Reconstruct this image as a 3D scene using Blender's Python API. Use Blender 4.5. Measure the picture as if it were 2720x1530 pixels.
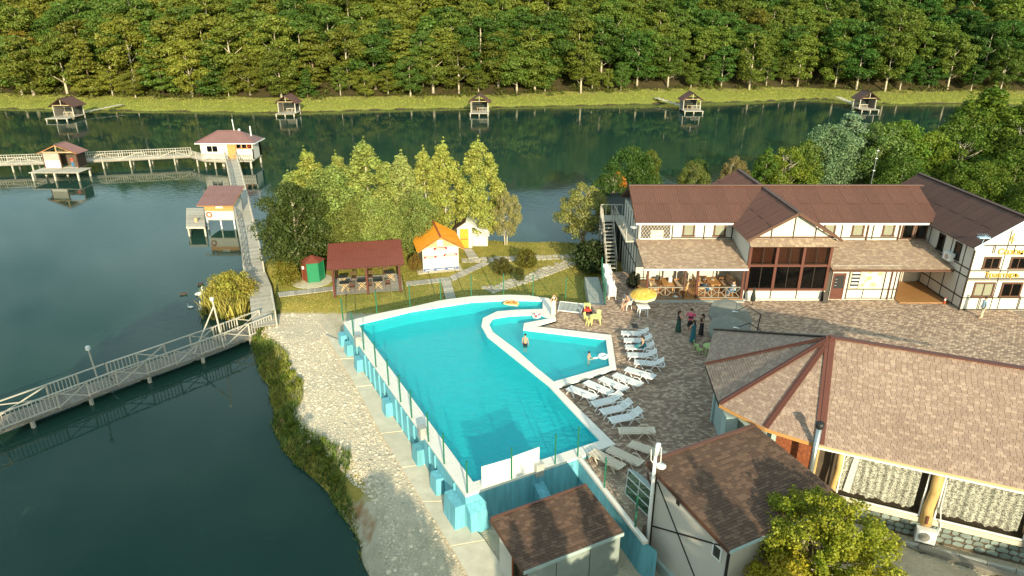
import bpy, bmesh, math, random
import numpy as np
from mathutils import Vector, Matrix
from mathutils.geometry import tessellate_polygon

for o in list(bpy.data.objects):
    bpy.data.objects.remove(o)
S = bpy.context.scene
C = S.collection
R = math.radians

# ------------------------------------------------------------------ camera
cd = bpy.data.cameras.new('camera')
cam = bpy.data.objects.new('camera', cd)
C.objects.link(cam)
cam.location = (0, 0, 20.5)
cam.rotation_euler = (R(90 - 22.33), 0, 0)
cd.sensor_width = 36
cd.lens = 24
cd.clip_start = 0.5
cd.clip_end = 3000
S.camera = cam

# ------------------------------------------------------------------ sky, sun, exposure
SUN_EL, SUN_AZ = 17.0, 12.2            # sun stands low, behind the camera and to its right
w = bpy.data.worlds.new('World')
S.world = w
w.use_nodes = True
nt = w.node_tree
sky = nt.nodes.new('ShaderNodeTexSky')
sky.sky_type = 'NISHITA'
sky.sun_disc = False
sky.sun_elevation = R(SUN_EL)
sky.sun_rotation = R(180 - SUN_AZ)
sky.air_density = 1.0
sky.dust_density = 3.0
sky.ozone_density = 1.0
tint = nt.nodes.new('ShaderNodeVectorMath'); tint.operation = 'MULTIPLY'; tint.inputs[1].default_value = (.86, 1.05, .95)   # green shift of the sky light, so shade turns teal
nt.links.new(sky.outputs[0], tint.inputs[0])
# thin broken cloud all over the sky (the lake mirrors it)
gt_ = nt.nodes.new('ShaderNodeTexCoord'); sx_ = nt.nodes.new('ShaderNodeSeparateXYZ'); nt.links.new(gt_.outputs['Generated'], sx_.inputs[0])
zc = nt.nodes.new('ShaderNodeMath'); zc.operation = 'MAXIMUM'; zc.inputs[1].default_value = .04; nt.links.new(sx_.outputs['Z'], zc.inputs[0])
za = nt.nodes.new('ShaderNodeMath'); za.operation = 'ADD'; za.inputs[1].default_value = .25; nt.links.new(zc.outputs[0], za.inputs[0])
cv_ = nt.nodes.new('ShaderNodeCombineXYZ')
for ax in ('X', 'Y'):
    dv = nt.nodes.new('ShaderNodeMath'); dv.operation = 'DIVIDE'; nt.links.new(sx_.outputs[ax], dv.inputs[0]); nt.links.new(za.outputs[0], dv.inputs[1]); nt.links.new(dv.outputs[0], cv_.inputs[ax])
cn_ = nt.nodes.new('ShaderNodeTexNoise'); cn_.inputs['Scale'].default_value = 2.2; cn_.inputs['Detail'].default_value = 7; cn_.inputs['Roughness'].default_value = .55; nt.links.new(cv_.outputs[0], cn_.inputs['Vector'])
cm_ = nt.nodes.new('ShaderNodeMapRange'); cm_.inputs[1].default_value = .38; cm_.inputs[2].default_value = .68; cm_.inputs[3].default_value = .15; cm_.inputs[4].default_value = .85; nt.links.new(cn_.outputs[0], cm_.inputs[0])
cx_ = nt.nodes.new('ShaderNodeMix'); cx_.data_type = 'RGBA'; cx_.inputs[7].default_value = (8.2, 10.8, 10.8, 1)
nt.links.new(cm_.outputs[0], cx_.inputs[0]); nt.links.new(tint.outputs[0], cx_.inputs[6])
nt.links.new(cx_.outputs[2], nt.nodes['Background'].inputs[0])
nt.nodes['Background'].inputs[1].default_value = 0.098
sl = bpy.data.lights.new('sun', 'SUN')
sl.energy = 5.0
sl.angle = R(0.5)
sl.color = (1.0, 0.87, 0.59)
so = bpy.data.objects.new('sun', sl)
C.objects.link(so)
a, e = R(SUN_AZ), R(SUN_EL)
so.rotation_euler = Vector((-math.sin(a) * math.cos(e), math.cos(a) * math.cos(e), -math.sin(e))).to_track_quat('-Z', 'Y').to_euler()
so.location = (30, -60, 60)
S.view_settings.view_transform = 'Standard'
S.view_settings.look = 'None'
S.view_settings.exposure = 0.60
S.view_settings.gamma = 1.0
S.view_settings.use_curve_mapping = False

# ------------------------------------------------------------------ materials
M = {}
def mat(name, col, rough=0.7, var=0.12, scale=3.0, metal=0.0, spec=0.4, bump=0.0, bscale=None, island=0.0, col2=None, stretch=None, dirt=0.0):
    m = bpy.data.materials.new(name)
    m.use_nodes = True
    n, l = m.node_tree.nodes, m.node_tree.links
    b = n['Principled BSDF']
    b.inputs['Roughness'].default_value = rough
    b.inputs['Metallic'].default_value = metal
    b.inputs['Specular IOR Level'].default_value = spec
    tc = n.new('ShaderNodeTexCoord')
    src = tc.outputs['Object']
    if stretch:
        mp = n.new('ShaderNodeMapping')
        mp.inputs['Scale'].default_value = stretch
        l.new(src, mp.inputs[0]); src = mp.outputs[0]
    no = n.new('ShaderNodeTexNoise')
    no.inputs['Scale'].default_value = scale
    no.inputs['Detail'].default_value = 6
    no.inputs['Roughness'].default_value = 0.65
    l.new(src, no.inputs['Vector'])
    mr = n.new('ShaderNodeMapRange')
    mr.inputs[1].default_value = 0.3; mr.inputs[2].default_value = 0.7
    mr.inputs[3].default_value = 1 - var; mr.inputs[4].default_value = 1 + var
    l.new(no.outputs[0], mr.inputs[0])
    fac = mr.outputs[0]
    base = None
    if island > 0:
        ge = n.new('ShaderNodeNewGeometry'); oi = n.new('ShaderNodeObjectInfo')
        ad = n.new('ShaderNodeMath'); ad.operation = 'ADD'
        l.new(ge.outputs['Random Per Island'], ad.inputs[0]); l.new(oi.outputs['Random'], ad.inputs[1])
        fr = n.new('ShaderNodeMath'); fr.operation = 'FRACT'; l.new(ad.outputs[0], fr.inputs[0])
        if col2:
            cr = n.new('ShaderNodeValToRGB')
            els = [col] + list(col2)
            cr.color_ramp.interpolation = 'CONSTANT' if len(els) > 2 else 'LINEAR'
            while len(cr.color_ramp.elements) < len(els): cr.color_ramp.elements.new(0.5)
            for i, cc in enumerate(els):
                cr.color_ramp.elements[i].position = i / len(els) if len(els) > 2 else i
                cr.color_ramp.elements[i].color = (*cc, 1)
            l.new(fr.outputs[0], cr.inputs[0]); base = cr.outputs[0]
        m2 = n.new('ShaderNodeMapRange'); m2.inputs[3].default_value = 1 - island; m2.inputs[4].default_value = 1 + island
        l.new(fr.outputs[0], m2.inputs[0])
        mu = n.new('ShaderNodeMath'); mu.operation = 'MULTIPLY'
        l.new(fac, mu.inputs[0]); l.new(m2.outputs[0], mu.inputs[1]); fac = mu.outputs[0]
    mx = n.new('ShaderNodeVectorMath'); mx.operation = 'SCALE'
    if base: l.new(base, mx.inputs[0])
    else: mx.inputs[0].default_value = col
    l.new(fac, mx.inputs['Scale'])
    out = mx.outputs[0]
    if dirt > 0:
        n2 = n.new('ShaderNodeTexNoise'); n2.inputs['Scale'].default_value = 0.35; n2.inputs['Detail'].default_value = 8
        l.new(tc.outputs['Object'], n2.inputs['Vector'])
        r2 = n.new('ShaderNodeMapRange'); r2.inputs[1].default_value = 0.5; r2.inputs[2].default_value = 0.75
        r2.inputs[3].default_value = 0; r2.inputs[4].default_value = dirt
        l.new(n2.outputs[0], r2.inputs[0])
        mi = n.new('ShaderNodeMix'); mi.data_type = 'RGBA'
        l.new(r2.outputs[0], mi.inputs[0]); l.new(out, mi.inputs[6]); mi.inputs[7].default_value = (col[0]*.45, col[1]*.42, col[2]*.36, 1)
        out = mi.outputs[2]
    l.new(out, b.inputs['Base Color'])
    if bump > 0:
        nb = n.new('ShaderNodeTexNoise'); nb.inputs['Scale'].default_value = bscale or scale * 4; nb.inputs['Detail'].default_value = 5
        l.new(src, nb.inputs['Vector'])
        bp = n.new('ShaderNodeBump'); bp.inputs['Strength'].default_value = bump; bp.inputs['Distance'].default_value = 0.03
        l.new(nb.outputs[0], bp.inputs['Height']); l.new(bp.outputs[0], b.inputs['Normal'])
    M[name] = m
    return m

def leaf_mat(name, trans=0.35, var=0.35):
    """leaf colour = the object's own colour, varied leaf by leaf and clump by clump"""
    m = bpy.data.materials.new(name); m.use_nodes = True
    n, l = m.node_tree.nodes, m.node_tree.links
    n.remove(n['Principled BSDF'])
    oi = n.new('ShaderNodeObjectInfo'); ge = n.new('ShaderNodeNewGeometry'); tc = n.new('ShaderNodeTexCoord')
    mr = n.new('ShaderNodeMapRange'); mr.inputs[3].default_value = 1 - var; mr.inputs[4].default_value = 1 + var
    l.new(ge.outputs['Random Per Island'], mr.inputs[0])
    no = n.new('ShaderNodeTexNoise'); no.inputs['Scale'].default_value = 0.9; no.inputs['Detail'].default_value = 3
    l.new(tc.outputs['Object'], no.inputs['Vector'])
    hs = n.new('ShaderNodeHueSaturation')
    m2 = n.new('ShaderNodeMapRange'); m2.inputs[1].default_value = .35; m2.inputs[2].default_value = .65
    m2.inputs[3].default_value = 0.488; m2.inputs[4].default_value = 0.522
    l.new(no.outputs[0], m2.inputs[0]); l.new(m2.outputs[0], hs.inputs['Hue'])
    l.new(oi.outputs['Color'], hs.inputs['Color']); l.new(mr.outputs[0], hs.inputs['Value'])
    d = n.new('ShaderNodeBsdfDiffuse'); t = n.new('ShaderNodeBsdfTranslucent'); g = n.new('ShaderNodeBsdfGlossy')
    g.inputs['Roughness'].default_value = 0.45
    ms = n.new('ShaderNodeMixShader'); ms.inputs[0].default_value = trans
    l.new(hs.outputs[0], d.inputs[0]); l.new(hs.outputs[0], t.inputs[0])
    l.new(d.outputs[0], ms.inputs[1]); l.new(t.outputs[0], ms.inputs[2])
    m3 = n.new('ShaderNodeMixShader'); m3.inputs[0].default_value = 0.015
    l.new(ms.outputs[0], m3.inputs[1]); l.new(g.outputs[0], m3.inputs[2])
    l.new(m3.outputs[0], n['Material Output'].inputs[0])
    M[name] = m

def glass_mat(name, tint, rough=0.03, refl=0.25):
    """thin pane: see-through tint under a mirror coat"""
    m = bpy.data.materials.new(name); m.use_nodes = True
    n, l = m.node_tree.nodes, m.node_tree.links
    n.remove(n['Principled BSDF'])
    t = n.new('ShaderNodeBsdfTransparent'); t.inputs[0].default_value = (*tint, 1)
    g = n.new('ShaderNodeBsdfGlossy'); g.inputs['Roughness'].default_value = rough
    f = n.new('ShaderNodeLayerWeight'); f.inputs[0].default_value = refl
    ms = n.new('ShaderNodeMixShader')
    l.new(f.outputs['Fresnel'], ms.inputs[0]); l.new(t.outputs[0], ms.inputs[1]); l.new(g.outputs[0], ms.inputs[2])
    l.new(ms.outputs[0], n['Material Output'].inputs[0])
    M[name] = m

def water_mat(name, clear, body, wave_scale, wave_strength, stretch=(1, 1, 1), wave_dist=0.05):
    """clear: None for murky lake water, else the tint of see-through pool water"""
    m = bpy.data.materials.new(name); m.use_nodes = True
    n, l = m.node_tree.nodes, m.node_tree.links
    n.remove(n['Principled BSDF'])
    tc = n.new('ShaderNodeTexCoord'); mp = n.new('ShaderNodeMapping'); mp.inputs['Scale'].default_value = stretch
    mp.inputs['Rotation'].default_value = (0, 0, R(20))
    l.new(tc.outputs['Object'], mp.inputs[0])
    n1 = n.new('ShaderNodeTexNoise'); n1.inputs['Scale'].default_value = wave_scale; n1.inputs['Detail'].default_value = 4
    n1.inputs['Distortion'].default_value = 0.6
    l.new(mp.outputs[0], n1.inputs['Vector'])
    n2 = n.new('ShaderNodeTexNoise'); n2.inputs['Scale'].default_value = 0.045; n2.inputs['Detail'].default_value = 3
    l.new(tc.outputs['Object'], n2.inputs['Vector'])
    r2 = n.new('ShaderNodeMapRange'); r2.inputs[1].default_value = .38; r2.inputs[2].default_value = .62; r2.inputs[3].default_value = .15; r2.inputs[4].default_value = 1
    l.new(n2.outputs[0], r2.inputs[0])
    if clear: r2.inputs[3].default_value = .7
    mu = n.new('ShaderNodeMath'); mu.operation = 'MULTIPLY'; mu.inputs[1].default_value = wave_strength
    l.new(r2.outputs[0], mu.inputs[0])
    bp = n.new('ShaderNodeBump'); bp.inputs['Distance'].default_value = wave_dist
    l.new(mu.outputs[0], bp.inputs['Strength']); l.new(n1.outputs[0], bp.inputs['Height'])
    g = n.new('ShaderNodeBsdfGlossy'); g.inputs['Roughness'].default_value = 0.02
    l.new(bp.outputs[0], g.inputs['Normal'])
    lw = n.new('ShaderNodeLayerWeight'); lw.inputs[0].default_value = .5
    pw = n.new('ShaderNodeMath'); pw.operation = 'POWER'; pw.inputs[1].default_value = 5; l.new(lw.outputs['Facing'], pw.inputs[0])
    f = n.new('ShaderNodeMath'); f.operation = 'MULTIPLY_ADD'; f.inputs[1].default_value = .98; f.inputs[2].default_value = .02; l.new(pw.outputs[0], f.inputs[0])
    if clear:
        t = n.new('ShaderNodeBsdfTransparent'); t.inputs[0].default_value = (*clear, 1)
        d = n.new('ShaderNodeBsdfDiffuse'); d.inputs[0].default_value = (*body, 1)
        l.new(bp.outputs[0], d.inputs['Normal'])
        mm = n.new('ShaderNodeMixShader'); mm.inputs[0].default_value = 0.28
        l.new(t.outputs[0], mm.inputs[1]); l.new(d.outputs[0], mm.inputs[2]); under = mm.outputs[0]
    else:
        d = n.new('ShaderNodeBsdfDiffuse'); d.inputs[0].default_value = (*body, 1)
        n3 = n.new('ShaderNodeTexNoise'); n3.inputs['Scale'].default_value = 0.03; n3.inputs['Detail'].default_value = 4
        l.new(tc.outputs['Object'], n3.inputs['Vector'])
        r3 = n.new('ShaderNodeMapRange'); r3.inputs[3].default_value = 0.8; r3.inputs[4].default_value = 1.2
        l.new(n3.outputs[0], r3.inputs[0])
        sc = n.new('ShaderNodeVectorMath'); sc.operation = 'SCALE'; sc.inputs[0].default_value = body
        l.new(r3.outputs[0], sc.inputs['Scale']); l.new(sc.outputs[0], d.inputs[0])
        under = d.outputs[0]
    ms = n.new('ShaderNodeMixShader')
    l.new(f.outputs[0], ms.inputs[0]); l.new(under, ms.inputs[1]); l.new(g.outputs[0], ms.inputs[2])
    l.new(ms.outputs[0], n['Material Output'].inputs[0])
    M[name] = m

mat('white_wall', (.60, .575, .52), .8, .05, 1.2, bump=.08, bscale=20, dirt=.12)
mat('cream_wall', (.58, .53, .47), .85, .06, 1.0, bump=.08, bscale=25, dirt=.15)
mat('timber_dark', (.022, .014, .010), .6, .25, 6)
mat('timber_brown', (.10, .045, .028), .55, .25, 6, stretch=(1, 1, .2))
mat('mahogany', (.115, .040, .028), .45, .18, 5)
mat('wood_orange', (.52, .26, .09), .55, .2, 7)
mat('wood_tan', (.50, .36, .20), .6, .2, 6)
mat('log', (.55, .36, .14), .6, .3, 4, stretch=(1, 1, .25), bump=.3)
mat('grey_wood', (.40, .37, .32), .8, .25, 5, island=.18)
mat('grey_wood_dark', (.24, .22, .19), .85, .25, 5, island=.15)
mat('pale_wood', (.46, .42, .36), .75, .2, 5, island=.12)
mat('sheet_brown', (.125, .056, .040), .5, .10, 1.5, island=.07, dirt=.25)
mat('sheet_dark', (.088, .044, .034), .5, .12, 1.5, island=.07, dirt=.25)
mat('sheet_plum', (.20, .105, .10), .45, .1, 1.2, island=.05, dirt=.2)
mat('tile_maroon', (.21, .055, .04), .4, .1, 2, island=.05)
mat('metal_orange', (.60, .24, .02), .4, .08, 1.5, island=.04)
mat('shingle_tan', (.325, .232, .185), .85, .15, 9, island=.10, col2=[(.28, .195, .155), (.37, .27, .215), (.31, .222, .178), (.26, .18, .145)], dirt=.3)
mat('shingle_brown', (.115, .068, .048), .85, .15, 9, island=.14, col2=[(.095, .055, .038), (.135, .08, .055)], dirt=.3)
mat('shingle_buff', (.36, .265, .195), .85, .1, 12, island=.16, col2=[(.30, .21, .15), (.41, .31, .225), (.33, .24, .17), (.28, .195, .15)])
mat('paver', (.35, .25, .185), .85, .15, 8, island=.12, col2=[(.28, .195, .145), (.44, .32, .24), (.37, .26, .195), (.235, .16, .125), (.47, .35, .265)], dirt=.2)
mat('mortar', (.26, .20, .155), .95, .1, 10)
mat('coping', (.78, .74, .68), .7, .06, 3, bump=.06, dirt=.1)
mat('pool_paint', (.012, .50, .58), .5, .06, 1.2)
mat('pool_outer', (.14, .42, .52), .75, .24, 2.2, stretch=(2.5, 2.5, .25), bump=.25, dirt=.5)
mat('concrete', (.60, .54, .43), .9, .14, 1.5, bump=.15, dirt=.3)
mat('wall_grey', (.24, .28, .26), .9, .14, 1.5, bump=.15, dirt=.3)
mat('concrete_grey', (.36, .37, .35), .9, .14, 1.5, bump=.15, dirt=.3)
mat('stone_path', (.45, .40, .33), .9, .2, 3, island=.2)
mat('pebble', (.56, .48, .37), .85, .15, 6, island=.35)
mat('green_steel', (.015, .13, .075), .4, .05, 2)
mat('white_plastic', (.78, .79, .80), .35, .03, 2)
mat('tan_plastic', (.70, .60, .48), .4, .05, 2)
mat('yellow_plastic', (.72, .66, .24), .4, .04, 2)
mat('green_plastic', (.40, .55, .20), .4, .04, 2)
mat('white_paint', (.80, .80, .78), .45, .05, 2, dirt=.1)
mat('gold', (.75, .48, .08), .35, .05, 4, metal=.4)
mat('black', (.02, .02, .022), .5, .1, 4)
mat('dark_cloth', (.03, .035, .04), .8, .15, 5)
mat('steel', (.42, .46, .48), .3, .1, 3, metal=.8)
mat('white_metal', (.72, .73, .73), .4, .05, 3)
mat('rust_red', (.35, .075, .03), .7, .2, 5)
mat('rust_shake', (.25, .075, .03), .8, .5, 9, bump=.5, bscale=14)
mat('teal_wall', (.34, .43, .42), .8, .1, 1.5, dirt=.2)
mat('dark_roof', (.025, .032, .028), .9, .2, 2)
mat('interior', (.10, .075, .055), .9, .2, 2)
mat('floor_wood', (.40, .20, .075), .5, .15, 4, stretch=(.3, 4, 1))
mat('lace', (.70, .68, .60), .9, .1, 3)
mat('banner_red', (.33, .03, .04), .6, .05, 3)
mat('banner_blue', (.06, .10, .26), .6, .05, 3)
mat('door_green', (.012, .19, .085), .5, .08, 3)
mat('door_red', (.22, .06, .03), .55, .12, 3)
mat('door_yellow', (.68, .34, .03), .5, .08, 3)
mat('bark_pale', (.50, .44, .33), .9, .25, 4, bump=.3)
mat('bark_dark', (.20, .15, .10), .9, .3, 4, bump=.3)
mat('skin', (.52, .30, .20), .55, .05, 6)
mat('hair', (.02, .014, .01), .5, .1, 6)
mat('dress_teal', (.03, .16, .20), .8, .5, 14)
mat('dress_pink', (.70, .10, .22), .8, .1, 6)
mat('dress_green', (.02, .07, .05), .8, .3, 10)
mat('cloth_cream', (.68, .62, .50), .85, .08, 6)
mat('cloth_blue', (.42, .58, .72), .85, .08, 6)
mat('cloth_khaki', (.55, .48, .33), .85, .08, 6)
mat('jeans', (.05, .17, .32), .85, .15, 6)
mat('red_cloth', (.45, .04, .03), .8, .1, 5)
mat('canopy_grey', (.17, .17, .15), .8, .08, 2)
mat('canopy_yellow', (.58, .34, .06), .8, .45, 4, island=.15)
mat('canopy_cream', (.78, .68, .42), .8, .06, 5)
mat('cushion', (.55, .40, .27), .9, .1, 5)
mat('feather', (.82, .82, .80), .8, .04, 8)
mat('feather_dark', (.07, .05, .04), .8, .3, 8)
mat('bill', (.55, .22, .03), .5, .05, 8)
mat('pizza_cheese', (.72, .36, .07), .4, .35, 3)
mat('soil', (.10, .075, .05), .95, .3, 3)
mat('orange_clay', (.48, .24, .11), .9, .2, 2)
mat('curtain_lit', (.62, .57, .44), .9, .1, 5, stretch=(6, 6, .4))
mat('reflection_brown', (.13, .082, .06), .8, .25, 3, stretch=(6, 6, .5))  # brown of the mirrored yard, put into a backing colour
mat('stone_base', (.20, .245, .225), .85, .2, 3, island=.2)
mat('poster', (.70, .62, .45), .6, .4, 1.6)
mat('plate_food', (.75, .62, .18), .5, .3, 8)
mat('turq_plastic', (.08, .42, .46), .4, .05, 3)
mat('grass_blade', (.20, .21, .035), .8, .4, .7, island=.45)
mat('grass_dry', (.30, .27, .07), .8, .3, .7, island=.4)
mat('grass_green', (.10, .15, .025), .8, .4, .7, island=.45)
leaf_mat('leaf')
leaf_mat('leaf_far', .3, .3)
glass_mat('glass_dark', (.30, .30, .30), refl=.35)
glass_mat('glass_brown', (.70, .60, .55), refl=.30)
glass_mat('glass_clear', (.80, .82, .82), refl=.2)
glass_mat('net_green', (.62, .80, .72), rough=.5, refl=.05)
water_mat('lake_water', None, (.016, .050, .038), 1.6, .22, (1, 1, 1), .06)
water_mat('pool_water', (.80, 1.0, 1.0), (.015, .58, .66), 3.2, 1.0, (.7, 1.3, 1), .25)
# ------------------------------------------------------------------ building helpers
OFF = {}
def V3(p): return Vector(p)
def off(par):
    while par is not None:
        if par.name in OFF: return OFF[par.name]
        par = par.parent
    return Vector((0, 0, 0))
def thing(name, label, cat, loc=(0, 0, 0), group=None, rz=0.0):
    o = bpy.data.objects.new(name, None)
    o.empty_display_size = .2
    C.objects.link(o)
    o.location = loc; o.rotation_euler = (0, 0, rz)
    o['label'] = label; o['category'] = cat
    if group: o['group'] = group
    OFF[o.name] = Vector(loc)
    return o
def proto(name):
    """a thing built round its own origin, to be placed or copied later"""
    o = bpy.data.objects.new(name, None); o.empty_display_size = .2
    C.objects.link(o); OFF[o.name] = Vector((0, 0, 0))
    return o
def tag(o, label=None, cat=None, group=None, kind=None):
    if label: o['label'] = label
    if cat: o['category'] = cat
    if group: o['group'] = group
    if kind: o['kind'] = kind
    return o
def place(o, loc, rz=0.0, sc=1.0, label=None, cat=None, group=None):
    o.location = loc; o.rotation_euler = (0, 0, rz); o.scale = (sc, sc, sc)
    return tag(o, label, cat, group)
def copy_tree(o, parent=None):
    c = o.copy(); C.objects.link(c); c.parent = parent
    for ch in o.children: copy_tree(ch, c)
    return c
def link(name, me, par=None):
    o = bpy.data.objects.new(name, me)
    C.objects.link(o)
    if par: o.parent = par
    return o

class MB:
    def __init__(s): s.v = []; s.f = []
    def add(s, vs, fs):
        b = len(s.v); s.v.extend([tuple(p) for p in vs]); s.f.extend([tuple(b + i for i in f) for f in fs]); return s
    def poly(s, *p): return s.add(p, [tuple(range(len(p)))])
    def box(s, x0, y0, z0, x1, y1, z1):
        return s.add([(x0,y0,z0),(x1,y0,z0),(x1,y1,z0),(x0,y1,z0),(x0,y0,z1),(x1,y0,z1),(x1,y1,z1),(x0,y1,z1)],
                     [(3,2,1,0),(4,5,6,7),(0,1,5,4),(1,2,6,5),(2,3,7,6),(3,0,4,7)])
    def beam(s, p0, p1, w, h, up=(0, 0, 1)):
        p0, p1 = V3(p0), V3(p1); d = (p1 - p0).normalized(); up = V3(up)
        if abs(d.dot(up)) > .98: up = Vector((0, 1, 0))
        sd = d.cross(up).normalized(); u = sd.cross(d)
        a, b = sd * w / 2, u * h / 2
        vs = [p0-a-b, p0+a-b, p0+a+b, p0-a+b, p1-a-b, p1+a-b, p1+a+b, p1-a+b]
        return s.add(vs, [(0,1,2,3),(7,6,5,4),(1,0,4,5),(2,1,5,6),(3,2,6,7),(0,3,7,4)])
    def prism(s, pts, z0, z1, top=True, bottom=True, sides=True):
        n = len(pts); b = len(s.v)
        s.v.extend([(x, y, z0) for x, y in pts] + [(x, y, z1) for x, y in pts])
        if sides: s.f.extend([(b+i, b+(i+1) % n, b+n+(i+1) % n, b+n+i) for i in range(n)])
        tri = tessellate_polygon([[Vector((x, y, 0)) for x, y in pts]])
        for t in tri:
            if top: s.f.append(tuple(b+n+i for i in t))
            if bottom: s.f.append(tuple(b+i for i in reversed(t)))
        return s
    def slab(s, pts, t):
        """flat 3-D polygon (convex) given thickness t below its face"""
        pts = [V3(p) for p in pts]; n = len(pts)
        nr = (pts[1]-pts[0]).cross(pts[2]-pts[0]).normalized()
        if nr.z < 0: pts.reverse(); nr = -nr
        b = len(s.v); s.v.extend([tuple(p) for p in pts] + [tuple(p - nr*t) for p in pts])
        s.f.append(tuple(range(b, b+n))); s.f.append(tuple(range(b+2*n-1, b+n-1, -1)))
        s.f.extend([(b+(i+1) % n, b+i, b+n+i, b+n+(i+1) % n) for i in range(n)])
        return s
    def tube(s, p0, p1, r0, r1=None, n=8, caps=True):
        r1 = r0 if r1 is None else r1
        return s.path([p0, p1], [r0, r1], n, caps)
    def path(s, pts, rs, n=8, caps=True):
        pts = [V3(p) for p in pts]; k = len(pts)
        if not hasattr(rs, '__len__'): rs = [rs]*k
        b = len(s.v); ref = Vector((0, 0, 1))
        for i, p in enumerate(pts):
            d = (pts[min(i+1, k-1)] - pts[max(i-1, 0)]).normalized()
            rf = ref if abs(d.dot(ref)) < .95 else Vector((0, 1, 0))
            a = d.cross(rf).normalized(); c = a.cross(d)
            for j in range(n):
                t = 2*math.pi*j/n
                s.v.append(tuple(p + (a*math.cos(t) + c*math.sin(t))*rs[i]))
        for i in range(k-1):
            for j in range(n):
                s.f.append((b+i*n+j, b+i*n+(j+1) % n, b+(i+1)*n+(j+1) % n, b+(i+1)*n+j))
        if caps:
            s.f.append(tuple(b+j for j in reversed(range(n)))); s.f.append(tuple(b+(k-1)*n+j for j in range(n)))
        return s
    def lathe(s, c, prof, n=16, sx=1.0, sy=1.0, caps=True):
        b = len(s.v); k = len(prof)
        for r, z in prof:
            for j in range(n):
                t = 2*math.pi*j/n
                s.v.append((c[0]+r*math.cos(t)*sx, c[1]+r*math.sin(t)*sy, c[2]+z))
        for i in range(k-1):
            for j in range(n): s.f.append((b+i*n+j, b+i*n+(j+1) % n, b+(i+1)*n+(j+1) % n, b+(i+1)*n+j))
        if caps:
            s.f.append(tuple(b+j for j in reversed(range(n)))); s.f.append(tuple(b+(k-1)*n+j for j in range(n)))
        return s
    def ball(s, c, rx, ry=None, rz=None, n=10, m=7):
        ry = rx if ry is None else ry; rz = rx if rz is None else rz
        pr = [(max(.02, math.sin(math.pi*i/m)), -math.cos(math.pi*i/m)*rz) for i in range(m+1)]
        return s.lathe(c, [(r*rx, z) for r, z in pr], n, 1, ry/rx)
    def torus(s, c, R0, r, n=20, m=8, axis='Z'):
        b = len(s.v)
        for i in range(n):
            t = 2*math.pi*i/n
            for j in range(m):
                q = 2*math.pi*j/m; rr = R0 + r*math.cos(q); zz = r*math.sin(q)
                p = (rr*math.cos(t), rr*math.sin(t), zz)
                if axis == 'Y': p = (p[0], p[2], p[1])
                s.v.append((c[0]+p[0], c[1]+p[1], c[2]+p[2]))
        for i in range(n):
            for j in range(m):
                s.f.append((b+i*m+j, b+((i+1) % n)*m+j, b+((i+1) % n)*m+(j+1) % m, b+i*m+(j+1) % m))
        return s
    def build(s, name, m, par=None, smooth=False, kind=None):
        me = bpy.data.meshes.new(name)
        of = off(par)
        me.from_pydata([(x-of.x, y-of.y, z-of.z) for x, y, z in s.v], [], s.f)
        me.materials.append(M[m] if isinstance(m, str) else m)
        if smooth: me.polygons.foreach_set('use_smooth', [True]*len(me.polygons))
        me.update()
        o = link(name, me, par)
        if kind: o['kind'] = kind
        return o

UNIT = {}
def unit(m):
    if m not in UNIT:
        b = MB().box(-.5, -.5, -.5, .5, .5, .5)
        me = bpy.data.meshes.new('unit_' + m); me.from_pydata(b.v, [], b.f); me.materials.append(M[m]); me.update()
        UNIT[m] = me
    return UNIT[m]
def bar(name, par, m, p0, p1, w, h, up=(0, 0, 1)):
    """straight piece from p0 to p1, w wide and h deep; alike pieces share one mesh"""
    of = off(par); p0, p1 = V3(p0)-of, V3(p1)-of
    d = p1-p0; L = d.length; d.normalize(); up = V3(up)
    if abs(d.dot(up)) > .98: up = Vector((0, 1, 0)) if abs(d.y) < .9 else Vector((1, 0, 0))
    sd = d.cross(up).normalized(); u = sd.cross(d); m0 = (p0+p1)/2
    o = link(name, unit(m), par)
    o.matrix_local = Matrix(((d.x*L, sd.x*w, u.x*h, m0.x), (d.y*L, sd.y*w, u.y*h, m0.y), (d.z*L, sd.z*w, u.z*h, m0.z), (0, 0, 0, 1)))
    return o
def block(name, par, m, x0, y0, z0, x1, y1, z1):
    return MB().box(x0, y0, z0, x1, y1, z1).build(name, m, par)
def inpoly(x, y, P):
    r = False; j = len(P)-1
    for i in range(len(P)):
        if (P[i][1] > y) != (P[j][1] > y) and x < (P[j][0]-P[i][0])*(y-P[i][1])/(P[j][1]-P[i][1])+P[i][0]: r = not r
        j = i
    return r
def clip(poly, cp):
    """Sutherland-Hodgman against a convex counter-clockwise polygon"""
    out = poly
    for i in range(len(cp)):
        a, b = cp[i], cp[(i+1) % len(cp)]; inp = out; out = []
        if not inp: break
        sd = lambda p: (b[0]-a[0])*(p[1]-a[1])-(b[1]-a[1])*(p[0]-a[0])
        for j in range(len(inp)):
            p, q = inp[j-1], inp[j]; sp, sq = sd(p), sd(q)
            if (sp >= 0) != (sq >= 0):
                t = sp/(sp-sq); out.append((p[0]+(q[0]-p[0])*t, p[1]+(q[1]-p[1])*t))
            if sq >= 0: out.append(q)
    return out
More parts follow.
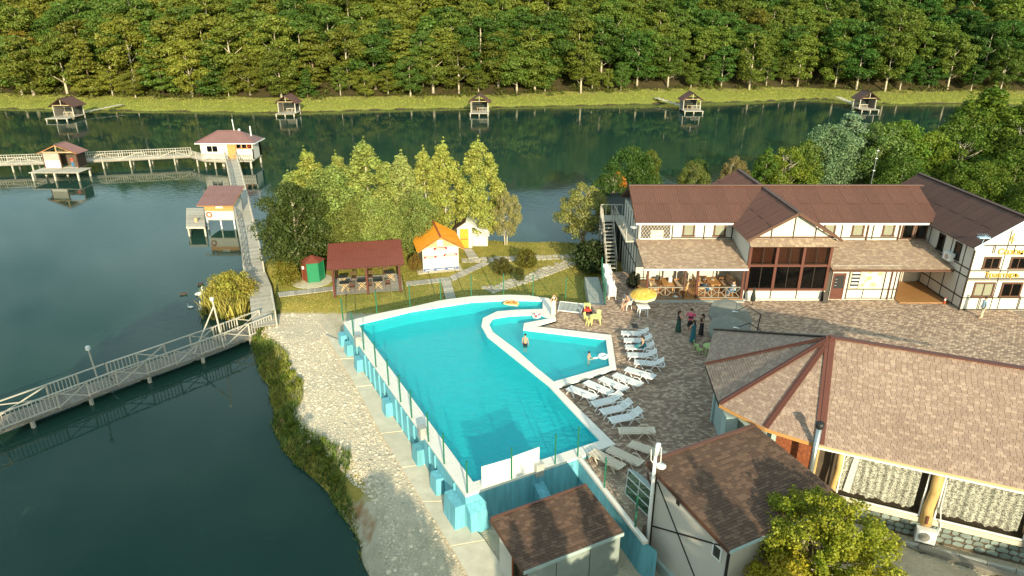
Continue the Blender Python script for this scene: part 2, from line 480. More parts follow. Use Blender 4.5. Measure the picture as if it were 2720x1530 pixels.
def shingles(par, corners, m, tw, ex, seed=0, singles=0, thick=.02, lift=.012, umax=None):
    """tabs laid in staggered courses over a roof face: corners[0]->corners[1] is the eave (left to right seen from outside)"""
    rnd = random.Random(seed)
    cs = [V3(p) for p in corners]
    eu = (cs[1]-cs[0]).normalized(); nr = eu.cross(cs[2]-cs[0]).normalized()
    if nr.z < 0: nr = -nr
    ev = nr.cross(eu)
    if ev.z < 0: ev = -ev
    P2 = [((p-cs[0]).dot(eu), (p-cs[0]).dot(ev)) for p in cs]
    ar = sum(P2[i-1][0]*P2[i][1]-P2[i][0]*P2[i-1][1] for i in range(len(P2)))
    if ar < 0: P2 = P2[::-1]
    u0 = min(p[0] for p in P2); u1 = max(p[0] for p in P2); v1 = max(p[1] for p in P2)
    if umax: u1 = min(u1, umax)
    mb = MB(); full = []
    def W(u, v, h): return cs[0]+eu*u+ev*v+nr*h
    gap = .012
    for r in range(int(v1/ex)+1):
        st = u0-rnd.random()*tw-((r % 2)*tw/2)
        n = int((u1-st)/tw)+2
        for k in range(n):
            a = st+k*tw; b = a+tw-gap
            if a > u1: continue
            rc = [(a, r*ex), (b, r*ex), (b, r*ex+ex*1.12), (a, r*ex+ex*1.12)]
            pc = clip(rc, P2)
            if len(pc) < 3: continue
            hgt = lift + rnd.random()*.008
            whole = len(pc) == 4 and all(abs(pc[i][0]-q[0])+abs(pc[i][1]-q[1]) < 1e-4 for i, q in enumerate(rc))
            if not whole: whole = len(pc) == 4 and sorted((round(x, 3), round(y, 3)) for x, y in pc) == sorted((round(x, 3), round(y, 3)) for x, y in rc)
            if whole and singles: full.append((W((a+b)/2, r*ex, 0), a, r*ex, hgt))
            else:
                f = lambda p: hgt+thick*(1-(p[1]-r*ex)/(ex*1.12))
                top = [W(p[0], p[1], f(p)) for p in pc]; bot = [W(p[0], p[1], 0) for p in pc]; q = len(pc); base = len(mb.v)
                mb.v.extend([tuple(p) for p in top+bot]); mb.f.append(tuple(range(base, base+q)))
                for i in range(q): mb.f.append((base+(i+1) % q, base+i, base+q+i, base+q+(i+1) % q))
    if singles and full:
        cp = Vector((0, 0, 20.5)); full.sort(key=lambda t: (t[0]-cp).length)
        L, H = tw-gap, ex*1.12
        me = bpy.data.meshes.new('shingle')
        me.from_pydata([(0,0,thick+lift),(L,0,thick+lift),(L,H,lift),(0,H,lift),(0,0,0),(L,0,0),(L,H,0),(0,H,0)], [], [(0,1,2,3),(1,0,4,5),(2,1,5,6),(3,2,6,7),(0,3,7,4)])
        me.materials.append(M[m]); me.update(); of = off(par)
        for i, (_, a, v, hgt) in enumerate(full):
            o0 = W(a, v, 0)
            if i < singles:
                o = link('shingle', me, par); q = o0-of+nr*(hgt-lift)
                o.matrix_local = Matrix(((eu.x, ev.x, nr.x, q.x), (eu.y, ev.y, nr.y, q.y), (eu.z, ev.z, nr.z, q.z), (0, 0, 0, 1)))
            else:
                mb.add([W(a, v, thick+hgt), W(a+L, v, thick+hgt), W(a+L, v+H, hgt), W(a, v+H, hgt), W(a, v, 0), W(a+L, v, 0), W(a+L, v+H, 0), W(a, v+H, 0)],
                       [(0,1,2,3),(1,0,4,5),(2,1,5,6),(3,2,6,7),(0,3,7,4)])
    if mb.v: mb.build('shingle_courses', m, par, kind='stuff')
def sheets(par, corners, m, sw=.95, rows=2, wave=.19, amp=.022, name='roof_sheet'):
    """corrugated sheets over a rectangular roof face; corners: eave left, eave right, ridge right, ridge left"""
    a, b, c, d = [V3(p) for p in corners]
    eu = (b-a).normalized(); W = (b-a).length; n = max(1, round(W/sw)); sw = W/n
    ev = (d-a).normalized(); H = (d-a).length; nr = eu.cross(ev).normalized()
    if nr.z < 0: nr = -nr
    hh = H/rows; k = max(2, round(sw/wave))*4; vs = []; fs = []
    for i in range(k+1):
        u = sw*i/k; z = amp*math.cos(2*math.pi*i/4)
        vs += [(u, -.05, z+.02), (u, hh+.02, z)]
    for i in range(k): fs.append((2*i, 2*i+2, 2*i+3, 2*i+1))
    bb = len(vs)
    vs += [(0, -.05, -.03), (sw, -.05, -.03)]
    me = bpy.data.meshes.new(name); me.from_pydata(vs, [], fs); me.materials.append(M[m]); me.update()
    of = off(par)
    for i in range(n):
        for j in range(rows):
            q = a-of+eu*(i*sw)+ev*(j*hh)+nr*(.03+.012*((i+j) % 2))
            o = link(name, me, par)
            o.matrix_local = Matrix(((eu.x, ev.x, nr.x, q.x), (eu.y, ev.y, nr.y, q.y), (eu.z, ev.z, nr.z, q.z), (0, 0, 0, 1)))
def text_mesh(txt, size, ext):
    cu = bpy.data.curves.new('t', 'FONT'); cu.body = txt; cu.size = size; cu.extrude = ext; cu.resolution_u = 3
    o = bpy.data.objects.new('t', cu); C.objects.link(o)
    dg = bpy.context.evaluated_depsgraph_get()
    me = bpy.data.meshes.new_from_object(o.evaluated_get(dg))
    bpy.data.objects.remove(o); bpy.data.curves.remove(cu)
    return me
def window(par, x0, z0, x1, z1, y, fm='timber_brown', gm='glass_dark', mull=1, curtain=True, axis='Y', sg=-1):
    """window in a wall facing -Y (axis Y) or -X (axis X); frame proud of the wall, pane and curtain as sub-parts"""
    def B(mb, a, z0, b, z1, d0, d1):
        if axis == 'Y': mb.box(a, min(y+sg*d0, y+sg*d1), z0, b, max(y+sg*d0, y+sg*d1), z1)
        else: mb.box(min(y+sg*d0, y+sg*d1), a, z0, max(y+sg*d0, y+sg*d1), b, z1)
    t = .12; f = MB()
    B(f, x0, z0, x0+t, z1, .0, .07); B(f, x1-t, z0, x1, z1, .0, .07)
    B(f, x0+t, z1-t, x1-t, z1, .0, .068); B(f, x0-.04, z0, x1+.04, z0+t, .0, .12)
    for i in range(mull):
        xm = x0+(x1-x0)*(i+1)/(mull+1); B(f, xm-.03, z0+t, xm+.03, z1-t, .0, .064)
    fo = f.build('window', fm, par)
    p = MB(); B(p, x0+t, z0+t, x1-t, z1-t, .028, .036); p.build('pane', gm, fo)
    if curtain:
        cm = MB(); B(cm, x0+t, z0+t, x1-t, z1-t, .004, .012); cm.build('curtain', 'curtain_lit' if curtain is True else curtain, fo)
    return fo
# ------------------------------------------------------------------ vegetation helpers
def leaf_cloud(name, seed, clumps, per, leaf, up=.35, flat=.7, shell=.55):
    """many small leaf faces round a set of clumps (x, y, z, r) -> mesh"""
    g = np.random.default_rng(seed)
    cl = np.array(clumps, dtype=float)
    wts = cl[:, 3]**2; wts /= wts.sum()
    n = per
    idx = g.choice(len(cl), n, p=wts)
    d = g.normal(size=(n, 3)); d[:, 2] += up
    d /= np.linalg.norm(d, axis=1)[:, None]
    rr = (shell+(1.08-shell)*g.random(n))
    pos = cl[idx, :3]+d*(cl[idx, 3]*rr)[:, None]*np.array([1, 1, flat])
    nrm = d+g.normal(size=(n, 3))*.55; nrm /= np.linalg.norm(nrm, axis=1)[:, None]
    t = np.cross(nrm, g.normal(size=(n, 3))); t /= np.linalg.norm(t, axis=1)[:, None]
    b = np.cross(nrm, t)
    s = leaf*(.55+.9*g.random(n))
    t *= s[:, None]*.5; b *= s[:, None]*.36
    fold = nrm*(s*.12)[:, None]
    vs = np.empty((n, 4, 3)); vs[:, 0] = pos-t; vs[:, 1] = pos-b+fold; vs[:, 2] = pos+t; vs[:, 3] = pos+b+fold
    me = bpy.data.meshes.new(name)
    me.vertices.add(n*4); me.vertices.foreach_set('co', vs.reshape(-1).astype(np.float32))
    me.loops.add(n*4); me.loops.foreach_set('vertex_index', np.arange(n*4, dtype=np.int32))
    me.polygons.add(n); me.polygons.foreach_set('loop_start', np.arange(0, n*4, 4, dtype=np.int32))
    me.update(calc_edges=True); me.validate()
    return me
def crown_clumps(rnd, H, Rr, base, n, prof, cr):
    out = []
    for i in range(n):
        t = (i+.5)/n; t = min(.99, max(0, t+rnd.uniform(-.5, .5)/n*2))
        a = i*2.39996+rnd.uniform(-.5, .5)
        r = Rr*prof(t)*math.sqrt(rnd.uniform(.12, 1))
        out.append((r*math.cos(a), r*math.sin(a), base+(H-base)*t*.93, cr*rnd.uniform(.65, 1.3)*(.55+.6*prof(t))))
    return out
PROF = {
 'round': lambda t: math.sqrt(max(0, 1-(2*t-.85)**2*.85)) if t > .05 else .5,
 'oak': lambda t: (1-(max(0, t-.45)/.55)**2*.8)*(.55+.45*min(1, t/.35)),
 'poplar': lambda t: (.42+.58*min(1, t/.3))*(1-max(0, t-.3)/.7)**.75+.06,
 'cone': lambda t: 1.0-.88*t,
 'column': lambda t: .75+.25*math.sin(3.1*t)-.55*max(0, t-.6),
}
def trunk_mesh(name, rnd, H, r0, clumps, m, nb=7, lean=0.0, stems=1):
    mb = MB()
    for sidx in range(stems):
        ox, oy = (rnd.uniform(-.25, .25)*stems*.5, rnd.uniform(-.25, .25)*stems*.5) if stems > 1 else (0, 0)
        pts = []; k = 6
        for i in range(k):
            t = i/(k-1)
            pts.append((ox*(1+t*2.5)+lean*t*H+rnd.uniform(-.1, .1)*t, oy*(1+t*2.5)+rnd.uniform(-.1, .1)*t, H*.88*t-(.3 if i == 0 else 0)))
        mb.path(pts, [r0*(1.25 if i == 0 else 1)*(1-.86*i/(k-1)) for i in range(k)], 7)
        sel = rnd.sample(clumps, min(nb, len(clumps)))
        for c in sel:
            z0 = max(.18*H, c[2]-math.hypot(c[0], c[1])*.9-.3*rnd.random()*H*.2); t = min(.95, z0/(H*.88)); i = min(k-2, int(t*(k-1))); q = t*(k-1)-i
            p = [pts[i][j]+(pts[i+1][j]-pts[i][j])*q for j in range(3)]
            mid = [(p[0]+c[0])/2, (p[1]+c[1])/2, (p[2]+c[2])/2-.05*H*.3]
            mb.path([p, mid, c[:3]], [r0*.42*(1-t*.5), r0*.28*(1-t*.5), r0*.09], 5)
    me = bpy.data.meshes.new(name); me.from_pydata(mb.v, [], mb.f); me.materials.append(M[m])
    me.polygons.foreach_set('use_smooth', [True]*len(me.polygons)); me.update()
    return me
class Tree:
    def __init__(s, seed, H, Rr, base, shape, ncl, cr, leaves, leaf, bark='bark_dark', r0=.18, lm='leaf', nb=8, stems=1, flat=.75, up=.35, shoots=0):
        rnd = random.Random(seed); cl = crown_clumps(rnd, H, Rr, base, ncl, PROF[shape], cr)
        if shape == 'poplar':
            for q in range(3):
                a = rnd.uniform(0, 6.28); rr = Rr*rnd.uniform(.3, .6); hh = H*rnd.uniform(.7, .92)
                for z in range(5): cl.append((rr*math.cos(a), rr*math.sin(a), hh-z*H*.04, cr*(.22+.10*z)))
            for z in range(7): cl.append((0, 0, H-z*H*.035, cr*(.16+.09*z)))
        if shoots:
            for q in range(shoots):
                a = rnd.uniform(0, 6.28); rr = Rr*math.sqrt(rnd.uniform(.02, .9)); hh = H*rnd.uniform(.72, 1.0)*(1-.35*(rr/Rr)**2)
                for z in range(5): cl.append((rr*math.cos(a)*(1.05-.05*z), rr*math.sin(a)*(1.05-.05*z), hh-z*.16, cr*(.22+.10*z)))
        s.crown = leaf_cloud('crown', seed, cl, leaves, leaf, up=up, flat=flat); s.crown.materials.append(M[lm])
        s.trunk = trunk_mesh('trunk', rnd, H, r0, cl, bark, nb, stems=stems); s.H = H
    def put(s, name, loc, H, rz, col, label, cat='tree', group=None, wide=1.0):
        o = bpy.data.objects.new(name, None); C.objects.link(o); o.empty_display_size = .3
        o.location = loc; o.rotation_euler = (0, 0, rz); k = H/s.H; o.scale = (k*wide, k*wide, k)
        tag(o, label, cat, group)
        t = link('trunk', s.trunk, o); c = link('crown', s.crown, o); c.color = (*col, 1)
        return o

# ------------------------------------------------------------------ terrain
WATER = -2.8
LAND = [(-7.24,25.05),(-7.96,26.66),(-9.45,28.74),(-11.89,31.07),(-12.99,32.53),(-14.08,34.51),(-15.05,37.16),(-16.55,40.14),(-17.7,42.34),(-19.11,44.76),
        (-19.9,47.2),(-20.0,50.5),(-20.9,53),(-22.2,56),(-23.9,60),(-24.2,62.8),(-22.5,64.4),(-19.64,65.4),(-15.87,66.37),(-11.97,67.4),(-2.42,67.3),(2.6,67.0),(8.86,66.6),
        (11.5,70),(13,77),(22.5,88),(35.4,95),(48.6,99.5),(68.9,110),(101,134),(150,165),(150,-60),(-80,-60),(-80,4),(-40,10),(-12,13),(-6.0,18.5),(-6.39,23.14)]
def smooth(a, b, x):
    t = np.clip((x-a)/(b-a), 0, 1); return t*t*(3-2*t)
def poly_dist(X, Y, P):
    d = np.full(X.shape, 1e9); ins = np.zeros(X.shape, bool)
    for i in range(len(P)):
        ax, ay = P[i-1]; bx, by = P[i]; dx, dy = bx-ax, by-ay
        t = np.clip(((X-ax)*dx+(Y-ay)*dy)/(dx*dx+dy*dy), 0, 1)
        d = np.minimum(d, np.hypot(X-ax-t*dx, Y-ay-t*dy))
        cr = (ay > Y) != (by > Y)
        with np.errstate(divide='ignore', invalid='ignore'):
            ins ^= cr & (X < (bx-ax)*(Y-ay)/(by-ay+1e-12)+ax)
    return np.where(ins, d, -d)
def wob(X, Y, s, k):
    g = random.Random(k); r = np.zeros(X.shape)
    for i in range(7):
        a = g.uniform(0, 6.28); f = s*g.uniform(.5, 2.2); r += np.sin((X*math.cos(a)+Y*math.sin(a))*f+g.uniform(0, 6.28))
    return r/7
def ground_z(X, Y):
    X = np.asarray(X, float); Y = np.asarray(Y, float)
    d = poly_dist(X, Y, LAND)+wob(X, Y, 1.1, 3)*.45
    lev = -1.32+wob(X, Y, .35, 5)*.07
    west = smooth(50.5, 48, Y)*smooth(12, 10, X)
    lev = lev*(1-west)+west*(-1.62+wob(X, Y, .8, 6)*.06-.25*smooth(27, 20, Y))
    east = smooth(11.2, 12.4, X)*smooth(26, 25, Y)
    lev = lev*(1-east)+east*(-.75+wob(X, Y, .9, 9)*.04)
    back = smooth(58, 70, Y)*smooth(9, 16, X)
    lev = lev-back*.6
    bank = smooth(-2.2, 1.9, d)
    return -4.2+(lev+4.2)*bank, d
def grid_mesh(xs, ys, zfun):
    X, Y = np.meshgrid(xs, ys); Z = zfun(X, Y); ny, nx = X.shape
    co = np.stack([X, Y, Z], -1).reshape(-1, 3)
    i = np.arange(nx*ny).reshape(ny, nx)
    q = np.stack([i[:-1, :-1], i[:-1, 1:], i[1:, 1:], i[1:, :-1]], -1).reshape(-1, 4)
    me = bpy.data.meshes.new('ground')
    me.vertices.add(len(co)); me.vertices.foreach_set('co', co.reshape(-1).astype(np.float32))
    me.loops.add(q.size); me.loops.foreach_set('vertex_index', q.reshape(-1).astype(np.int32))
    me.polygons.add(len(q)); me.polygons.foreach_set('loop_start', np.arange(0, q.size, 4, dtype=np.int32))
    me.polygons.foreach_set('use_smooth', np.ones(len(q), bool))
    me.update(calc_edges=True)
    return me, X, Y, Z
def set_attr(me, name, arr):
    at = me.color_attributes.new(name, 'FLOAT_COLOR', 'POINT')
    at.data.foreach_set('color', np.asarray(arr, np.float32).reshape(-1))
def terrain_mat(name, cols, scale):
    """cols: base, then (attribute channel colour pairs) mixed by the kind of ground at each place"""
    m = bpy.data.materials.new(name); m.use_nodes = True
    n, l = m.node_tree.nodes, m.node_tree.links; b = n['Principled BSDF']; b.inputs['Roughness'].default_value = .95
    b.inputs['Specular IOR Level'].default_value = .15
    at = n.new('ShaderNodeAttribute'); at.attribute_name = 'cover'; sp = n.new('ShaderNodeSeparateColor'); l.new(at.outputs[0], sp.inputs[0])
    tc = n.new('ShaderNodeTexCoord')
    def noisy(c1, c2, sc):
        no = n.new('ShaderNodeTexNoise'); no.inputs['Scale'].default_value = sc; no.inputs['Detail'].default_value = 8; no.inputs['Roughness'].default_value = .7
        l.new(tc.outputs['Object'], no.inputs['Vector'])
        mr = n.new('ShaderNodeMapRange'); mr.inputs[1].default_value = .35; mr.inputs[2].default_value = .65; l.new(no.outputs[0], mr.inputs[0])
        mi = n.new('ShaderNodeMix'); mi.data_type = 'RGBA'; mi.inputs[6].default_value = (*c1, 1); mi.inputs[7].default_value = (*c2, 1)
        l.new(mr.outputs[0], mi.inputs[0]); return mi.outputs[2]
    cur = noisy(*cols[0], scale)
    n5 = n.new('ShaderNodeTexNoise'); n5.inputs['Scale'].default_value = 1.3; n5.inputs['Detail'].default_value = 6; l.new(tc.outputs['Object'], n5.inputs['Vector'])
    for ch, cc in zip(('Red', 'Green', 'Blue'), cols[1:]):
        o = noisy(*cc, scale*.8)
        ad = n.new('ShaderNodeMath'); ad.operation = 'ADD'; l.new(sp.outputs[ch], ad.inputs[0])
        s5 = n.new('ShaderNodeMath'); s5.operation = 'MULTIPLY_ADD'; l.new(n5.outputs[0], s5.inputs[0]); s5.inputs[1].default_value = .9; s5.inputs[2].default_value = -.45
        l.new(s5.outputs[0], ad.inputs[1])
        mr = n.new('ShaderNodeMapRange'); mr.inputs[1].default_value = .35; mr.inputs[2].default_value = .65; l.new(ad.outputs[0], mr.inputs[0])
        mi = n.new('ShaderNodeMix'); mi.data_type = 'RGBA'; l.new(mr.outputs[0], mi.inputs[0]); l.new(cur, mi.inputs[6]); l.new(o, mi.inputs[7]); cur = mi.outputs[2]
    l.new(cur, b.inputs['Base Color'])
    nb = n.new('ShaderNodeTexNoise'); nb.inputs['Scale'].default_value = 9; nb.inputs['Detail'].default_value = 6; l.new(tc.outputs['Object'], nb.inputs['Vector'])
    bp = n.new('ShaderNodeBump'); bp.inputs['Strength'].default_value = .9; bp.inputs['Distance'].default_value = .12
    l.new(nb.outputs[0], bp.inputs['Height']); l.new(bp.outputs[0], b.inputs['Normal'])
    M[name] = m
terrain_mat('near_ground', [((.42,.36,.26), (.54,.47,.35)), ((.24,.215,.042), (.36,.275,.07)), ((.62,.53,.40), (.50,.43,.33)), ((.38,.20,.10), (.28,.16,.08))], 1.1)
terrain_mat('far_ground', [((.05,.045,.02), (.09,.07,.03)), ((.19,.22,.04), (.25,.25,.06)), ((.30,.25,.13), (.26,.20,.10)), ((.10,.07,.04), (.06,.05,.03))], .35)

xs = np.concatenate([np.arange(-80, -30, 4), np.arange(-30, 24, .45), np.arange(24, 152, 3)])
ys = np.concatenate([np.arange(-60, 14, 4), np.arange(14, 72, .45), np.arange(72, 168, 3)])
gd = {}
def zf(X, Y):
    z, d = ground_z(X, Y); gd['d'] = d; return z
me, X, Y, Z = grid_mesh(xs, ys, zf)
d = gd['d']
lawn = smooth(47.5, 49.5, Y+wob(X, Y, .5, 11)*.9)
shoreveg = smooth(-1.5, -.6, d)*smooth(1.9+wob(X, Y, .6, 15)*.7, 1.1, d)*smooth(50, 44, Y)*smooth(25.5, 29, Y)
road = smooth(1.2, 1.8, d)*smooth(50, 47, Y)*smooth(-1.5, -3, X+(Y-24)*.5)*smooth(8.5, 7.0, d+wob(X, Y, .4, 12)*.6)*smooth(23, 27, Y)
clay = smooth(.7, .1, np.abs(d-.45))*smooth(.15, .5, wob(X, Y, .9, 21))*smooth(50, 44, Y)*.6
lawn = np.clip(smooth(47.5, 49.5, Y+wob(X, Y, .5, 11)*.9)+shoreveg, 0, 1)
set_attr(me, 'cover', np.stack([lawn, road, clay, np.ones_like(d)], -1))
me.materials.append(M['near_ground'])
g0 = link('ground', me); tag(g0, kind='structure')

# far bank and hill
SHX = [-400,-250,-160,-128,-106,-86,-56,-28,1,32,65,84,100,116,134,170,260,400]
SHY = [190,185,180,175,172,170,167,173,177,183,188.5,195,183.5,184.5,183,182,190,200]
def far_z(X, Y):
    sh = np.interp(X, SHX, SHY)+wob(X, Y*0, .12, 31)*.8
    dd = Y-sh
    return np.where(dd < 0, -2.9+dd*.4, -2.6+np.minimum(dd, 12)*.17+np.maximum(0, dd-12)*.36+wob(X, Y, .05, 33)*np.minimum(1, np.maximum(0, dd/20))*1.6), dd
gd2 = {}
def zf2(X, Y):
    z, dd = far_z(X, Y); gd2['d'] = dd; return z
me, X, Y, Z = grid_mesh(np.concatenate([np.arange(-420, -170, 12), np.arange(-170, 180, 2.0), np.arange(180, 430, 12)]),
                        np.concatenate([np.arange(160, 215, 1.2), np.arange(215, 420, 8)]), zf2)
dd = gd2['d']; w1 = wob(X, Y, .25, 41)
gr = smooth(-.2, .6, dd)*smooth(13+w1*2.5, 9+w1*2.5, dd)
pth = smooth(.8, .2, np.abs(dd-9.5-w1))*.8
set_attr(me, 'cover', np.stack([gr, pth, smooth(.35, .05, np.abs(dd+.1)), np.ones_like(dd)], -1))
me.materials.append(M['far_ground'])
tag(link('far_bank', me), kind='structure')

# lake
lk = MB().poly((-500, -150, WATER), (500, -150, WATER), (500, 260, WATER), (-500, 260, WATER)).build('lake', 'lake_water')
tag(lk, kind='structure')
# ------------------------------------------------------------------ patio, pool
RIM = .2
PO = [(-2.1,24.88),(5.2,28.75),(2.6,34.35),(6.35,36.6),(6.66,41.15),(1.45,42.55),(3.1,43.6),(2.98,47.0),(2.76,47.41),(1.27,47.95),(-.29,48.09),(-2.94,47.83),(-5.32,47.03),(-7.41,45.78),(-9.7,44.59),(-11.77,43.19)]
MAIN = [(-1.79,25.8),(4.47,29.08),(2.08,34.65),(.3,37.66),(-1.67,41.0),(-2.11,42.54),(-2.05,43.84),(-1.09,45.0),(.35,45.28),(2.23,45.43),(2.3,47.0),(-.28,47.13),(-3.04,46.74),(-7.31,45.04),(-10.68,42.85)]
KIDS = [(2.45,34.98),(5.97,36.89),(6.22,40.55),(.76,42.04),(.83,43.0),(2.7,43.84),(1.99,44.5),(-.23,44.31),(-1.35,43.84),(-1.6,42.86),(-1.29,41.6),(.31,38.99),(1.5,36.64)]
def holed(mb, outer, holes, z):
    allp = outer+[p for h in holes for p in h]
    tri = tessellate_polygon([[Vector((x, y, 0)) for x, y in L] for L in [outer]+holes])
    b = len(mb.v); mb.v.extend([(x, y, z) for x, y in allp]); mb.f.extend([tuple(b+i for i in t) for t in tri])
pool = thing('swimming_pool', 'turquoise swimming pool with white coping and a kidney of children\'s water beside it', 'pool', (-2, 36, 0))
mb = MB(); holed(mb, PO, [MAIN, KIDS], RIM)
n = len(PO)
for i in range(n):
    a_, b_ = PO[i], PO[(i+1) % n]
    mb.poly((*a_, RIM-.13), (*b_, RIM-.13), (*b_, RIM), (*a_, RIM))
for H_ in (MAIN, KIDS):
    for i in range(len(H_)):
        a_, b_ = H_[i], H_[(i+1) % len(H_)]
        mb.poly((*a_, RIM-.10), (*b_, RIM-.10), (*b_, RIM), (*a_, RIM))
mb.build('coping', 'coping', pool)
def shrink(P, k):
    cx = sum(p[0] for p in P)/len(P); cy = sum(p[1] for p in P)/len(P)
    return P
bs = MB()
for H_, zb in ((MAIN, -.78), (KIDS, -.45)):
    for i in range(len(H_)):
        a_, b_ = H_[i], H_[(i+1) % len(H_)]
        bs.poly((*a_, zb), (*b_, zb), (*b_, RIM-.10), (*a_, RIM-.10))
    tri = tessellate_polygon([[Vector((x, y, 0)) for x, y in H_]]); b = len(bs.v)
    bs.v.extend([(x, y, zb) for x, y in H_]); bs.f.extend([tuple(b+i for i in t) for t in tri])
bs.build('basin', 'pool_paint', pool)
for nm, H_, z in (('pool_water', MAIN, .06), ('childrens_pool_water', KIDS, .09)):
    MB().prism(H_, z-.01, z, bottom=False, sides=False).build(nm, 'pool_water', pool)
# outer walls below the coping (free-standing on the lake side, behind and in front)
ow = MB()
inset = PO
for i in (15, 0, 14, 13, 12, 11, 10, 9, 8):
    a_, b_ = PO[i], PO[(i+1) % n]
    ow.poly((*a_, -2.4), (*b_, -2.4), (*b_, RIM-.13), (*a_, RIM-.13))
ow.build('outer_wall', 'pool_outer', pool)
uV = Vector((.881, .467, 0)).normalized(); vV = Vector((-.467, .884, 0)).normalized(); L0 = Vector((-2.1, 24.88, 0))
def lw(s, o, z):   # point on the lake-side wall: s metres back from the near corner, o metres out
    p = L0+vV*s-Vector((vV.y, -vV.x, 0))*o; return (p.x, p.y, z)
for i, s in enumerate((.05, 2.6, 5.2, 10.3, 16.2, 18.6, 20.2)):
    wd, dp, ht = (1.25, .62, -.35) if i == 0 else (.72, .5, -.62)
    m_ = MB(); q = [lw(s, .015, 0), lw(s+wd, .015, 0), lw(s+wd, dp*.8, 0), lw(s, dp*.8, 0)]; q2 = [lw(s-.08, .015, 0), lw(s+wd+.08, .015, 0), lw(s+wd+.08, dp, 0), lw(s-.08, dp, 0)]
    vs = [(x, y, -2.4) for x, y, _ in q2]+[(x, y, ht) for x, y, _ in q]
    m_.add(vs, [(4,5,6,7),(0,1,5,4),(1,2,6,5),(2,3,7,6),(3,0,4,7)]).build('buttress', 'pool_outer', pool)
    if i > 0:   # flat dark quad beside each buttress; the opening's shade is in its colour
        m_ = MB(); s2 = s+wd+.1; m_.add([lw(s2, .012, ht+.05), lw(s2+.42, .012, ht+.05), lw(s2+.42, .012, ht-.55), lw(s2, .012, ht-.55)], [(0,1,2,3)])
        m_.add([lw(s2, -.0, ht+.05), lw(s2+.42, -.0, ht+.05), lw(s2+.42, .02, ht+.10), lw(s2, .02, ht+.10)], [(0,1,2,3)])
        m_.build('painted_opening', 'dress_teal', pool)
for s in (1.2, 3.6, 4.4, 6.6, 7.6, 8.6, 9.5, 11.6, 12.6, 13.6, 14.6, 15.5, 17.4):
    bar('wall_rib', pool, 'pool_outer', lw(s, .02, -2.2), lw(s, .02, .05), .10, .07)
def fw(s, o, z):   # point on the near wall
    p = L0+uV*s-vV*o; return (p.x, p.y, z)
m_ = MB()
m_.add([fw(.02, .02, -2.4), fw(1.0, .02, -2.4), fw(1.0, .55, -2.4), fw(.02, .55, -2.4), fw(.02, .02, -.35), fw(.85, .02, -.35), fw(.85, .45, -.6), fw(.02, .45, -.6)], [(4,5,6,7),(0,1,5,4),(1,2,6,5),(2,3,7,6),(3,0,4,7)])
m_.build('buttress', 'pool_outer', pool)
for k, s in enumerate((3.55,)):
    m_ = MB(); m_.add([fw(s, .02, -2.3), fw(s+.55, .02, -2.3), fw(s+.55, 1.7, -2.3), fw(s, 1.7, -2.3), fw(s, .02, -.5), fw(s+.55, .02, -.5), fw(s+.55, 1.7, -1.5), fw(s, 1.7, -1.5)], [(4,5,6,7),(0,1,5,4),(1,2,6,5),(2,3,7,6),(3,0,4,7)])
    m_.build('buttress', 'pool_outer', pool)
for s, f_ in ((3.6, fw), (5.2, lw), (17.0, lw)):
    m_ = MB(); q = [f_(s, .16, 0), f_(s+.42, .16, 0), f_(s+.42, -.22, 0), f_(s, -.22, 0)]
    m_.prism([(x, y) for x, y, _ in q], -.05, .62).build('pillar_cap', 'concrete_grey', pool)
# steps seen through the water at the far end
for k in range(4):
    bar('step_joint', pool, 'turq_plastic', (-.2+k*.55, 47.02-.01*k, -.35), (-.2+k*.55, 47.02-.01*k, .02), .03, .02)

# fence round the pool: green posts, thin wires, two white boards
fence = thing('pool_fence', 'green steel post and wire fence standing on the pool wall', 'fence', (-7, 40, RIM))
FP = [(-11.85,43.45),(-10.57,40.94),(-9.5,39.0),(-8.3,36.72),(-7.16,34.55),(-6.2,32.75),(-5.36,31.15),(-4.22,29.0),(-3.26,27.18),(-2.02,25.05),(-.02,26.05),(2.07,27.15),(3.21,27.75)]
FB = [(-11.85,43.45),(-9.68,44.62),(-7.47,45.82),(-5.33,47.0),(-3.09,47.83),(-.64,48.1),(1.6,47.9),(4.04,47.35),(6.9,46.45)]
FR = [(6.9,46.45),(7.1,49.3),(7.35,52.3)]
def fence_line(pts, z=RIM, wires=True, first=True, wt_=.007):
    for i, p in enumerate(pts):
        if i or first:
            m_ = MB(); m_.box(p[0]-.035, p[1]-.035, z, p[0]+.035, p[1]+.035, z+1.68); m_.box(p[0]-.042, p[1]-.042, z+1.68, p[0]+.042, p[1]+.042, z+1.71)
            m_.build('post', 'green_steel', fence)
    if wires:
        for a_, b_ in zip(pts[:-1], pts[1:]):
            m_ = MB(); L_ = math.hypot(b_[0]-a_[0], b_[1]-a_[1])
            for k in range(7): m_.beam((*a_, z+.08+k*.26), (*b_, z+.08+k*.26), wt_, wt_)
            for k in range(1, int(L_/.25)):
                t = k*.25/L_; x, y = a_[0]+(b_[0]-a_[0])*t, a_[1]+(b_[1]-a_[1])*t; m_.beam((x, y, z+.06), (x, y, z+1.64), wt_*.7, wt_*.7)
            m_.build('wire_panel', 'green_steel', fence)
fence_line(FP, wt_=.003); fence_line(FB, first=False); fence_line(FR, 0, first=False)
def board(p, q, z0, z1, zt):
    d = (V3((*q, 0))-V3((*p, 0))).normalized(); nn = Vector((d.y, -d.x, 0))*.02
    m_ = MB(); m_.add([(p[0]+s*nn.x, p[1]+s*nn.y, z) for s in (-1, 1) for z in (z0, z1)]+[(q[0]+s*nn.x, q[1]+s*nn.y, z) for s in (-1, 1) for z in (z0, zt)],
                      [(0,1,3,2),(4,6,7,5),(0,4,5,1),(2,3,7,6),(1,5,7,3),(0,2,6,4)])
    m_.build('white_board', 'white_paint', fence)
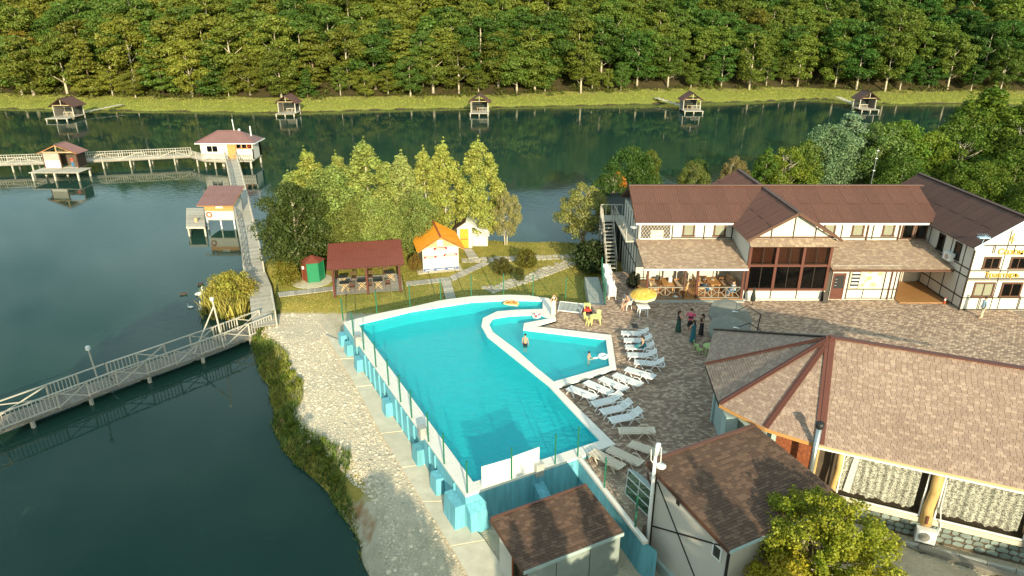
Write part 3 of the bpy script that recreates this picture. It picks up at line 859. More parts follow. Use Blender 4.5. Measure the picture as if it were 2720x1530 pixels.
board((-1.38,25.42), (-.06,26.1), .22, 1.34, 1.30); board((.02,26.14), (1.28,26.8), .22, 1.36, 1.42)

# patio slab and its paving stones
PATIO = [(5.25,28.8),(2.62,34.38),(6.38,36.62),(6.7,41.18),(1.55,42.57),(3.15,43.62),(3.02,47.0),(2.8,47.45),(7.0,46.6),(7.35,52.4),(7.6,53.6),(9.9,53.6),(9.9,48.0),(17.4,48.0),(17.4,47.8),(45,47.8),(45,22),(24,22),(14,27),(10.9,26.0),(5.6,23.2),(5.35,22.4),(3.3,27.7)]
ps = MB().prism(PATIO, -2.4, -.03).build('patio', 'mortar'); tag(ps, kind='structure')
retw = MB()
retw.poly((3.29,27.69,-2.4), (5.34,22.38,-2.4), (5.34,22.38,.05), (3.29,27.69,.05))
retw.poly((5.34,22.38,-2.4), (5.9,21.6,-2.4), (5.9,21.6,.05), (5.34,22.38,.05))
rw = retw.build('retaining_wall', 'pool_outer', thing('retaining_wall', 'blue painted retaining wall with white coping below the patio corner', 'wall', (4.3, 25, 0)))
RW = rw.parent
bar('coping', RW, 'coping', (3.32,27.66,.13), (5.50,22.0,.13), .22, .16)
for p in ((4.22,25.4), (5.2,22.85)):
    MB().box(p[0]-.035, p[1]-.035, .2, p[0]+.035, p[1]+.035, 1.85).build('fence_post', 'green_steel', RW)
for i in range(6): bar('wire', RW, 'green_steel', (3.3,27.7,.35+i*.28), (5.4,22.3,.35+i*.28), .008, .008)
# pale wire-glass screen behind it
scr = thing('glass_screen', 'pale greenish framed screen leaning by the patio retaining wall', 'screen', (5.7, 24.6, 0))
MB().slab([(5.15,25.2,.05),(6.3,22.9,.05),(6.38,22.94,1.35),(5.23,25.24,1.35)], .03).build('panel', 'net_green', scr)
for t in (0, .33, .66, 1.0): bar('frame_bar', scr, 'white_metal', (5.15+1.15*t,25.2-2.3*t,.05), (5.23+1.15*t,25.24-2.3*t,1.36), .04, .04)
for z in (.05, .5, .95, 1.36): bar('frame_bar', scr, 'white_metal', (5.15+.06*z,25.2,z), (6.3+.06*z,22.9,z), .035, .035)
MB().slab([(5.25,25.28,1.36),(6.4,22.98,1.36),(6.9,23.3,1.0),(5.7,25.5,1.0)], .03).build('cover', 'teal_wall', scr)

rnd = random.Random(5); PAV = []
def inner_ok(x, y):
    return all(inpoly(x+dx, y+dy, PATIO) for dx in (-.14, .14) for dy in (-.09, .09))
y = 22.2; row = 0
pm = MB()
while y < 53.4:
    x = 2.0-(row % 2)*.11; step = .22
    while x < 40:
        if y < 27.5 and x > 9.5: x += step; continue
        if x > 36.5 or (y < 34 and x > 13) or (y < 30 and x > 11): x += step; continue
        if inner_ok(x, y): PAV.append((x+rnd.uniform(-.007, .007), y+rnd.uniform(-.007, .007), rnd.uniform(-.004, .006)))
        x += step
    y += .15; row += 1
PAV.sort(key=lambda p: p[0]**2+p[1]**2)
pme = bpy.data.meshes.new('paving_stone')
pb = [(-.105,-.07,-.028),(.105,-.07,-.028),(.105,.07,-.028),(-.105,.07,-.028),(-.099,-.064,.0),(.099,-.064,.0),(.099,.064,.0),(-.099,.064,.0)]
pf = [(4,5,6,7),(0,1,5,4),(1,2,6,5),(2,3,7,6),(3,0,4,7)]
pme.from_pydata(pb, [], pf); pme.materials.append(M['paver']); pme.update()
for i, (x, y, z) in enumerate(PAV):
    if i < 300:
        o = link('paving_stone', pme, ps); o.location = (x, y, z)
    else: pm.add([(x+q[0], y+q[1], z+q[2]) for q in pb], pf)
pm.build('paving_stones', 'paver', ps, kind='stuff')
# concrete strip at the foot of the pool wall, poured in bays
strip = [(-13.5,44.48),(-11.6,40.8),(-9.75,37.2),(-7.3,32.15),(-5.7,29.15),(-4.3,26.55),(-2.7,23.65),(-1.7,21.7)]
inn = [(-11.9,43.3),(-10.6,40.9),(-8.75,37.4),(-6.1,32.4),(-4.5,29.4),(-3.0,26.6),(-1.2,24.0),(.4,21.0)]
cs_ = thing('concrete_strip', 'pale concrete strip at the foot of the pool wall', 'pavement', (-7, 33, -1.5))
for i in range(len(strip)-1):
    k = .012
    p = [strip[i], strip[i+1], inn[i+1], inn[i]]; cx = sum(q[0] for q in p)/4; cy = sum(q[1] for q in p)/4
    p = [(cx+(q[0]-cx)*(1-k), cy+(q[1]-cy)*(1-k)) for q in p]
    MB().prism(p, -2.2, -1.42-.03*i).build('slab', 'concrete', cs_)
# ------------------------------------------------------------------ half-timbered guesthouse
H = thing('guesthouse', 'long white half-timbered guesthouse with brown corrugated roofs behind the paved yard', 'building', (21, 51, 0))
UW, FW = 51.3, 47.6           # upper wall plane, front wall plane
def wall(x0, y0, z0, x1, y1, z1, m='white_wall'): return block('wall', H, m, x0, y0, z0, x1, y1, z1)
wall(9.95, UW, -1.4, 33.0, 58.4, 5.05)
wall(17.55, FW, .0, 23.55, 51.28, .85)                      # parapet under the big glazing
wall(23.9, FW, 0, 29.05, 51.28, 2.75)
wall(32.75, 45.66, -.02, 38.35, 58.6, 5.1)
MB().add([(32.75,45.66,5.1),(38.35,45.66,5.1),(35.55,45.66,6.95),(32.75,46.0,5.1),(38.35,46.0,5.1),(35.55,46.0,6.95)], [(0,1,2),(5,4,3),(0,3,4,1),(1,4,5,2),(2,5,3,0)]).build('gable_wall', 'white_wall', H)
# main roof
def roof(name, sl, m, rows=2, t=.10):
    p = MB().slab(sl, t).build(name, 'timber_brown', H)
    sheets(p, sl, m, rows=rows)
    return p
roof('roof', [(9.6,50.85,5.12),(33.2,50.85,5.12),(33.2,54.8,7.02),(9.6,54.8,7.02)], 'sheet_brown')
roof('roof', [(33.2,58.8,5.12),(9.6,58.8,5.12),(9.6,54.8,7.02),(33.2,54.8,7.02)], 'sheet_brown')
bar('ridge_cap', H, 'sheet_brown', (9.55,54.8,7.07), (33.6,54.8,7.07), .30, .08)
bar('gutter', H, 'white_paint', (9.6,50.78,5.0), (17.15,50.78,5.0), .09, .14)
bar('gutter', H, 'white_paint', (23.8,50.78,5.0), (32.3,50.78,5.0), .09, .14)
bar('barge_board', H, 'timber_brown', (9.58,50.85,5.07), (9.58,54.8,6.97), .06, .2)
# wing roof
p = MB().slab([(32.35,45.2,4.93),(32.35,58.9,4.93),(35.55,58.9,7.08),(35.55,45.2,7.08)], .1).build('roof', 'timber_dark', H)
sheets(p, [(32.35,58.9,4.93),(32.35,45.2,4.93),(35.55,45.2,7.08),(35.55,58.9,7.08)], 'sheet_dark')
p = MB().slab([(38.75,45.2,4.93),(38.75,58.9,4.93),(35.55,58.9,7.08),(35.55,45.2,7.08)], .1).build('roof', 'timber_dark', H)
sheets(p, [(38.75,45.2,4.93),(38.75,58.9,4.93),(35.55,58.9,7.08),(35.55,45.2,7.08)], 'sheet_dark')
bar('ridge_cap', H, 'sheet_dark', (35.55,45.15,7.13), (35.55,58.95,7.13), .3, .08)
bar('barge_board', H, 'white_paint', (32.35,45.17,4.9), (35.55,45.17,7.05), .05, .16)
bar('barge_board', H, 'white_paint', (35.55,45.17,7.05), (38.75,45.17,4.9), .05, .16)
# cross gable over the glazed block
def cross(y1):
    for s in (-1, 1):
        ex = 20.5+s*3.45
        c4 = [(ex,47.05,4.88),(ex,y1,4.88),(20.5,y1,6.92),(20.5,47.05,6.92)]
        q = MB().slab(c4, .1).build('roof', 'timber_dark', H)
        sheets(q, c4 if s > 0 else [c4[1], c4[0], c4[3], c4[2]], 'sheet_brown')
cross(61.2)
bar('ridge_cap', H, 'sheet_dark', (20.5,47.0,6.97), (20.5,61.2,6.97), .3, .08)
for s in (-1, 1): bar('barge_board', H, 'timber_brown', (20.5,47.03,6.9), (20.5+s*3.45,47.03,4.86), .06, .2)
MB().add([(17.5,47.5,4.9),(23.5,47.5,4.9),(20.5,47.5,6.75),(17.5,47.62,4.9),(23.5,47.62,4.9),(20.5,47.62,6.75)], [(0,1,2),(5,4,3),(0,3,4,1)]).build('gable_wall', 'white_wall', H)
for x, zt in ((18.9, 5.7), (20.5, 6.7), (22.1, 5.7)): bar('timber', H, 'timber_dark', (x,47.485,4.9), (x,47.485,zt), .08, .04)
bar('timber', H, 'timber_brown', (17.5,47.47,5.0), (23.5,47.47,5.0), .08, .12)
pp = MB().slab([(17.3,46.9,4.45),(23.7,46.9,4.45),(23.7,47.55,4.86),(17.3,47.55,4.86)], .06).build('pent_roof', 'timber_brown', H)
shingles(pp, [(17.3,46.9,4.45),(23.7,46.9,4.45),(23.7,47.55,4.86),(17.3,47.55,4.86)], 'shingle_buff', .3, .2, 3)
# glazed block
for x in (17.55, 23.55): MB().box(x-.09, FW, .0, x+.09, UW, 4.6).build('wall', 'white_wall', H)
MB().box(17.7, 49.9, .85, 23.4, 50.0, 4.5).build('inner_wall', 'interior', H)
MB().box(17.7, FW+.25, 2.92, 23.4, FW+.28, 4.4).build('reflection_sheet', 'reflection_brown', H)  # added sheet: its colour gives the upper panes their brown reflection
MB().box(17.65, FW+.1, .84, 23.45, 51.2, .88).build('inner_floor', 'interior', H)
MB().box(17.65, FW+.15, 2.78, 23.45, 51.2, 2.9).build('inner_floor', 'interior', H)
for z in (.86, 2.78, 4.42): bar('transom', H, 'mahogany', (17.5,FW-.05,z), (23.62,FW-.05,z), .16, .17)
for i in range(4):
    x = 17.58+i*1.98; bar('post', H, 'mahogany', (x,FW-.06,.86), (x,FW-.06,4.42), .2, .18)
for i in range(3):
    for r_, (z0, z1) in enumerate(((.95, 2.69), (2.87, 4.33))):
        for k in range(2):
            x0 = 17.69+i*1.98+k*.90
            MB().box(x0, FW-.03, z0, x0+.86, FW-.02, z1).build('glass_pane', 'glass_brown' if r_ else 'glass_dark', H)  # upper panes let the reflection-coloured sheet show through
        bar('mullion', H, 'timber_dark', (18.57+i*1.98,FW-.045,z0), (18.57+i*1.98,FW-.045,z1), .05, .06)
for x in (17.6, 19.55, 21.5, 23.45): bar('timber', H, 'timber_dark', (x,FW-.012,.1), (x,FW-.012,.78), .075, .03)
bar('plinth', H, 'cream_wall', (17.5,FW-.10,.05), (23.65,FW-.10,.05), .16, .12)
# timbers and windows of the upper floor
for x in (12.6, 15.1, 17.3, 24.05, 25.9, 28.35, 30.45): bar('timber', H, 'timber_dark', (x,UW-.012,3.6), (x,UW-.012,5.0), .085, .035)
for x0, x1 in ((12.6, 17.3), (23.8, 30.4)): bar('timber', H, 'timber_dark', (x0,UW-.018,3.72), (x1,UW-.018,3.72), .04, .08)
for xc in (13.87, 16.3, 24.9, 27.15, 29.55): window(H, xc-.48, 3.82, xc+.48, 4.92, UW, curtain=True, gm='glass_clear', mull=0)
for x in (27.9, 30.4): bar('downpipe', H, 'timber_brown', (x,UW-.08,3.4), (x,UW-.08,4.95), .09, .09)
for x0, x1 in ((30.6, 31.55), (31.62, 32.6)): window(H, x0, 3.6, x1, 4.98, UW, 'timber_brown', 'glass_dark', 0, True)
# balcony corner with white lattice
MB().box(10.02, UW-.03, 3.62, 12.5, UW-.02, 5.0).build('balcony_back', 'interior', H)
MB().box(10.9, UW-.05, 3.66, 11.9, UW-.035, 4.35).build('balcony_curtain', 'curtain_lit', H)
lat = MB(); x0, x1, z0, z1 = 10.05, 12.45, 3.66, 4.96
for s in (1, -1):
    k = -1.4
    while k < 2.6:
        pts = []
        for z in (z0, z1):
            x = x0+k+(z-z0)*.72*s+(0 if s > 0 else .93); pts.append([x, z])
        (xa, za), (xb, zb) = pts
        def cl(xa, za, xb, zb):
            if xa < x0: za += (x0-xa)*(zb-za)/(xb-xa) if xb != xa else 0; xa = x0
            if xa > x1: za += (x1-xa)*(zb-za)/(xb-xa); xa = x1
            return xa, za
        if not (max(xa, xb) < x0 or min(xa, xb) > x1):
            a2 = cl(xa, za, xb, zb); b2 = cl(xb, zb, xa, za)
            if abs(a2[1]-b2[1]) > .1: bar('lattice_slat', H, 'white_paint', (a2[0],UW-.10-(.012 if s > 0 else 0),a2[1]), (b2[0],UW-.10-(.012 if s > 0 else 0),b2[1]), .012, .035, (0,1,0))
        k += .25
for p_, q_ in (((x0,z0),(x0,z1)), ((x1,z0),(x1,z1)), ((x0,z0),(x1,z0)), ((x0,z1),(x1,z1))): bar('lattice_frame', H, 'white_paint', (p_[0],UW-.1,p_[1]), (q_[0],UW-.1,q_[1]), .07, .07)
# left terrace
TR = [(9.75,47.15,2.72),(17.45,47.15,2.72),(17.45,UW,3.6),(9.75,UW,3.6)]
tr = MB().slab(TR, .09).build('terrace_roof', 'timber_brown', H)
shingles(tr, TR, 'shingle_buff', .26, .17, 11, singles=150)
bar('gutter', H, 'white_paint', (9.75,47.08,2.62), (17.42,47.08,2.62), .08, .13)
MB().box(9.9, 47.45, -.02, 17.45, UW, .12).build('terrace_floor', 'floor_wood', H)
for x in (10.15, 13.9, 17.3): bar('post', H, 'mahogany', (x,47.55,.1), (x,47.55,2.68), .15, .15)
bar('post', H, 'timber_brown', (12.95,47.55,.1), (12.95,47.55,2.68), .13, .13)
bar('beam', H, 'mahogany', (9.9,47.5,2.56), (17.4,47.5,2.56), .13, .14)
MB().box(13.7, 49.4, .12, 13.76, UW, 1.35).build('partition', 'cream_wall', H)
def rail(x0, x1, y=47.55):
    bar('railing', H, 'grey_wood_dark', (x0,y,1.02), (x1,y,1.02), .07, .07); bar('railing', H, 'grey_wood_dark', (x0,y,.2), (x1,y,.2), .06, .06)
    n_ = max(1, round((x1-x0)/1.2)); w_ = (x1-x0)/n_
    for i in range(n_):
        a_ = x0+i*w_; mx = a_+w_/2
        for p, q in (((a_,.98),(a_+w_*.3,.6)), ((a_,.22),(a_+w_*.3,.6)), ((a_+w_,.98),(a_+w_*.7,.6)), ((a_+w_,.22),(a_+w_*.7,.6)), ((a_+w_*.3,.6),(a_+w_*.7,.6)), ((mx,.22),(mx,.98))):
            bar('railing_bar', H, 'grey_wood_dark', (p[0],y,p[1]), (q[0],y,q[1]), .04, .045, (0,1,0))
        if i: bar('railing_bar', H, 'grey_wood_dark', (a_,y,.2), (a_,y,1.0), .05, .05)
rail(10.25, 12.9); rail(14.0, 17.2)
for x in (10.6, 11.9, 13.2, 14.9, 16.2): bar('timber', H, 'timber_dark', (x,UW-.012,.15), (x,UW-.012,2.9), .06, .03)
bar('step', H, 'concrete_grey', (9.9,47.2,.04), (17.45,47.2,.04), .35, .10)
# right terrace
TQ = [(23.65,47.15,2.62),(32.72,47.15,2.62),(32.72,UW,3.52),(23.65,UW,3.52)]
tq = MB().slab(TQ, .09).build('terrace_roof', 'timber_brown', H)
shingles(tq, TQ, 'shingle_buff', .26, .17, 13, singles=150)
bar('gutter', H, 'timber_brown', (23.65,47.08,2.52), (32.6,47.08,2.52), .08, .12)
MB().box(29.05, 46.9, -.02, 32.75, UW, .06).build('porch_floor', 'floor_wood', H)
MB().box(30.0, 51.2, .06, 31.2, 51.29, 2.1).build('porch_door', 'black', H)
MB().box(31.4, 51.2, .06, 32.6, 51.29, 2.3).build('porch_wall', 'cream_wall', H)
for x in (23.95, 25.25, 27.95, 28.75, 29.0): bar('timber', H, 'timber_dark', (x,FW-.012,.05), (x,FW-.012,2.6), .085, .03)
bar('timber', H, 'timber_dark', (25.2,FW-.016,.86), (29.0,FW-.016,.86), .03, .075); bar('timber', H, 'timber_dark', (25.2,FW-.016,.12), (29.0,FW-.016,.12), .03, .05)
bar('timber', H, 'timber_dark', (26.5,FW-.012,.12), (26.5,FW-.012,.86), .05, .03)
bar('downpipe', H, 'timber_brown', (28.4,FW-.08,.05), (28.4,FW-.08,2.5), .07, .07)
dr = MB().box(24.05, FW-.06, .06, 25.0, FW-.005, 2.15).build('door', 'mahogany', H)
MB().box(24.17, FW-.075, .95, 24.88, FW-.062, 1.98).build('door_pane', 'black', dr)
for z in (1.2, 1.45, 1.7): MB().lathe((24.28,FW-.08,z), [(.07,-.005),(.07,.005)], 10).build('sticker', 'white_paint', dr)
MB().tube((24.93,FW-.12,.95), (24.93,FW-.12,1.2), .015).build('handle', 'steel', dr)
po = MB().box(25.35, FW-.04, .92, 27.85, FW-.02, 2.42).build('menu_poster', 'poster', H)
MB().box(25.4, FW-.045, .95, 26.05, FW-.041, 2.38).build('poster_picture', 'black', po)
for k in range(5): MB().box(25.45, FW-.049, 1.0+k*.28, 26.0, FW-.046, 1.12+k*.28).build('poster_stripe', 'white_paint', po)
for x, z, r_ in ((26.7,2.25,.16), (26.75,1.75,.22), (27.15,1.25,.2), (26.35,1.2,.15), (27.5,2.1,.18), (26.5,1.5,.1)):
    q = MB(); n_ = 14; q.add([(x+r_*math.cos(6.283*j/n_), FW-.046, z+r_*.7*math.sin(6.283*j/n_)) for j in range(n_)], [tuple(range(n_))]); q.build('poster_plate', 'plate_food', po)
# wing: side wall timbers facing -X
WX = 32.75
for y in (46.6, 48.2, 49.8, 51.0): bar('timber', H, 'timber_dark', (WX-.012,y,.0), (WX-.012,y,4.95), .03, .07, (1,0,0))
for z in (.12, .95, 2.55, 3.15): bar('timber', H, 'timber_dark', (WX-.014,45.7,z), (WX-.014,51.2,z), .03, .08)
bar('timber', H, 'timber_dark', (WX-.02,45.64,0), (WX-.02,45.64,5.0), .09, .09)
for y in (47.05, 49.1): window(H, y, 3.3, y+.75, 4.6, WX, 'timber_dark', 'glass_dark', 0, 'interior', axis='X')
# wing front (faces the camera)
GY = 45.66
for z in (.06, .98, 2.38, 2.50, 3.08, 5.0): bar('timber', H, 'timber_dark', (32.75,GY-.012,z), (38.35,GY-.012,z), .03, .075)
for x in (34.0, 34.12, 35.5, 36.9, 37.0):
    for z0, z1 in ((.1, .96), (2.52, 3.06), (4.4, 5.0)): bar('timber', H, 'timber_dark', (x,GY-.014,z0), (x,GY-.014,z1), .03, .065, (0,1,0))
bar('timber', H, 'timber_dark', (34.95,GY-.01,.1), (34.95,GY-.01,6.5), .03, .065, (0,1,0))
window(H, 33.35, 1.05, 34.85, 2.2, GY, gm='glass_clear', mull=1); window(H, 35.35, 1.05, 36.85, 2.2, GY, gm='glass_dark', mull=1, curtain='curtain_lit')
window(H, 33.55, 3.2, 34.75, 4.15, GY, gm='glass_dark', mull=1, curtain='interior'); window(H, 35.45, 3.2, 36.65, 4.15, GY, gm='glass_dark', mull=1, curtain='rust_red')
for txt, x, z, sz in (('Созон', 34.35, 4.33, .62), ('Трактиръ', 33.85, 2.60, .55)):
    me_ = text_mesh(txt, sz, .03); me_.materials.clear(); me_.materials.append(M['gold'])
    o = link('sign_letters', me_, H); o.location = (x-21, GY-.06-51, z); o.rotation_euler = (R(90), 0, 0)
q = MB(); q.path([(35.2,GY-.05,5.85),(34.95,GY-.05,5.35),(35.3,GY-.05,5.38)], .035, 6); q.path([(35.18,GY-.05,5.6),(35.14,GY-.05,5.1)], .03, 6); q.build('sign_emblem', 'gold', H)
# antenna and floodlight at the wing's eave corner
q = MB(); q.tube((32.75,45.25,5.0), (32.85,45.15,5.9), .02); q.box(32.35,44.95,5.72,33.1,45.3,5.78)
for k in range(5): q.beam((32.4+k*.16,44.9,5.82), (32.4+k*.16,45.4,5.95), .012, .012)
q.build('antenna', 'cloth_blue', H)
MB().box(32.45, 45.2, 4.75, 32.8, 45.42, 4.9).build('floodlight', 'white_metal', H)
# air-conditioner on the wing's side wall, resting above the terrace roof
ac = MB().box(32.30, 47.5, 3.12, 32.72, 48.3, 3.68).build('air_conditioner', 'white_metal', H)
q = MB(); n_ = 14; q.add([(32.29, 47.83+.22*math.cos(6.283*j/n_), 3.4+.22*math.sin(6.283*j/n_)) for j in range(n_)], [tuple(range(n_))]); q.build('fan_grille', 'steel', ac)
# left side wall in the shade, balcony, dish
for y in (51.5, 52.6, 53.8, 55.0, 56.2, 57.4): bar('timber', H, 'timber_dark', (9.938,y,-.8), (9.938,y,4.9), .03, .07, (1,0,0))
for z in (1.3, 2.9): bar('timber', H, 'timber_dark', (9.932,51.3,z), (9.932,58.3,z), .03, .09)
MB().box(9.0, 51.4, 3.3, 9.93, 58.2, 3.42).build('balcony_floor', 'grey_wood', H)
for z in (3.9, 4.4): bar('balcony_rail', H, 'grey_wood', (9.03,51.4,z), (9.03,58.2,z), .05, .05)
for k in range(9): bar('balcony_baluster', H, 'grey_wood', (9.03,51.4+k*.85,3.42), (9.03,51.4+k*.85,4.42), .05, .05)
MB().lathe((9.5,51.1,4.6), [(.03,-.1),(.2,-.02),(.28,.06),(.27,.07)], 14).build('satellite_dish', 'white_metal', H)
# outside stair
st = thing('outside_staircase', 'steep grey wooden staircase climbing the shaded end of the guesthouse', 'staircase', (8.4, 55, 0))
N = 14
for k in range(N):
    t = k/(N-1); bar('tread', st, 'grey_wood', (7.98,53.9+t*3.9,.2+t*2.95), (8.78,53.9+t*3.9,.2+t*2.95), .28, .05)
for x in (7.95, 8.8):
    bar('stringer', st, 'grey_wood_dark', (x,53.7,.0), (x,57.9,3.15), .05, .2)
    bar('handrail', st, 'grey_wood', (x,53.8,1.05), (x,57.8,4.15), .05, .06)
    for k in range(5): bar('rail_post', st, 'grey_wood', (x,53.9+k*.97,.15+k*.74), (x,53.9+k*.97,1.1+k*.76), .05, .05)
MB().box(7.9, 57.7, 3.1, 10.0, 59.4, 3.2).build('landing', 'grey_wood', st)
for p, q in (((7.95,57.8),(7.95,59.3)), ((7.95,59.3),(9.9,59.3))):
    bar('landing_rail', st, 'grey_wood', (*p,4.2), (*q,4.2), .05, .06)
    for k in range(5): t = k/4; bar('rail_post', st, 'grey_wood', (p[0]+(q[0]-p[0])*t,p[1]+(q[1]-p[1])*t,3.2), (p[0]+(q[0]-p[0])*t,p[1]+(q[1]-p[1])*t,4.2), .05, .05)
for x, y in ((7.95,59.3), (9.9,59.3), (7.95,57.8)): bar('landing_post', st, 'grey_wood_dark', (x,y,-1.5), (x,y,3.1), .12, .12)
# dark flat-roofed annex behind
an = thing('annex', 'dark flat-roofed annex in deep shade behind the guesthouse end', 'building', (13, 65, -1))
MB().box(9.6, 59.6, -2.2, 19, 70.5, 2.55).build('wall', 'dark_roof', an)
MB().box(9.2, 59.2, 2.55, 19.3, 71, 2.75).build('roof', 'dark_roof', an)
# ------------------------------------------------------------------ shingled restaurant pavilion
def lace_mat():
    m = bpy.data.materials.new('lace_net'); m.use_nodes = True
    n, l = m.node_tree.nodes, m.node_tree.links; n.remove(n['Principled BSDF'])
    tc = n.new('ShaderNodeTexCoord'); mp = n.new('ShaderNodeMapping'); mp.inputs['Scale'].default_value = (1, 1, 1.2); l.new(tc.outputs['Object'], mp.inputs[0])
    no = n.new('ShaderNodeTexNoise'); no.inputs['Scale'].default_value = 11; no.inputs['Detail'].default_value = 2; no.inputs['Distortion'].default_value = 1.6; l.new(mp.outputs[0], no.inputs['Vector'])
    mr = n.new('ShaderNodeMapRange'); mr.inputs[1].default_value = .47; mr.inputs[2].default_value = .54; mr.inputs[3].default_value = .28; mr.inputs[4].default_value = 1; l.new(no.outputs[0], mr.inputs[0])
    d = n.new('ShaderNodeBsdfDiffuse'); d.inputs[0].default_value = (.74, .71, .62, 1); t = n.new('ShaderNodeBsdfTransparent'); ms = n.new('ShaderNodeMixShader')
    l.new(mr.outputs[0], ms.inputs[0]); l.new(t.outputs[0], ms.inputs[1]); l.new(d.outputs[0], ms.inputs[2]); l.new(ms.outputs[0], n['Material Output'].inputs[0])
    M['lace_net'] = m
lace_mat()
PV = thing('restaurant_pavilion', 'large pavilion with tan shingle roof, maroon hip boards and lace-curtained windows', 'building', (16, 28, 0))
A = Vector((14.71, 28.27, 6.4)); WD = Vector((.918, -.397, 0)).normalized(); ND = Vector((.397, .918, 0)).normalized()
E_ = [Vector(p) for p in ((11.74,35.72,3.2),(10.14,31.57,3.2),(9.77,27.66,3.2),(11.25,25.69,3.2),(13.12,24.44,3.2))]
B_ = A+WD*13.0; E5 = E_[4]+WD*15.5; EB = A+ND*7.6; EB.z = 3.2; EB2 = EB+WD*13
facets = [([E_[4], E5, B_+WD*0, A], 41, 150), ([E_[3], E_[4], A], 42, 60), ([E_[2], E_[3], A], 43, 50), ([E_[1], E_[2], A], 44, 30), ([E_[0], E_[1], A], 45, 10)]
hidden = [[EB, E_[0], A], [EB2, EB, A, B_]]
for k, (f_, sd, sg) in enumerate(facets):
    if k == 0: f_ = [E_[4], E5, Vector((B_.x, B_.y, B_.z)), A]
    r_ = MB().slab([p for p in f_], .1).build('roof', 'timber_brown', PV)
    shingles(r_, f_, 'shingle_tan', .22, .125, sd, singles=sg, umax=11.5)
for f_ in hidden:
    r_ = MB().slab(f_, .1).build('roof', 'shingle_tan', PV)
nrm = Vector((0, 0, 1))
for p in E_[1:]:
    q = p+Vector((0, 0, .07)); bar('hip_board', PV, 'mahogany', q, A+Vector((0, 0, .07)), .40 if p is E_[4] else .30, .035); bar('hip_ridge', PV, 'mahogany', q+Vector((0,0,.04)), A+Vector((0, 0, .11)), .09, .03)
bar('hip_board', PV, 'timber_dark', E_[0]+Vector((0,0,.06)), A+Vector((0,0,.06)), .22, .05)
bar('ridge_board', PV, 'mahogany', A+Vector((0,0,.06)), B_+Vector((0,0,.06)), .30, .06)
for i in range(4): bar('fascia', PV, 'timber_dark' if i < 2 else 'wood_orange', E_[i]-Vector((0,0,.07)), E_[i+1]-Vector((0,0,.07)), .04, .17)
bar('fascia', PV, 'wood_tan', E_[4]-Vector((0,0,.06)), E5-Vector((0,0,.06)), .05, .16)
bar('gutter', PV, 'white_paint', E_[4]-Vector((0,0,.13))-ND*.05, E5-Vector((0,0,.13))-ND*.05, .06, .05)
# walls of the rounded end
ctr = Vector((A.x, A.y, 0))
def ins(p, d): 
    v = (ctr-Vector((p.x, p.y, 0))); L_ = v.length; q = Vector((p.x, p.y, 0))+v*(d/L_); return q
ring = [ins(p, .75) for p in E_]
for i in range(4):
    a_, b_ = ring[i], ring[i+1]
    MB().add([(a_.x,a_.y,-2.2),(b_.x,b_.y,-2.2),(b_.x,b_.y,3.3),(a_.x,a_.y,3.3)], [(0,1,2,3)]).build('wall', ('teal_wall','teal_wall','teal_wall','rust_shake')[i], PV)
    bar('corner_post', PV, 'teal_wall' if i < 3 else 'log', (b_.x,b_.y,-1), (b_.x,b_.y,3.2), .22, .22)
MB().box(9.95, 27.0, 0, 10.5, 27.6, 2.9).build('corner_pillar', 'teal_wall', PV)
# lace-curtained front
F0 = E_[4]+ND*.62; F0.z = 0
def fp(s, o, z): 
    q = F0+WD*s-ND*o; return (q.x, q.y, z)
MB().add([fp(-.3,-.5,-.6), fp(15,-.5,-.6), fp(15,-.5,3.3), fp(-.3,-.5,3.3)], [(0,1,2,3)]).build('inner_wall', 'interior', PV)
MB().add([fp(-.3,0,-.9), fp(15,0,-.9), fp(15,0,.42), fp(-.3,0,.42), fp(-.3,-.5,.42), fp(15,-.5,.42)], [(0,1,2,3),(3,2,5,4)]).build('base_wall', 'soil', PV)
MB().add([fp(-.2,.10,.18), fp(15,.10,.18), fp(15,.10,.40), fp(-.2,.10,.40), fp(-.2,-.05,.43), fp(15,-.05,.43), fp(-.2,0,.18), fp(15,0,.18)], [(0,1,2,3),(3,2,5,4),(1,0,6,7)]).build('ledge', 'concrete', PV)
MB().add([fp(-.3,.0,2.75), fp(15,.0,2.75), fp(15,.0,3.25), fp(-.3,.0,3.25)], [(0,1,2,3)]).build('lintel', 'wood_tan', PV)
POSTS = [.95, 4.62, 8.35, 12.1]
for k, s in enumerate(POSTS):
    q = MB(); q.path([fp(s+.03,.12,.2), fp(s-.03,.12,1.0), fp(s+.04,.12,1.9), fp(s,.12,3.1)], [.24,.21,.2,.23] if k else [.12,.12,.12,.12], 10); q.build('log_post', 'log', PV, smooth=True)
    if k == 1: bar('post_inset', PV, 'mahogany', fp(s,.35,.35), fp(s,.35,.75), .1, .04, (0,1,0))
spans = [(1.12, 4.35), (4.92, 8.08), (8.62, 11.8)]
rr = random.Random(8)
for a_, b_ in spans:
    fr = MB()
    for s in (a_, b_): fr.beam(fp(s,.02,.44), fp(s,.02,2.75), .06, .07, ND)
    for z in (.47, 2.72): fr.beam(fp(a_,.02,z), fp(b_,.02,z), .07, .06)
    wf = fr.build('window', 'white_paint', PV)
    MB().add([fp(a_,.0,.46), fp(b_,.0,.46), fp(b_,.0,2.72), fp(a_,.0,2.72)], [(0,1,2,3)]).build('pane', 'glass_clear', wf)
    cm = MB(); n_ = 60
    for i in range(n_+1):
        s = a_+.06+(b_-a_-.30)*i/n_; o = -.14+.035*math.sin(i*1.1+a_)+.02*math.sin(i*.37); zb = .66+.05*math.sin(i*.45)+.03*math.sin(i*1.3)
        cm.v += [fp(s,o,zb), fp(s,o,2.74)]
    cm.f = [(2*i, 2*i+2, 2*i+3, 2*i+1) for i in range(n_)]
    cm.build('lace_curtain', 'lace_net', wf, smooth=True)
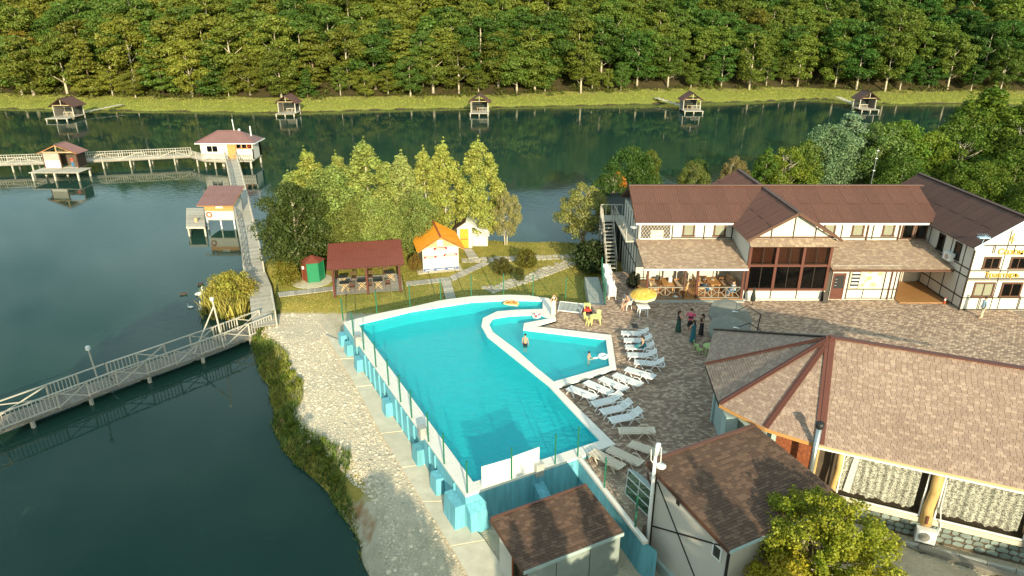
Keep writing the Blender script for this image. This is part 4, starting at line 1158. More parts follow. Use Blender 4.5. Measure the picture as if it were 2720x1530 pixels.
# angled white panel beside the first window
MB().add([fp(1.35,-.05,.75), fp(1.62,-.05,.7), fp(1.72,-.05,2.6), fp(1.5,-.05,2.65)], [(0,1,2,3)]).build('white_drape', 'white_paint', PV)
# flat crazy-paving stones on the base
rs = random.Random(4); cells = []
s = -.2
stn = []
for row in range(3):
    s = -.2+row*.13; z0 = -.62+row*.26
    while s < 12:
        w_ = rs.uniform(.28, .46); h_ = .235
        pts = [(s+.02+rs.uniform(0,.05), z0+rs.uniform(.0,.03)), (s+w_*.55, z0-.01+rs.uniform(0,.04)), (s+w_-.02-rs.uniform(0,.04), z0+rs.uniform(.0,.05)), (s+w_-.01, z0+h_*.6), (s+w_*.7-rs.uniform(0,.05), z0+h_-rs.uniform(0,.04)), (s+w_*.25, z0+h_-.01), (s+.01, z0+h_*.55)]
        stn.append(pts); s += w_
for pts in stn:
    k = len(pts); q = MB(); q.v = [fp(a_,.035,z) for a_, z in pts]+[fp(a_,.0,z) for a_, z in pts]; q.f = [tuple(range(k))]+[((i+1) % k, i, k+i, k+(i+1) % k) for i in range(k)]
    q.build('base_stone', 'stone_base', PV)
acu = thing('air_conditioner', 'white outdoor air-conditioner unit hung below the lace-curtained windows', 'air conditioner', fp(4.75,.35,-.3))
q = MB(); q.add([fp(4.35,.12,-.55), fp(5.1,.12,-.55), fp(5.1,.45,-.55), fp(4.35,.45,-.55), fp(4.35,.12,.05), fp(5.1,.12,.05), fp(5.1,.45,.05), fp(4.35,.45,.05)], [(4,5,6,7),(0,1,5,4),(1,2,6,5),(2,3,7,6),(3,0,4,7),(3,2,1,0)]); q.build('casing', 'white_metal', acu)
q = MB(); n_ = 18
for r0_, r1_ in ((.0,.02), (.10,.12), (.20,.23)):
    b = len(q.v); q.v += [fp(4.65+r_*math.cos(6.283*j/n_),.458,-.25+r_*math.sin(6.283*j/n_)) for r_ in (r0_, r1_) for j in range(n_)]; q.f += [(b+j, b+(j+1) % n_, b+n_+(j+1) % n_, b+n_+j) for j in range(n_)]
q.build('fan_guard', 'steel', acu)
q = MB(); q.v = [fp(4.65+.2*math.cos(6.283*j/n_),.453,-.25+.2*math.sin(6.283*j/n_)) for j in range(n_)]; q.f = [tuple(range(n_))]; q.build('fan_disc', 'grey_wood_dark', acu)
MB().add([fp(4.95,.455,-.42), fp(5.05,.455,-.42), fp(5.05,.455,-.36), fp(4.95,.455,-.36)], [(0,1,2,3)]).build('badge', 'green_plastic', acu)
MB().path([fp(5.12,.2,-.3), fp(5.2,.15,.2), fp(5.0,.2,1.2), fp(4.95,.2,2.6)], .025, 6).build('pipe', 'white_metal', acu)
# kerb, timber beam and cable on the gravel in front
kb = thing('kerb', 'grey concrete kerb along the stone base of the pavilion', 'kerb', (20, 22, -.7))
for k in range(8): bar('kerb_stone', kb, 'concrete_grey', fp(4.0+k*1.0,.62,-.66), fp(4.97+k*1.0,.62,-.66), .14, .18)
tag(bar('timber_beam', None, 'grey_wood_dark', (17.2,22.55,-.62), (20.6,20.6,-.62), .3, .16), 'weathered timber beam lying on the gravel yard', 'beam')
tag(MB().path([fp(4.0,.75,-.68), fp(4.6,1.0,-.68), fp(5.2,.7,-.68), fp(6.5,1.0,-.68), fp(8.5,1.1,-.68), fp(11,1.3,-.68)], .018, 5).build('cable', 'black'), 'black cable lying along the kerb on the gravel', 'cable')
# flue pipe
fl = thing('flue_pipe', 'shiny steel flue pipe with black cowl beside the pavilion eave', 'chimney', (13.0, 24.3, 0))
MB().tube((12.95,24.35,0), (12.95,24.35,4.15), .11, n=14).build('pipe', 'steel', fl, smooth=True)
MB().lathe((12.95,24.35,4.1), [(.12,0),(.17,.05),(.17,.28),(.12,.30)], 14).build('cowl', 'black', fl, smooth=True)
# ------------------------------------------------------------------ small white house with brown shingle roof
SH = thing('small_white_house', 'small white rendered house with brown shingle roof and crossed timbers', 'building', (8.5, 22, 0))
TL, TR_, BR, BL = Vector((5.55,23.3,3.15)), Vector((10.9,26.0,3.15)), Vector((13.12,21.72,2.55)), Vector((7.77,19.02,2.55))
r_ = MB().slab([BL, BR, TR_, TL], .1).build('roof', 'timber_brown', SH)
shingles(r_, [BL, BR, TR_, TL], 'shingle_brown', .25, .135, 61, singles=300)
bar('ridge_strip', SH, 'sheet_brown', TL+Vector((0,0,.05)), TR_+Vector((0,0,.05)), .18, .04)
bar('barge_board', SH, 'timber_brown', TL-Vector((0,0,.08)), BL-Vector((0,0,.08)), .05, .2)
bar('gutter', SH, 'teal_wall', BL-Vector((-.02,.03,.08)), BR-Vector((-.02,.03,.08)), .1, .1)
un, vn = Vector((.893,.451,0)), Vector((.455,-.89,0))
def sp(s, t, z): q = Vector((5.95,23.05,0))+vn*s+un*t; return (q.x, q.y, z)
MB().add([sp(0,0,-2.2), sp(4.3,0,-2.2), sp(4.3,0,2.48), sp(0,0,3.02)], [(0,1,2,3)]).build('side_wall', 'cream_wall', SH)
MB().add([sp(4.3,0,-2.2), sp(4.3,5.5,-2.2), sp(4.3,5.5,2.48), sp(4.3,0,2.48)], [(0,1,2,3)]).build('front_wall', 'cream_wall', SH)
MB().add([sp(0,0,-2.2), sp(0,5.5,-2.2), sp(0,5.5,3.02), sp(0,0,3.02)], [(0,1,2,3)]).build('back_wall', 'cream_wall', SH)
MB().add([sp(0,5.5,-2.2), sp(4.3,5.5,-2.2), sp(4.3,5.5,2.48), sp(0,5.5,3.02)], [(0,1,2,3)]).build('side_wall', 'cream_wall', SH)
MB().add([sp(-.02,.0,-1.2), sp(4.3,.0,-1.2)]+[sp(4.3,-.12,-2.2), sp(-.02,-.12,-2.2), sp(4.3,-.12,-1.25), sp(-.02,-.12,-1.25)], [(5,4,2,3),(0,1,4,5)]).build('stone_plinth', 'teal_wall', SH)
bar('timber', SH, 'timber_dark', sp(.1,-.015,2.45), sp(3.6,-.015,-1.1), .03, .055); bar('timber', SH, 'timber_dark', sp(.1,-.018,.15), sp(4.2,-.018,2.2) if 0 else sp(4.25,-.018,2.42), .03, .055)
bar('timber', SH, 'timber_dark', sp(.02,-.02,-1.2), sp(.02,-.02,2.95), .05, .06, (0,1,0)); bar('downpipe', SH, 'black', sp(4.28,-.05,-2.2), sp(4.28,-.05,2.45), .09, .09)
MB().add([sp(1.3,-.01,2.22), sp(1.5,-.01,2.2), sp(1.5,-.01,2.44), sp(1.3,-.01,2.46)], [(0,1,2,3)]).build('vent_hole', 'black', SH)
wn = MB().add([sp(3.45,-.03,1.45), sp(3.95,-.03,1.45), sp(3.95,-.03,2.1), sp(3.45,-.03,2.1)], [(0,1,2,3)]).build('window', 'white_paint', SH)
MB().add([sp(3.53,-.04,1.53), sp(3.87,-.04,1.53), sp(3.87,-.04,2.02), sp(3.53,-.04,2.02)], [(0,1,2,3)]).build('pane', 'glass_dark', wn)
MB().path([sp(.02,-.25,2.3), sp(-.3,-.2,2.45), sp(-.5,-.05,2.5)], .05, 6).build('bracket_lamp', 'timber_brown', SH)
# ------------------------------------------------------------------ pump house
PH = thing('pump_house', 'low pump house with brown shingle roof in front of the pool', 'shed', (1.9, 22.6, -1.8))
a0, a1, a2, a3 = Vector((-.87,22.42,1.0)), Vector((3.28,24.57,1.0)), Vector((4.60,22.15,.52)), Vector((.44,20.05,.52))
r_ = MB().slab([a3, a2, a1, a0], .08).build('roof', 'timber_brown', PH)
shingles(r_, [a3, a2, a1, a0], 'shingle_brown', .24, .13, 71, singles=280)
bar('fascia', PH, 'teal_wall', a3-Vector((0,.02,.06)), a2-Vector((0,.02,.06)), .04, .16); bar('barge_board', PH, 'timber_brown', a0-Vector((.02,0,.06)), a3-Vector((.02,0,.06)), .04, .14)
bar('ridge_strip', PH, 'sheet_brown', a0+Vector((0,0,.05)), a1+Vector((0,0,.05)), .12, .03)
def php(s, t, z): q = Vector((-.52,22.30,0))+uV*s-vV*t; return (q.x, q.y, z)
MB().add([php(0,2.4,-2.3), php(4.4,2.4,-2.3), php(4.4,2.4,.5), php(0,2.4,.5)], [(0,1,2,3)]).build('front_wall', 'wall_grey', PH)
MB().add([php(4.4,0,-2.3), php(4.4,2.4,-2.3), php(4.4,2.4,.5), php(4.4,0,.9)], [(0,1,2,3)]).build('side_wall', 'wall_grey', PH)
MB().add([php(0,0,-2.3), php(0,1.1,-2.3), php(0,1.1,.72), php(0,0,.9)], [(0,1,2,3)]).build('side_wall', 'white_wall', PH)
MB().add([php(0,0,-2.3), php(4.4,0,-2.3), php(4.4,0,.9), php(0,0,.9)], [(0,1,2,3)]).build('back_wall', 'teal_wall', PH)
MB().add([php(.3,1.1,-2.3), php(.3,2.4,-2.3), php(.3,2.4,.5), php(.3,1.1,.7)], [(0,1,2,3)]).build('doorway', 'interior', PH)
for s in (1.3, 2.9): bar('panel_joint', PH, 'black', php(s,2.41,-2.2), php(s,2.41,.46), .02, .02)
bar('door_post', PH, 'rust_red', php(.0,1.15,-2.2), php(.0,1.15,.72), .06, .06)
# ------------------------------------------------------------------ lamp pole, pipes in the sunken yard
LP = thing('lamp_pole', 'tall white lamp pole with a bent floodlight head beside the small white house', 'lamp post', (5.76, 22.75, -1.9))
MB().tube((5.76,22.75,-2.0), (5.75,22.75,4.0), .085, .07, 12).build('pole', 'white_metal', LP, smooth=True)
MB().path([(5.75,22.75,3.9),(5.8,22.75,4.25),(5.82,22.7,4.5)], [.09,.11,.10], 10).build('head', 'white_metal', LP, smooth=True)
MB().path([(5.55,22.73,4.2),(5.58,22.73,3.7),(5.75,22.7,3.45),(5.98,22.73,3.6),(5.95,22.73,4.3)], .02, 6).build('bracket', 'white_metal', LP)
MB().lathe((5.98,22.65,3.4), [(.05,.0),(.2,.03),(.22,.09),(.1,.12)], 12).build('floodlight', 'white_metal', LP, smooth=True)
MB().path([(5.76,22.65,-1.2),(5.78,22.6,-1.75),(5.6,22.3,-1.84),(5.0,21.9,-1.86),(4.4,21.6,-1.6)], .045, 6).build('cable', 'white_metal', LP)
tag(MB().path([(6.15,22.5,-1.55),(6.9,21.1,-1.6),(7.8,19.4,-1.65)], .06, 8).build('red_pipe', 'rust_red'), 'rusty red pipe running along the foot of the small white house', 'pipe')
# ------------------------------------------------------------------ boardwalks on the lake
def deck_run(root, pts, width, z, m='grey_wood', pile=True, plank=.16, side=1, pile_every=2.6):
    """pts: edge polyline; the deck extends to the left of its direction (side=1)"""
    mb = MB(); seg = []
    for a_, b_ in zip(pts[:-1], pts[1:]):
        a_, b_ = Vector((*a_, z)), Vector((*b_, z)); d = (b_-a_); L_ = d.length; d.normalize(); nn = Vector((-d.y, d.x, 0))*side
        seg.append((a_, b_, d, nn, L_)); n_ = int(L_/plank)
        for i in range(n_):
            s = (i+.5)*L_/n_; c0 = a_+d*s; mb.beam(c0-nn*.04, c0+nn*(width+.04), L_/n_-.02, .045)
        for o in (.1, width-.1): bar('joist', root, 'grey_wood_dark', a_+nn*o-Vector((0,0,.12)), b_+nn*o-Vector((0,0,.12)), .1, .17)
        if pile:
            k = max(1, int(L_/pile_every))
            for i in range(k):
                for o in (.12, width-.12):
                    p = a_+d*((i+.5)*L_/k)+nn*o; bar('pile', root, 'pale_wood', p-Vector((0,0,2.4)), p-Vector((0,0,.2)), .18, .18)
    mb.build('deck', m, root, kind='stuff')
    return seg
def rail_run(root, seg, o, z, style, m='pale_wood', h=1.05, bay=2.0, phase=0, skip=(), sp=.21):
    cnt = phase
    for a_, b_, d, nn, L_ in seg:
        n_ = max(1, round(L_/bay)); w_ = L_/n_
        bar('top_rail', root, m, a_+nn*o+Vector((0,0,h)), b_+nn*o+Vector((0,0,h)), .10, .06)
        for i in range(n_):
            p, q = a_+d*(i*w_)+nn*o, a_+d*((i+1)*w_)+nn*o; up = lambda v, t: v+Vector((0,0,t))
            bar('rail_post', root, m, up(p,-.1), up(p,h), .09, .09)
            if cnt in skip: cnt += 1; continue
            if style == 'x' or (style == 'alt' and cnt % 2):
                bar('brace', root, m, up(p,.05), up(q,h-.05), .05, .07); bar('brace', root, m, up(p,h-.05), up(q,.05), .045, .065)
            if style in ('b', 'bx') or (style == 'alt' and cnt % 2 == 0):
                bar('bottom_rail', root, m, up(p,.12), up(q,.12), .06, .06)
                k = int(w_/sp)
                for j in range(1, k): v = p+d*(j*w_/k); bar('baluster', root, m, up(v,.12), up(v,h), .05, .035)
            if style == 'bx' and cnt % 2: bar('brace', root, m, up(p,.1)-nn*.05, up(q,h-.02)-nn*.05, .04, .07)
            if style == 'bx' and cnt % 2 == 0: bar('brace', root, m, up(p,h-.02)-nn*.05, up(q,.1)-nn*.05, .04, .07)
            cnt += 1
    a_, b_, d, nn, L_ = seg[-1]; bar('rail_post', root, m, b_+nn*o-Vector((0,0,.1)), b_+nn*o+Vector((0,0,h)), .09, .09)
WA = thing('near_boardwalk', 'weathered grey boardwalk slanting over the lake in the foreground', 'boardwalk', (-25, 38, -1.7))
ptsA = [(x_*1.0205, y_*1.0205) for x_, y_ in ((-31.6,29.0),(-28.97,32.75),(-27.05,35.1),(-24.96,37.75),(-22.5,40.5),(-20.2,43.2),(-17.9,46.2))]
sg = deck_run(WA, ptsA, 1.65, -2.15, m='grey_wood_dark')
rail_run(WA, sg, .05, -1.7, 'alt', bay=2.2); rail_run(WA, sg, 1.6, -1.7, 'alt', bay=2.2, phase=1, skip=(5, 8))
mast = MB(); mast.tube((-20.7,43.8,-2.15), (-21.1,44.1,1.6), .06); mast.build('mast', 'pale_wood', WA)
MB().tube((-21.05,44.05,1.0), (-22.4,42.7,-2.1), .05).build('mast_stay', 'pale_wood', WA); MB().box(-21.2,44.0,1.45,-21.0,44.2,1.65).build('mast_lamp', 'white_metal', WA)
MB().tube((-26.4,38.1,-2.15), (-26.7,38.3,.6), .05).build('mast', 'pale_wood', WA); MB().box(-26.8,38.2,.55,-26.6,38.4,.8).build('mast_lamp', 'white_metal', WA)
WB = thing('long_boardwalk', 'long straight boardwalk running from the shore out to the boathouse', 'boardwalk', (-27, 70, -1.7))
ptsB = [(-17.6,46.4),(-19.4,51.0),(-20.6,54.0),(-22.2,57.3),(-25.3,65.0),(-28.8,73.2),(-33.1,83.5),(-38.3,95.7),(-43.6,107.9)]
sg = deck_run(WB, ptsB, 1.75, -1.5, plank=.2)
rail_run(WB, sg[2:], 1.7, -1.5, 'x', bay=2.2, m='grey_wood'); rail_run(WB, sg[3:], .05, -1.5, 'none', bay=3.0, m='grey_wood')
rail_run(WB, sg[:1], .05, -1.5, 'b', bay=2.4, sp=.2)
WC = thing('far_boardwalk', 'pale railed boardwalk on piles crossing the lake towards the boathouse', 'boardwalk', (-66, 106, -1.6))
ptsC = [(-84,101.6),(-77.5,102.9),(-72,103.9),(-66.2,105.2),(-61.4,106.4),(-56,107.8),(-51.6,109.0),(-48.2,106.0),(-44.3,105.2)]
sg = deck_run(WC, ptsC, 2.2, -1.55, m='pale_wood', plank=.25)
rail_run(WC, sg, .05, -1.55, 'bx', bay=2.6, sp=.3); rail_run(WC, sg[:6], 2.15, -1.55, 'b', bay=2.6, sp=.33)

# ------------------------------------------------------------------ boathouses and fishing huts
def gable(root, x0, x1, y0, y1, ze, zr, axis, m, ov=.4, rows=1, eave='timber_brown', wave=.25):
    """two-slope sheet roof over a rectangle; axis = direction of the ridge"""
    xm, ym = (x0+x1)/2, (y0+y1)/2; dz = .0
    if axis == 'Y':
        k = (zr-ze)/((x1-x0)/2); zo = ze-ov*k
        fs = [[(x0-ov,y1+ov,zo),(x0-ov,y0-ov,zo),(xm,y0-ov,zr),(xm,y1+ov,zr)], [(x1+ov,y0-ov,zo),(x1+ov,y1+ov,zo),(xm,y1+ov,zr),(xm,y0-ov,zr)]]
    else:
        k = (zr-ze)/((y1-y0)/2); zo = ze-ov*k
        fs = [[(x0-ov,y0-ov,zo),(x1+ov,y0-ov,zo),(x1+ov,ym,zr),(x0-ov,ym,zr)], [(x1+ov,y1+ov,zo),(x0-ov,y1+ov,zo),(x0-ov,ym,zr),(x1+ov,ym,zr)]]
    for f_ in fs:
        p = MB().slab(f_, .07).build('roof', eave, root); sheets(p, f_, m, rows=rows, wave=wave, amp=.02)
    if axis == 'Y': bar('ridge_cap', root, m, (xm,y0-ov,zr+.05), (xm,y1+ov,zr+.05), .25, .05)
    else: bar('ridge_cap', root, m, (x0-ov,ym,zr+.05), (x1+ov,ym,zr+.05), .25, .05)
    return fs
def fishing_hut(name, label, x, y, shore, W=4.6, D=4.4, front=2.2, flip=1, hh=2.5):
    """open-fronted gabled hut on piles at the far bank, with a platform in front and a gangway behind"""
    r = thing(name, label, 'hut', (x, y, -2.2), 'fishing huts along the far bank')
    z = -2.15
    mb = MB(); n_ = 12
    for i in range(n_): mb.box(x-W/2-.2, y-front+i*(D+front)/n_, z-.08, x+W/2+.2, y-front+(i+1)*(D+front)/n_-.03, z)
    mb.build('deck', 'grey_wood', r, kind='stuff')
    for px in (-W/2, 0, W/2):
        for py in (-front+.2, D-.2): bar('pile', r, 'pale_wood', (x+px,y+py,z-1.2), (x+px,y+py,z-.05), .2, .2)
    for px in (-W/2+.1, W/2-.1):
        for py in (0, D-.1): bar('post', r, 'pale_wood', (x+px,y+py,z), (x+px,y+py,z+hh), .16, .16)
    MB().box(x-W/2+.2, y+D-.16, z, x+W/2-.2, y+D-.1, z+hh).build('back_wall', 'dark_roof', r)
    sx = x-flip*(W/2-.1); MB().box(sx-.03, y+.4, z, sx+.03, y+D-.2, z+hh-.1).build('side_wall', 'grey_wood_dark', r)
    gable(r, x-W/2, x+W/2, y-.3, y+D, z+hh, z+hh+1.45, 'Y', 'sheet_dark', ov=.55, wave=.3)
    for sgn in (-1, 1): bar('truss', r, 'timber_brown', (x+sgn*(W/2+.3),y-.4,z+hh-.1), (x,y-.4,z+hh+1.35), .07, .16)
    bar('truss', r, 'pale_wood', (x,y-.35,z+hh), (x,y-.35,z+hh+1.3), .12, .12); bar('truss', r, 'wood_tan', (x-W/2,y-.33,z+hh), (x+W/2,y-.33,z+hh), .12, .12)
    bx = x+flip*(W/4)
    bar('rail', r, 'pale_wood', (bx-W/4,y-.05,z+1.0), (bx+W/4,y-.05,z+1.0), .08, .08)
    for k in range(7): bar('baluster', r, 'pale_wood', (bx-W/4+k*W/12,y-.05,z), (bx-W/4+k*W/12,y-.05,z+1.0), .06, .06)
    bar('table', r, 'wood_tan', (x-.7,y+2,z+.75), (x+.7,y+2,z+.75), .8, .06)
    for px in (-.6, .6): bar('table_leg', r, 'wood_tan', (x+px,y+2,z), (x+px,y+2,z+.74), .08, .5)
    # gangway to the bank
    gx, gy = shore; k = 8
    for i in range(k):
        t = (i+.5)/k; px, py = x+(gx-x)*t, y+D+(gy-y-D)*t; bar('gangway_plank', r, 'pale_wood', (px-.7,py,z+.03+t*.6), (px+.7,py,z+.03+t*.6), (gy-y-D)/k*.9, .06)
    return r
fishing_hut('fishing_hut', 'fishing hut with green-hung side at the left end of the far bank', -100.5, 156.5, (-96,173), 4.5, 4.0, 3.2, 1)
fishing_hut('fishing_hut', 'fishing hut on the far bank above the boathouse roof', -52.3, 162.5, (-52,170.5), 4.1, 3.6, 2.0, 1)
fishing_hut('fishing_hut', 'fishing hut at the middle of the far bank, mirrored above the poplar tops', -7.6, 163.5, (-8.5,177.5), 4.1, 3.7, 2.2, 1)
fishing_hut('fishing_hut', 'fishing hut with a slanting gangway above the guesthouse end of the far bank', 43.0, 167.5, (38,186.5), 4.2, 3.6, 2.6, 1)
fishing_hut('fishing_hut', 'weathered fishing hut on the far bank at the right, above the silvery tree', 86.0, 169.5, (87,188.5), 4.0, 3.5, 2.0, -1)

# gabled lake hut standing on the far boardwalk
GH = thing('lake_hut', 'open gabled lake hut with white front panel beside the pale boardwalk', 'hut', (-67.5, 101, -1.6))
z = -1.55
mb = MB()
for i in range(12): mb.box(-69.9+i*.6, 97.6, z-.1, -69.34+i*.6, 101.0, z-.02)
mb.build('platform', 'pale_wood', GH, kind='stuff')
for px in (-69.6, -66.4, -63.0):
    for py in (97.9, 100.8): bar('pile', GH, 'pale_wood', (px,py,z-2.2), (px,py,z-.1), .2, .2)
MB().box(-69.3, 100.7, z, -66.9, 100.8, z+1.1).build('white_panel', 'white_wall', GH); MB().box(-69.3, 100.68, z+1.11, -66.9, 100.8, z+2.2).build('woven_panel', 'grey_wood', GH)
MB().box(-64.5, 100.9, z, -64.4, 102.9, z+2.3).build('side_wall', 'timber_dark', GH); MB().box(-69.4, 100.8, z, -69.3, 102.9, z+2.3).build('side_wall', 'pale_wood', GH)
MB().box(-69.4, 102.8, z, -64.4, 102.9, z+2.2).build('back_wall', 'interior', GH); MB().box(-66.9, 100.8, z-.02, -64.4, 102.9, z+.02).build('inner_floor', 'pale_wood', GH)
for px in (-69.35, -66.9, -64.45): bar('post', GH, 'timber_brown', (px,100.75,z), (px,100.75,z+2.35), .15, .15)
gable(GH, -69.5, -64.3, 100.7, 102.4, z+2.38, z+3.5, 'Y', 'sheet_plum', ov=.5)
for sgn in (-1, 1): bar('truss', GH, 'wood_orange', (-66.9+sgn*2.9,100.25,z+2.2), (-66.9,100.25,z+3.4), .07, .13)
bar('truss', GH, 'wood_tan', (-66.9,100.3,z+2.35), (-66.9,100.3,z+3.4), .12, .12); bar('truss', GH, 'wood_tan', (-69.3,100.33,z+2.4), (-64.5,100.33,z+2.4), .1, .12)
# hip-roofed boathouse
BH = thing('boathouse', 'white boathouse with plum hipped roof at the corner of the boardwalks', 'building', (-45.5, 109, -1.6))
x0, x1, y0, y1, ze, zr = -48.8, -40.6, 107.2, 110.8, .98, 2.55
MB().box(x0, y0, -1.6, -44.6, y1, ze).build('wall', 'white_wall', BH); MB().box(-43.2, y0, -1.6, x1, y0+.15, .0).build('parapet', 'white_wall', BH)
MB().box(x1-.15, y0, -1.6, x1, y1, ze).build('wall', 'white_wall', BH); MB().box(-44.6, 109.9, -1.6, x1, y1, ze).build('wall', 'interior', BH)
MB().box(-44.6, y0, -1.7, x1, y1, -1.58).build('floor', 'pale_wood', BH)
for px in (-43.2, -42.35, -41.5, -40.7): bar('post', BH, 'wood_orange', (px,y0+.08,-.0), (px,y0+.08,ze), .14, .14)
MB().box(-44.55, y0-.03, -1.5, -43.3, y0+.1, .7).build('door', 'wood_orange', BH)
window(BH, -47.9, -.55, -46.0, .6, y0, 'white_paint', 'glass_dark', 1, 'interior')
bar('counter', BH, 'wood_orange', (-43.1,y0+.3,.05), (-40.7,y0+.3,.05), .35, .06)
for k in range(4): MB().ball((-42.8+k*.6,y0+1.2,.3), .24, .24, .28).build('stored_gear', ('jeans','black','red_cloth','wood_orange')[k], BH)
ov = .55; rl = 2.4
hp = [Vector((x0-ov,y0-ov,ze)), Vector((x1+ov,y0-ov,ze)), Vector((x1+ov,y1+ov,ze)), Vector((x0-ov,y1+ov,ze))]
ra, rb = Vector((x0+rl,(y0+y1)/2,zr)), Vector((x1-rl,(y0+y1)/2,zr))
for f_ in ([hp[0],hp[1],rb,ra], [hp[1],hp[2],rb], [hp[2],hp[3],ra,rb], [hp[3],hp[0],ra]): MB().slab(f_, .08).build('roof', 'sheet_plum', BH)
for p, q in ((hp[0],ra), (hp[1],rb), (ra,rb)): bar('ridge_cap', BH, 'sheet_plum', p+Vector((0,0,.05)), q+Vector((0,0,.05)), .22, .06)
bar('gutter', BH, 'white_paint', hp[0]-Vector((0,.05,.05)), hp[1]-Vector((0,.05,.05)), .1, .12); bar('gutter', BH, 'white_paint', hp[1]-Vector((-.05,0,.05)), hp[2]-Vector((-.05,0,.05)), .1, .12)
MB().tube((-43.8,109,2.3), (-43.9,109,4.3), .07).build('flue', 'white_metal', BH); MB().tube((-41.4,109.4,1.6), (-41.4,109.4,3.2), .1).build('flue', 'white_metal', BH); MB().ball((-43.0,108.95,2.68), .2).build('vent_cap', 'white_metal', BH)
mb = MB()
for i in range(7): mb.box(-43.4+i*.42, 105.9, -1.75, -43.02+i*.42, 107.1, -1.66)
mb.build('balcony', 'pale_wood', BH, kind='stuff')
bar('balcony_rail', BH, 'grey_wood_dark', (-43.4,105.95,-.7), (-40.5,105.95,-.7), .06, .06)
for k in range(11): bar('balcony_baluster', BH, 'grey_wood_dark', (-43.4+k*.29,105.95,-1.7), (-43.4+k*.29,105.95,-.7), .045, .045)
for px in (-48.5, -45.6, -43, -40.8):
    for py in (106.1 if px > -44 else 107.5, 110.5): bar('pile', BH, 'pale_wood', (px,py,-4), (px,py,-1.65), .22, .22)
# small boat hut on the long boardwalk
SB = thing('boat_hut', 'small lake hut with plum roof and orange boarding on the long boardwalk', 'hut', (-33, 75, -1.7))
z = -1.65
MB().box(-34.6, 74.4, z, -31.4, 74.5, z+.95).build('white_parapet', 'white_wall', SB); MB().box(-34.6, 74.42, z+.96, -31.4, 74.5, z+1.75).build('orange_boarding', 'wood_orange', SB)
for k in range(7): bar('board_joint', SB, 'grey_wood', (-33.0+k*.25,74.39,z+.02), (-33.0+k*.25,74.39,z+.93), .02, .02)
MB().box(-34.6, 74.5, z, -34.5, 77.2, z+1.9).build('side_wall', 'wood_orange', SB); MB().box(-31.5, 74.5, z, -31.4, 77.2, z+1.9).build('side_wall', 'white_wall', SB); MB().box(-34.6, 77.1, z, -31.4, 77.2, z+2.2).build('back_wall', 'white_wall', SB)
MB().box(-34.6, 74.4, z-.1, -31.4, 77.2, z-.0).build('floor', 'pale_wood', SB)
f_ = [(-35.1,73.7,z+1.75),(-31.0,73.7,z+1.75),(-31.0,77.7,z+3.05),(-35.1,77.7,z+3.05)]
p = MB().slab(f_, .08).build('roof', 'wood_orange', SB); sheets(p, f_, 'sheet_plum', rows=2, wave=.25)
for px in (-34.5, -33, -31.5): bar('pile', SB, 'white_paint', (px,74.45,z-2.2), (px,74.45,z-.1), .12, .12)
MB().box(-33.3, 74.38, z+1.3, -32.5, 74.41, z+1.6).build('sign', 'white_paint', SB)
lb = MB().torus((-34.15, 74.33, z+.55), .28, .07, 18, 7, 'Y').build('lifebuoy', 'rust_red', SB, smooth=True)
pl = MB()
for i in range(32): y_ = 71.6+i*.235; o_ = -(y_-71.6)*.44; pl.box(-35.6+o_, y_, z-.08, -33.6+o_, y_+.21, z)
pl.build('platform', 'grey_wood', SB, kind='stuff')
for px, py in ((-35.5,71.75), (-33.7,71.75), (-37,75.2), (-38.7,78.9), (-36.9,78.9)): bar('pile', SB, 'pale_wood', (px,py,z-2.2), (px,py,z-.05), .16, .16)
bar('platform_edge', SB, 'pale_wood', (-35.6,71.58,z-.12), (-33.6,71.58,z-.12), .06, .2); bar('platform_edge', SB, 'pale_wood', (-35.62,71.6,z-.12), (-38.9,79.1,z-.12), .06, .2)
tag(MB().lathe((-35.3,73.4,z), [(.16,0),(.2,.45),(.19,.46)], 12).build('bucket', 'wood_tan'), 'small pale bucket on the platform of the boat hut', 'bucket')

# ------------------------------------------------------------------ sheds on the lawn
GZ = -1.3
KI = thing('orange_roofed_kiosk', 'white kiosk with orange ridged roof and red banners on the lawn', 'kiosk', (-6.3, 59, GZ))
def rot2(p, c, a): s_, c_ = math.sin(a), math.cos(a); x, y = p[0]-c[0], p[1]-c[1]; return (c[0]+x*c_-y*s_, c[1]+x*s_+y*c_)
u2 = Vector((.971,.238,0)).normalized(); v2 = Vector((-.238,.971,0)).normalized(); K0 = Vector((-7.88,56.68,0))
def kp(s, t, z): q = K0+u2*s+v2*t; return (q.x, q.y, z)
kw, kd = 3.2, 4.2
for nm, c4 in (('front_wall',[(0,0),(kw,0)]), ('side_wall',[(kw,0),(kw,kd)]), ('back_wall',[(kw,kd),(0,kd)]), ('side_wall',[(0,kd),(0,0)])):
    a_, b_ = c4; MB().add([kp(*a_,GZ), kp(*b_,GZ), kp(*b_,1.0), kp(*a_,1.0)], [(0,1,2,3)]).build(nm, 'white_wall', KI)
gf = MB().add([kp(0,-.01,1.0), kp(kw,-.01,1.0), kp(kw/2,-.01,1.85)], [(0,1,2)]).build('gable_boarding', 'wood_tan', KI)
MB().add([kp(1.35,-.03,1.1), kp(1.85,-.03,1.1), kp(1.85,-.03,1.6), kp(1.35,-.03,1.6)], [(0,1,2,3)]).build('gable_vent', 'white_paint', gf)
for s in (-1, 1):
    e0 = kw/2+s*(kw/2+.45); f_ = [kp(e0,-.5,.78), kp(e0,kd+.4,.78), kp(kw/2,kd+.4,2.0), kp(kw/2,-.5,2.0)]
    if s < 0: f_ = [f_[1], f_[0], f_[3], f_[2]]
    p = MB().slab(f_, .06).build('roof', 'wood_orange', KI); sheets(p, f_, 'metal_orange', sw=1.1, rows=3, wave=.22, amp=.015)
bar('ridge_cap', KI, 'rust_red', kp(kw/2,-.5,2.06), kp(kw/2,kd+.4,2.06), .16, .05)
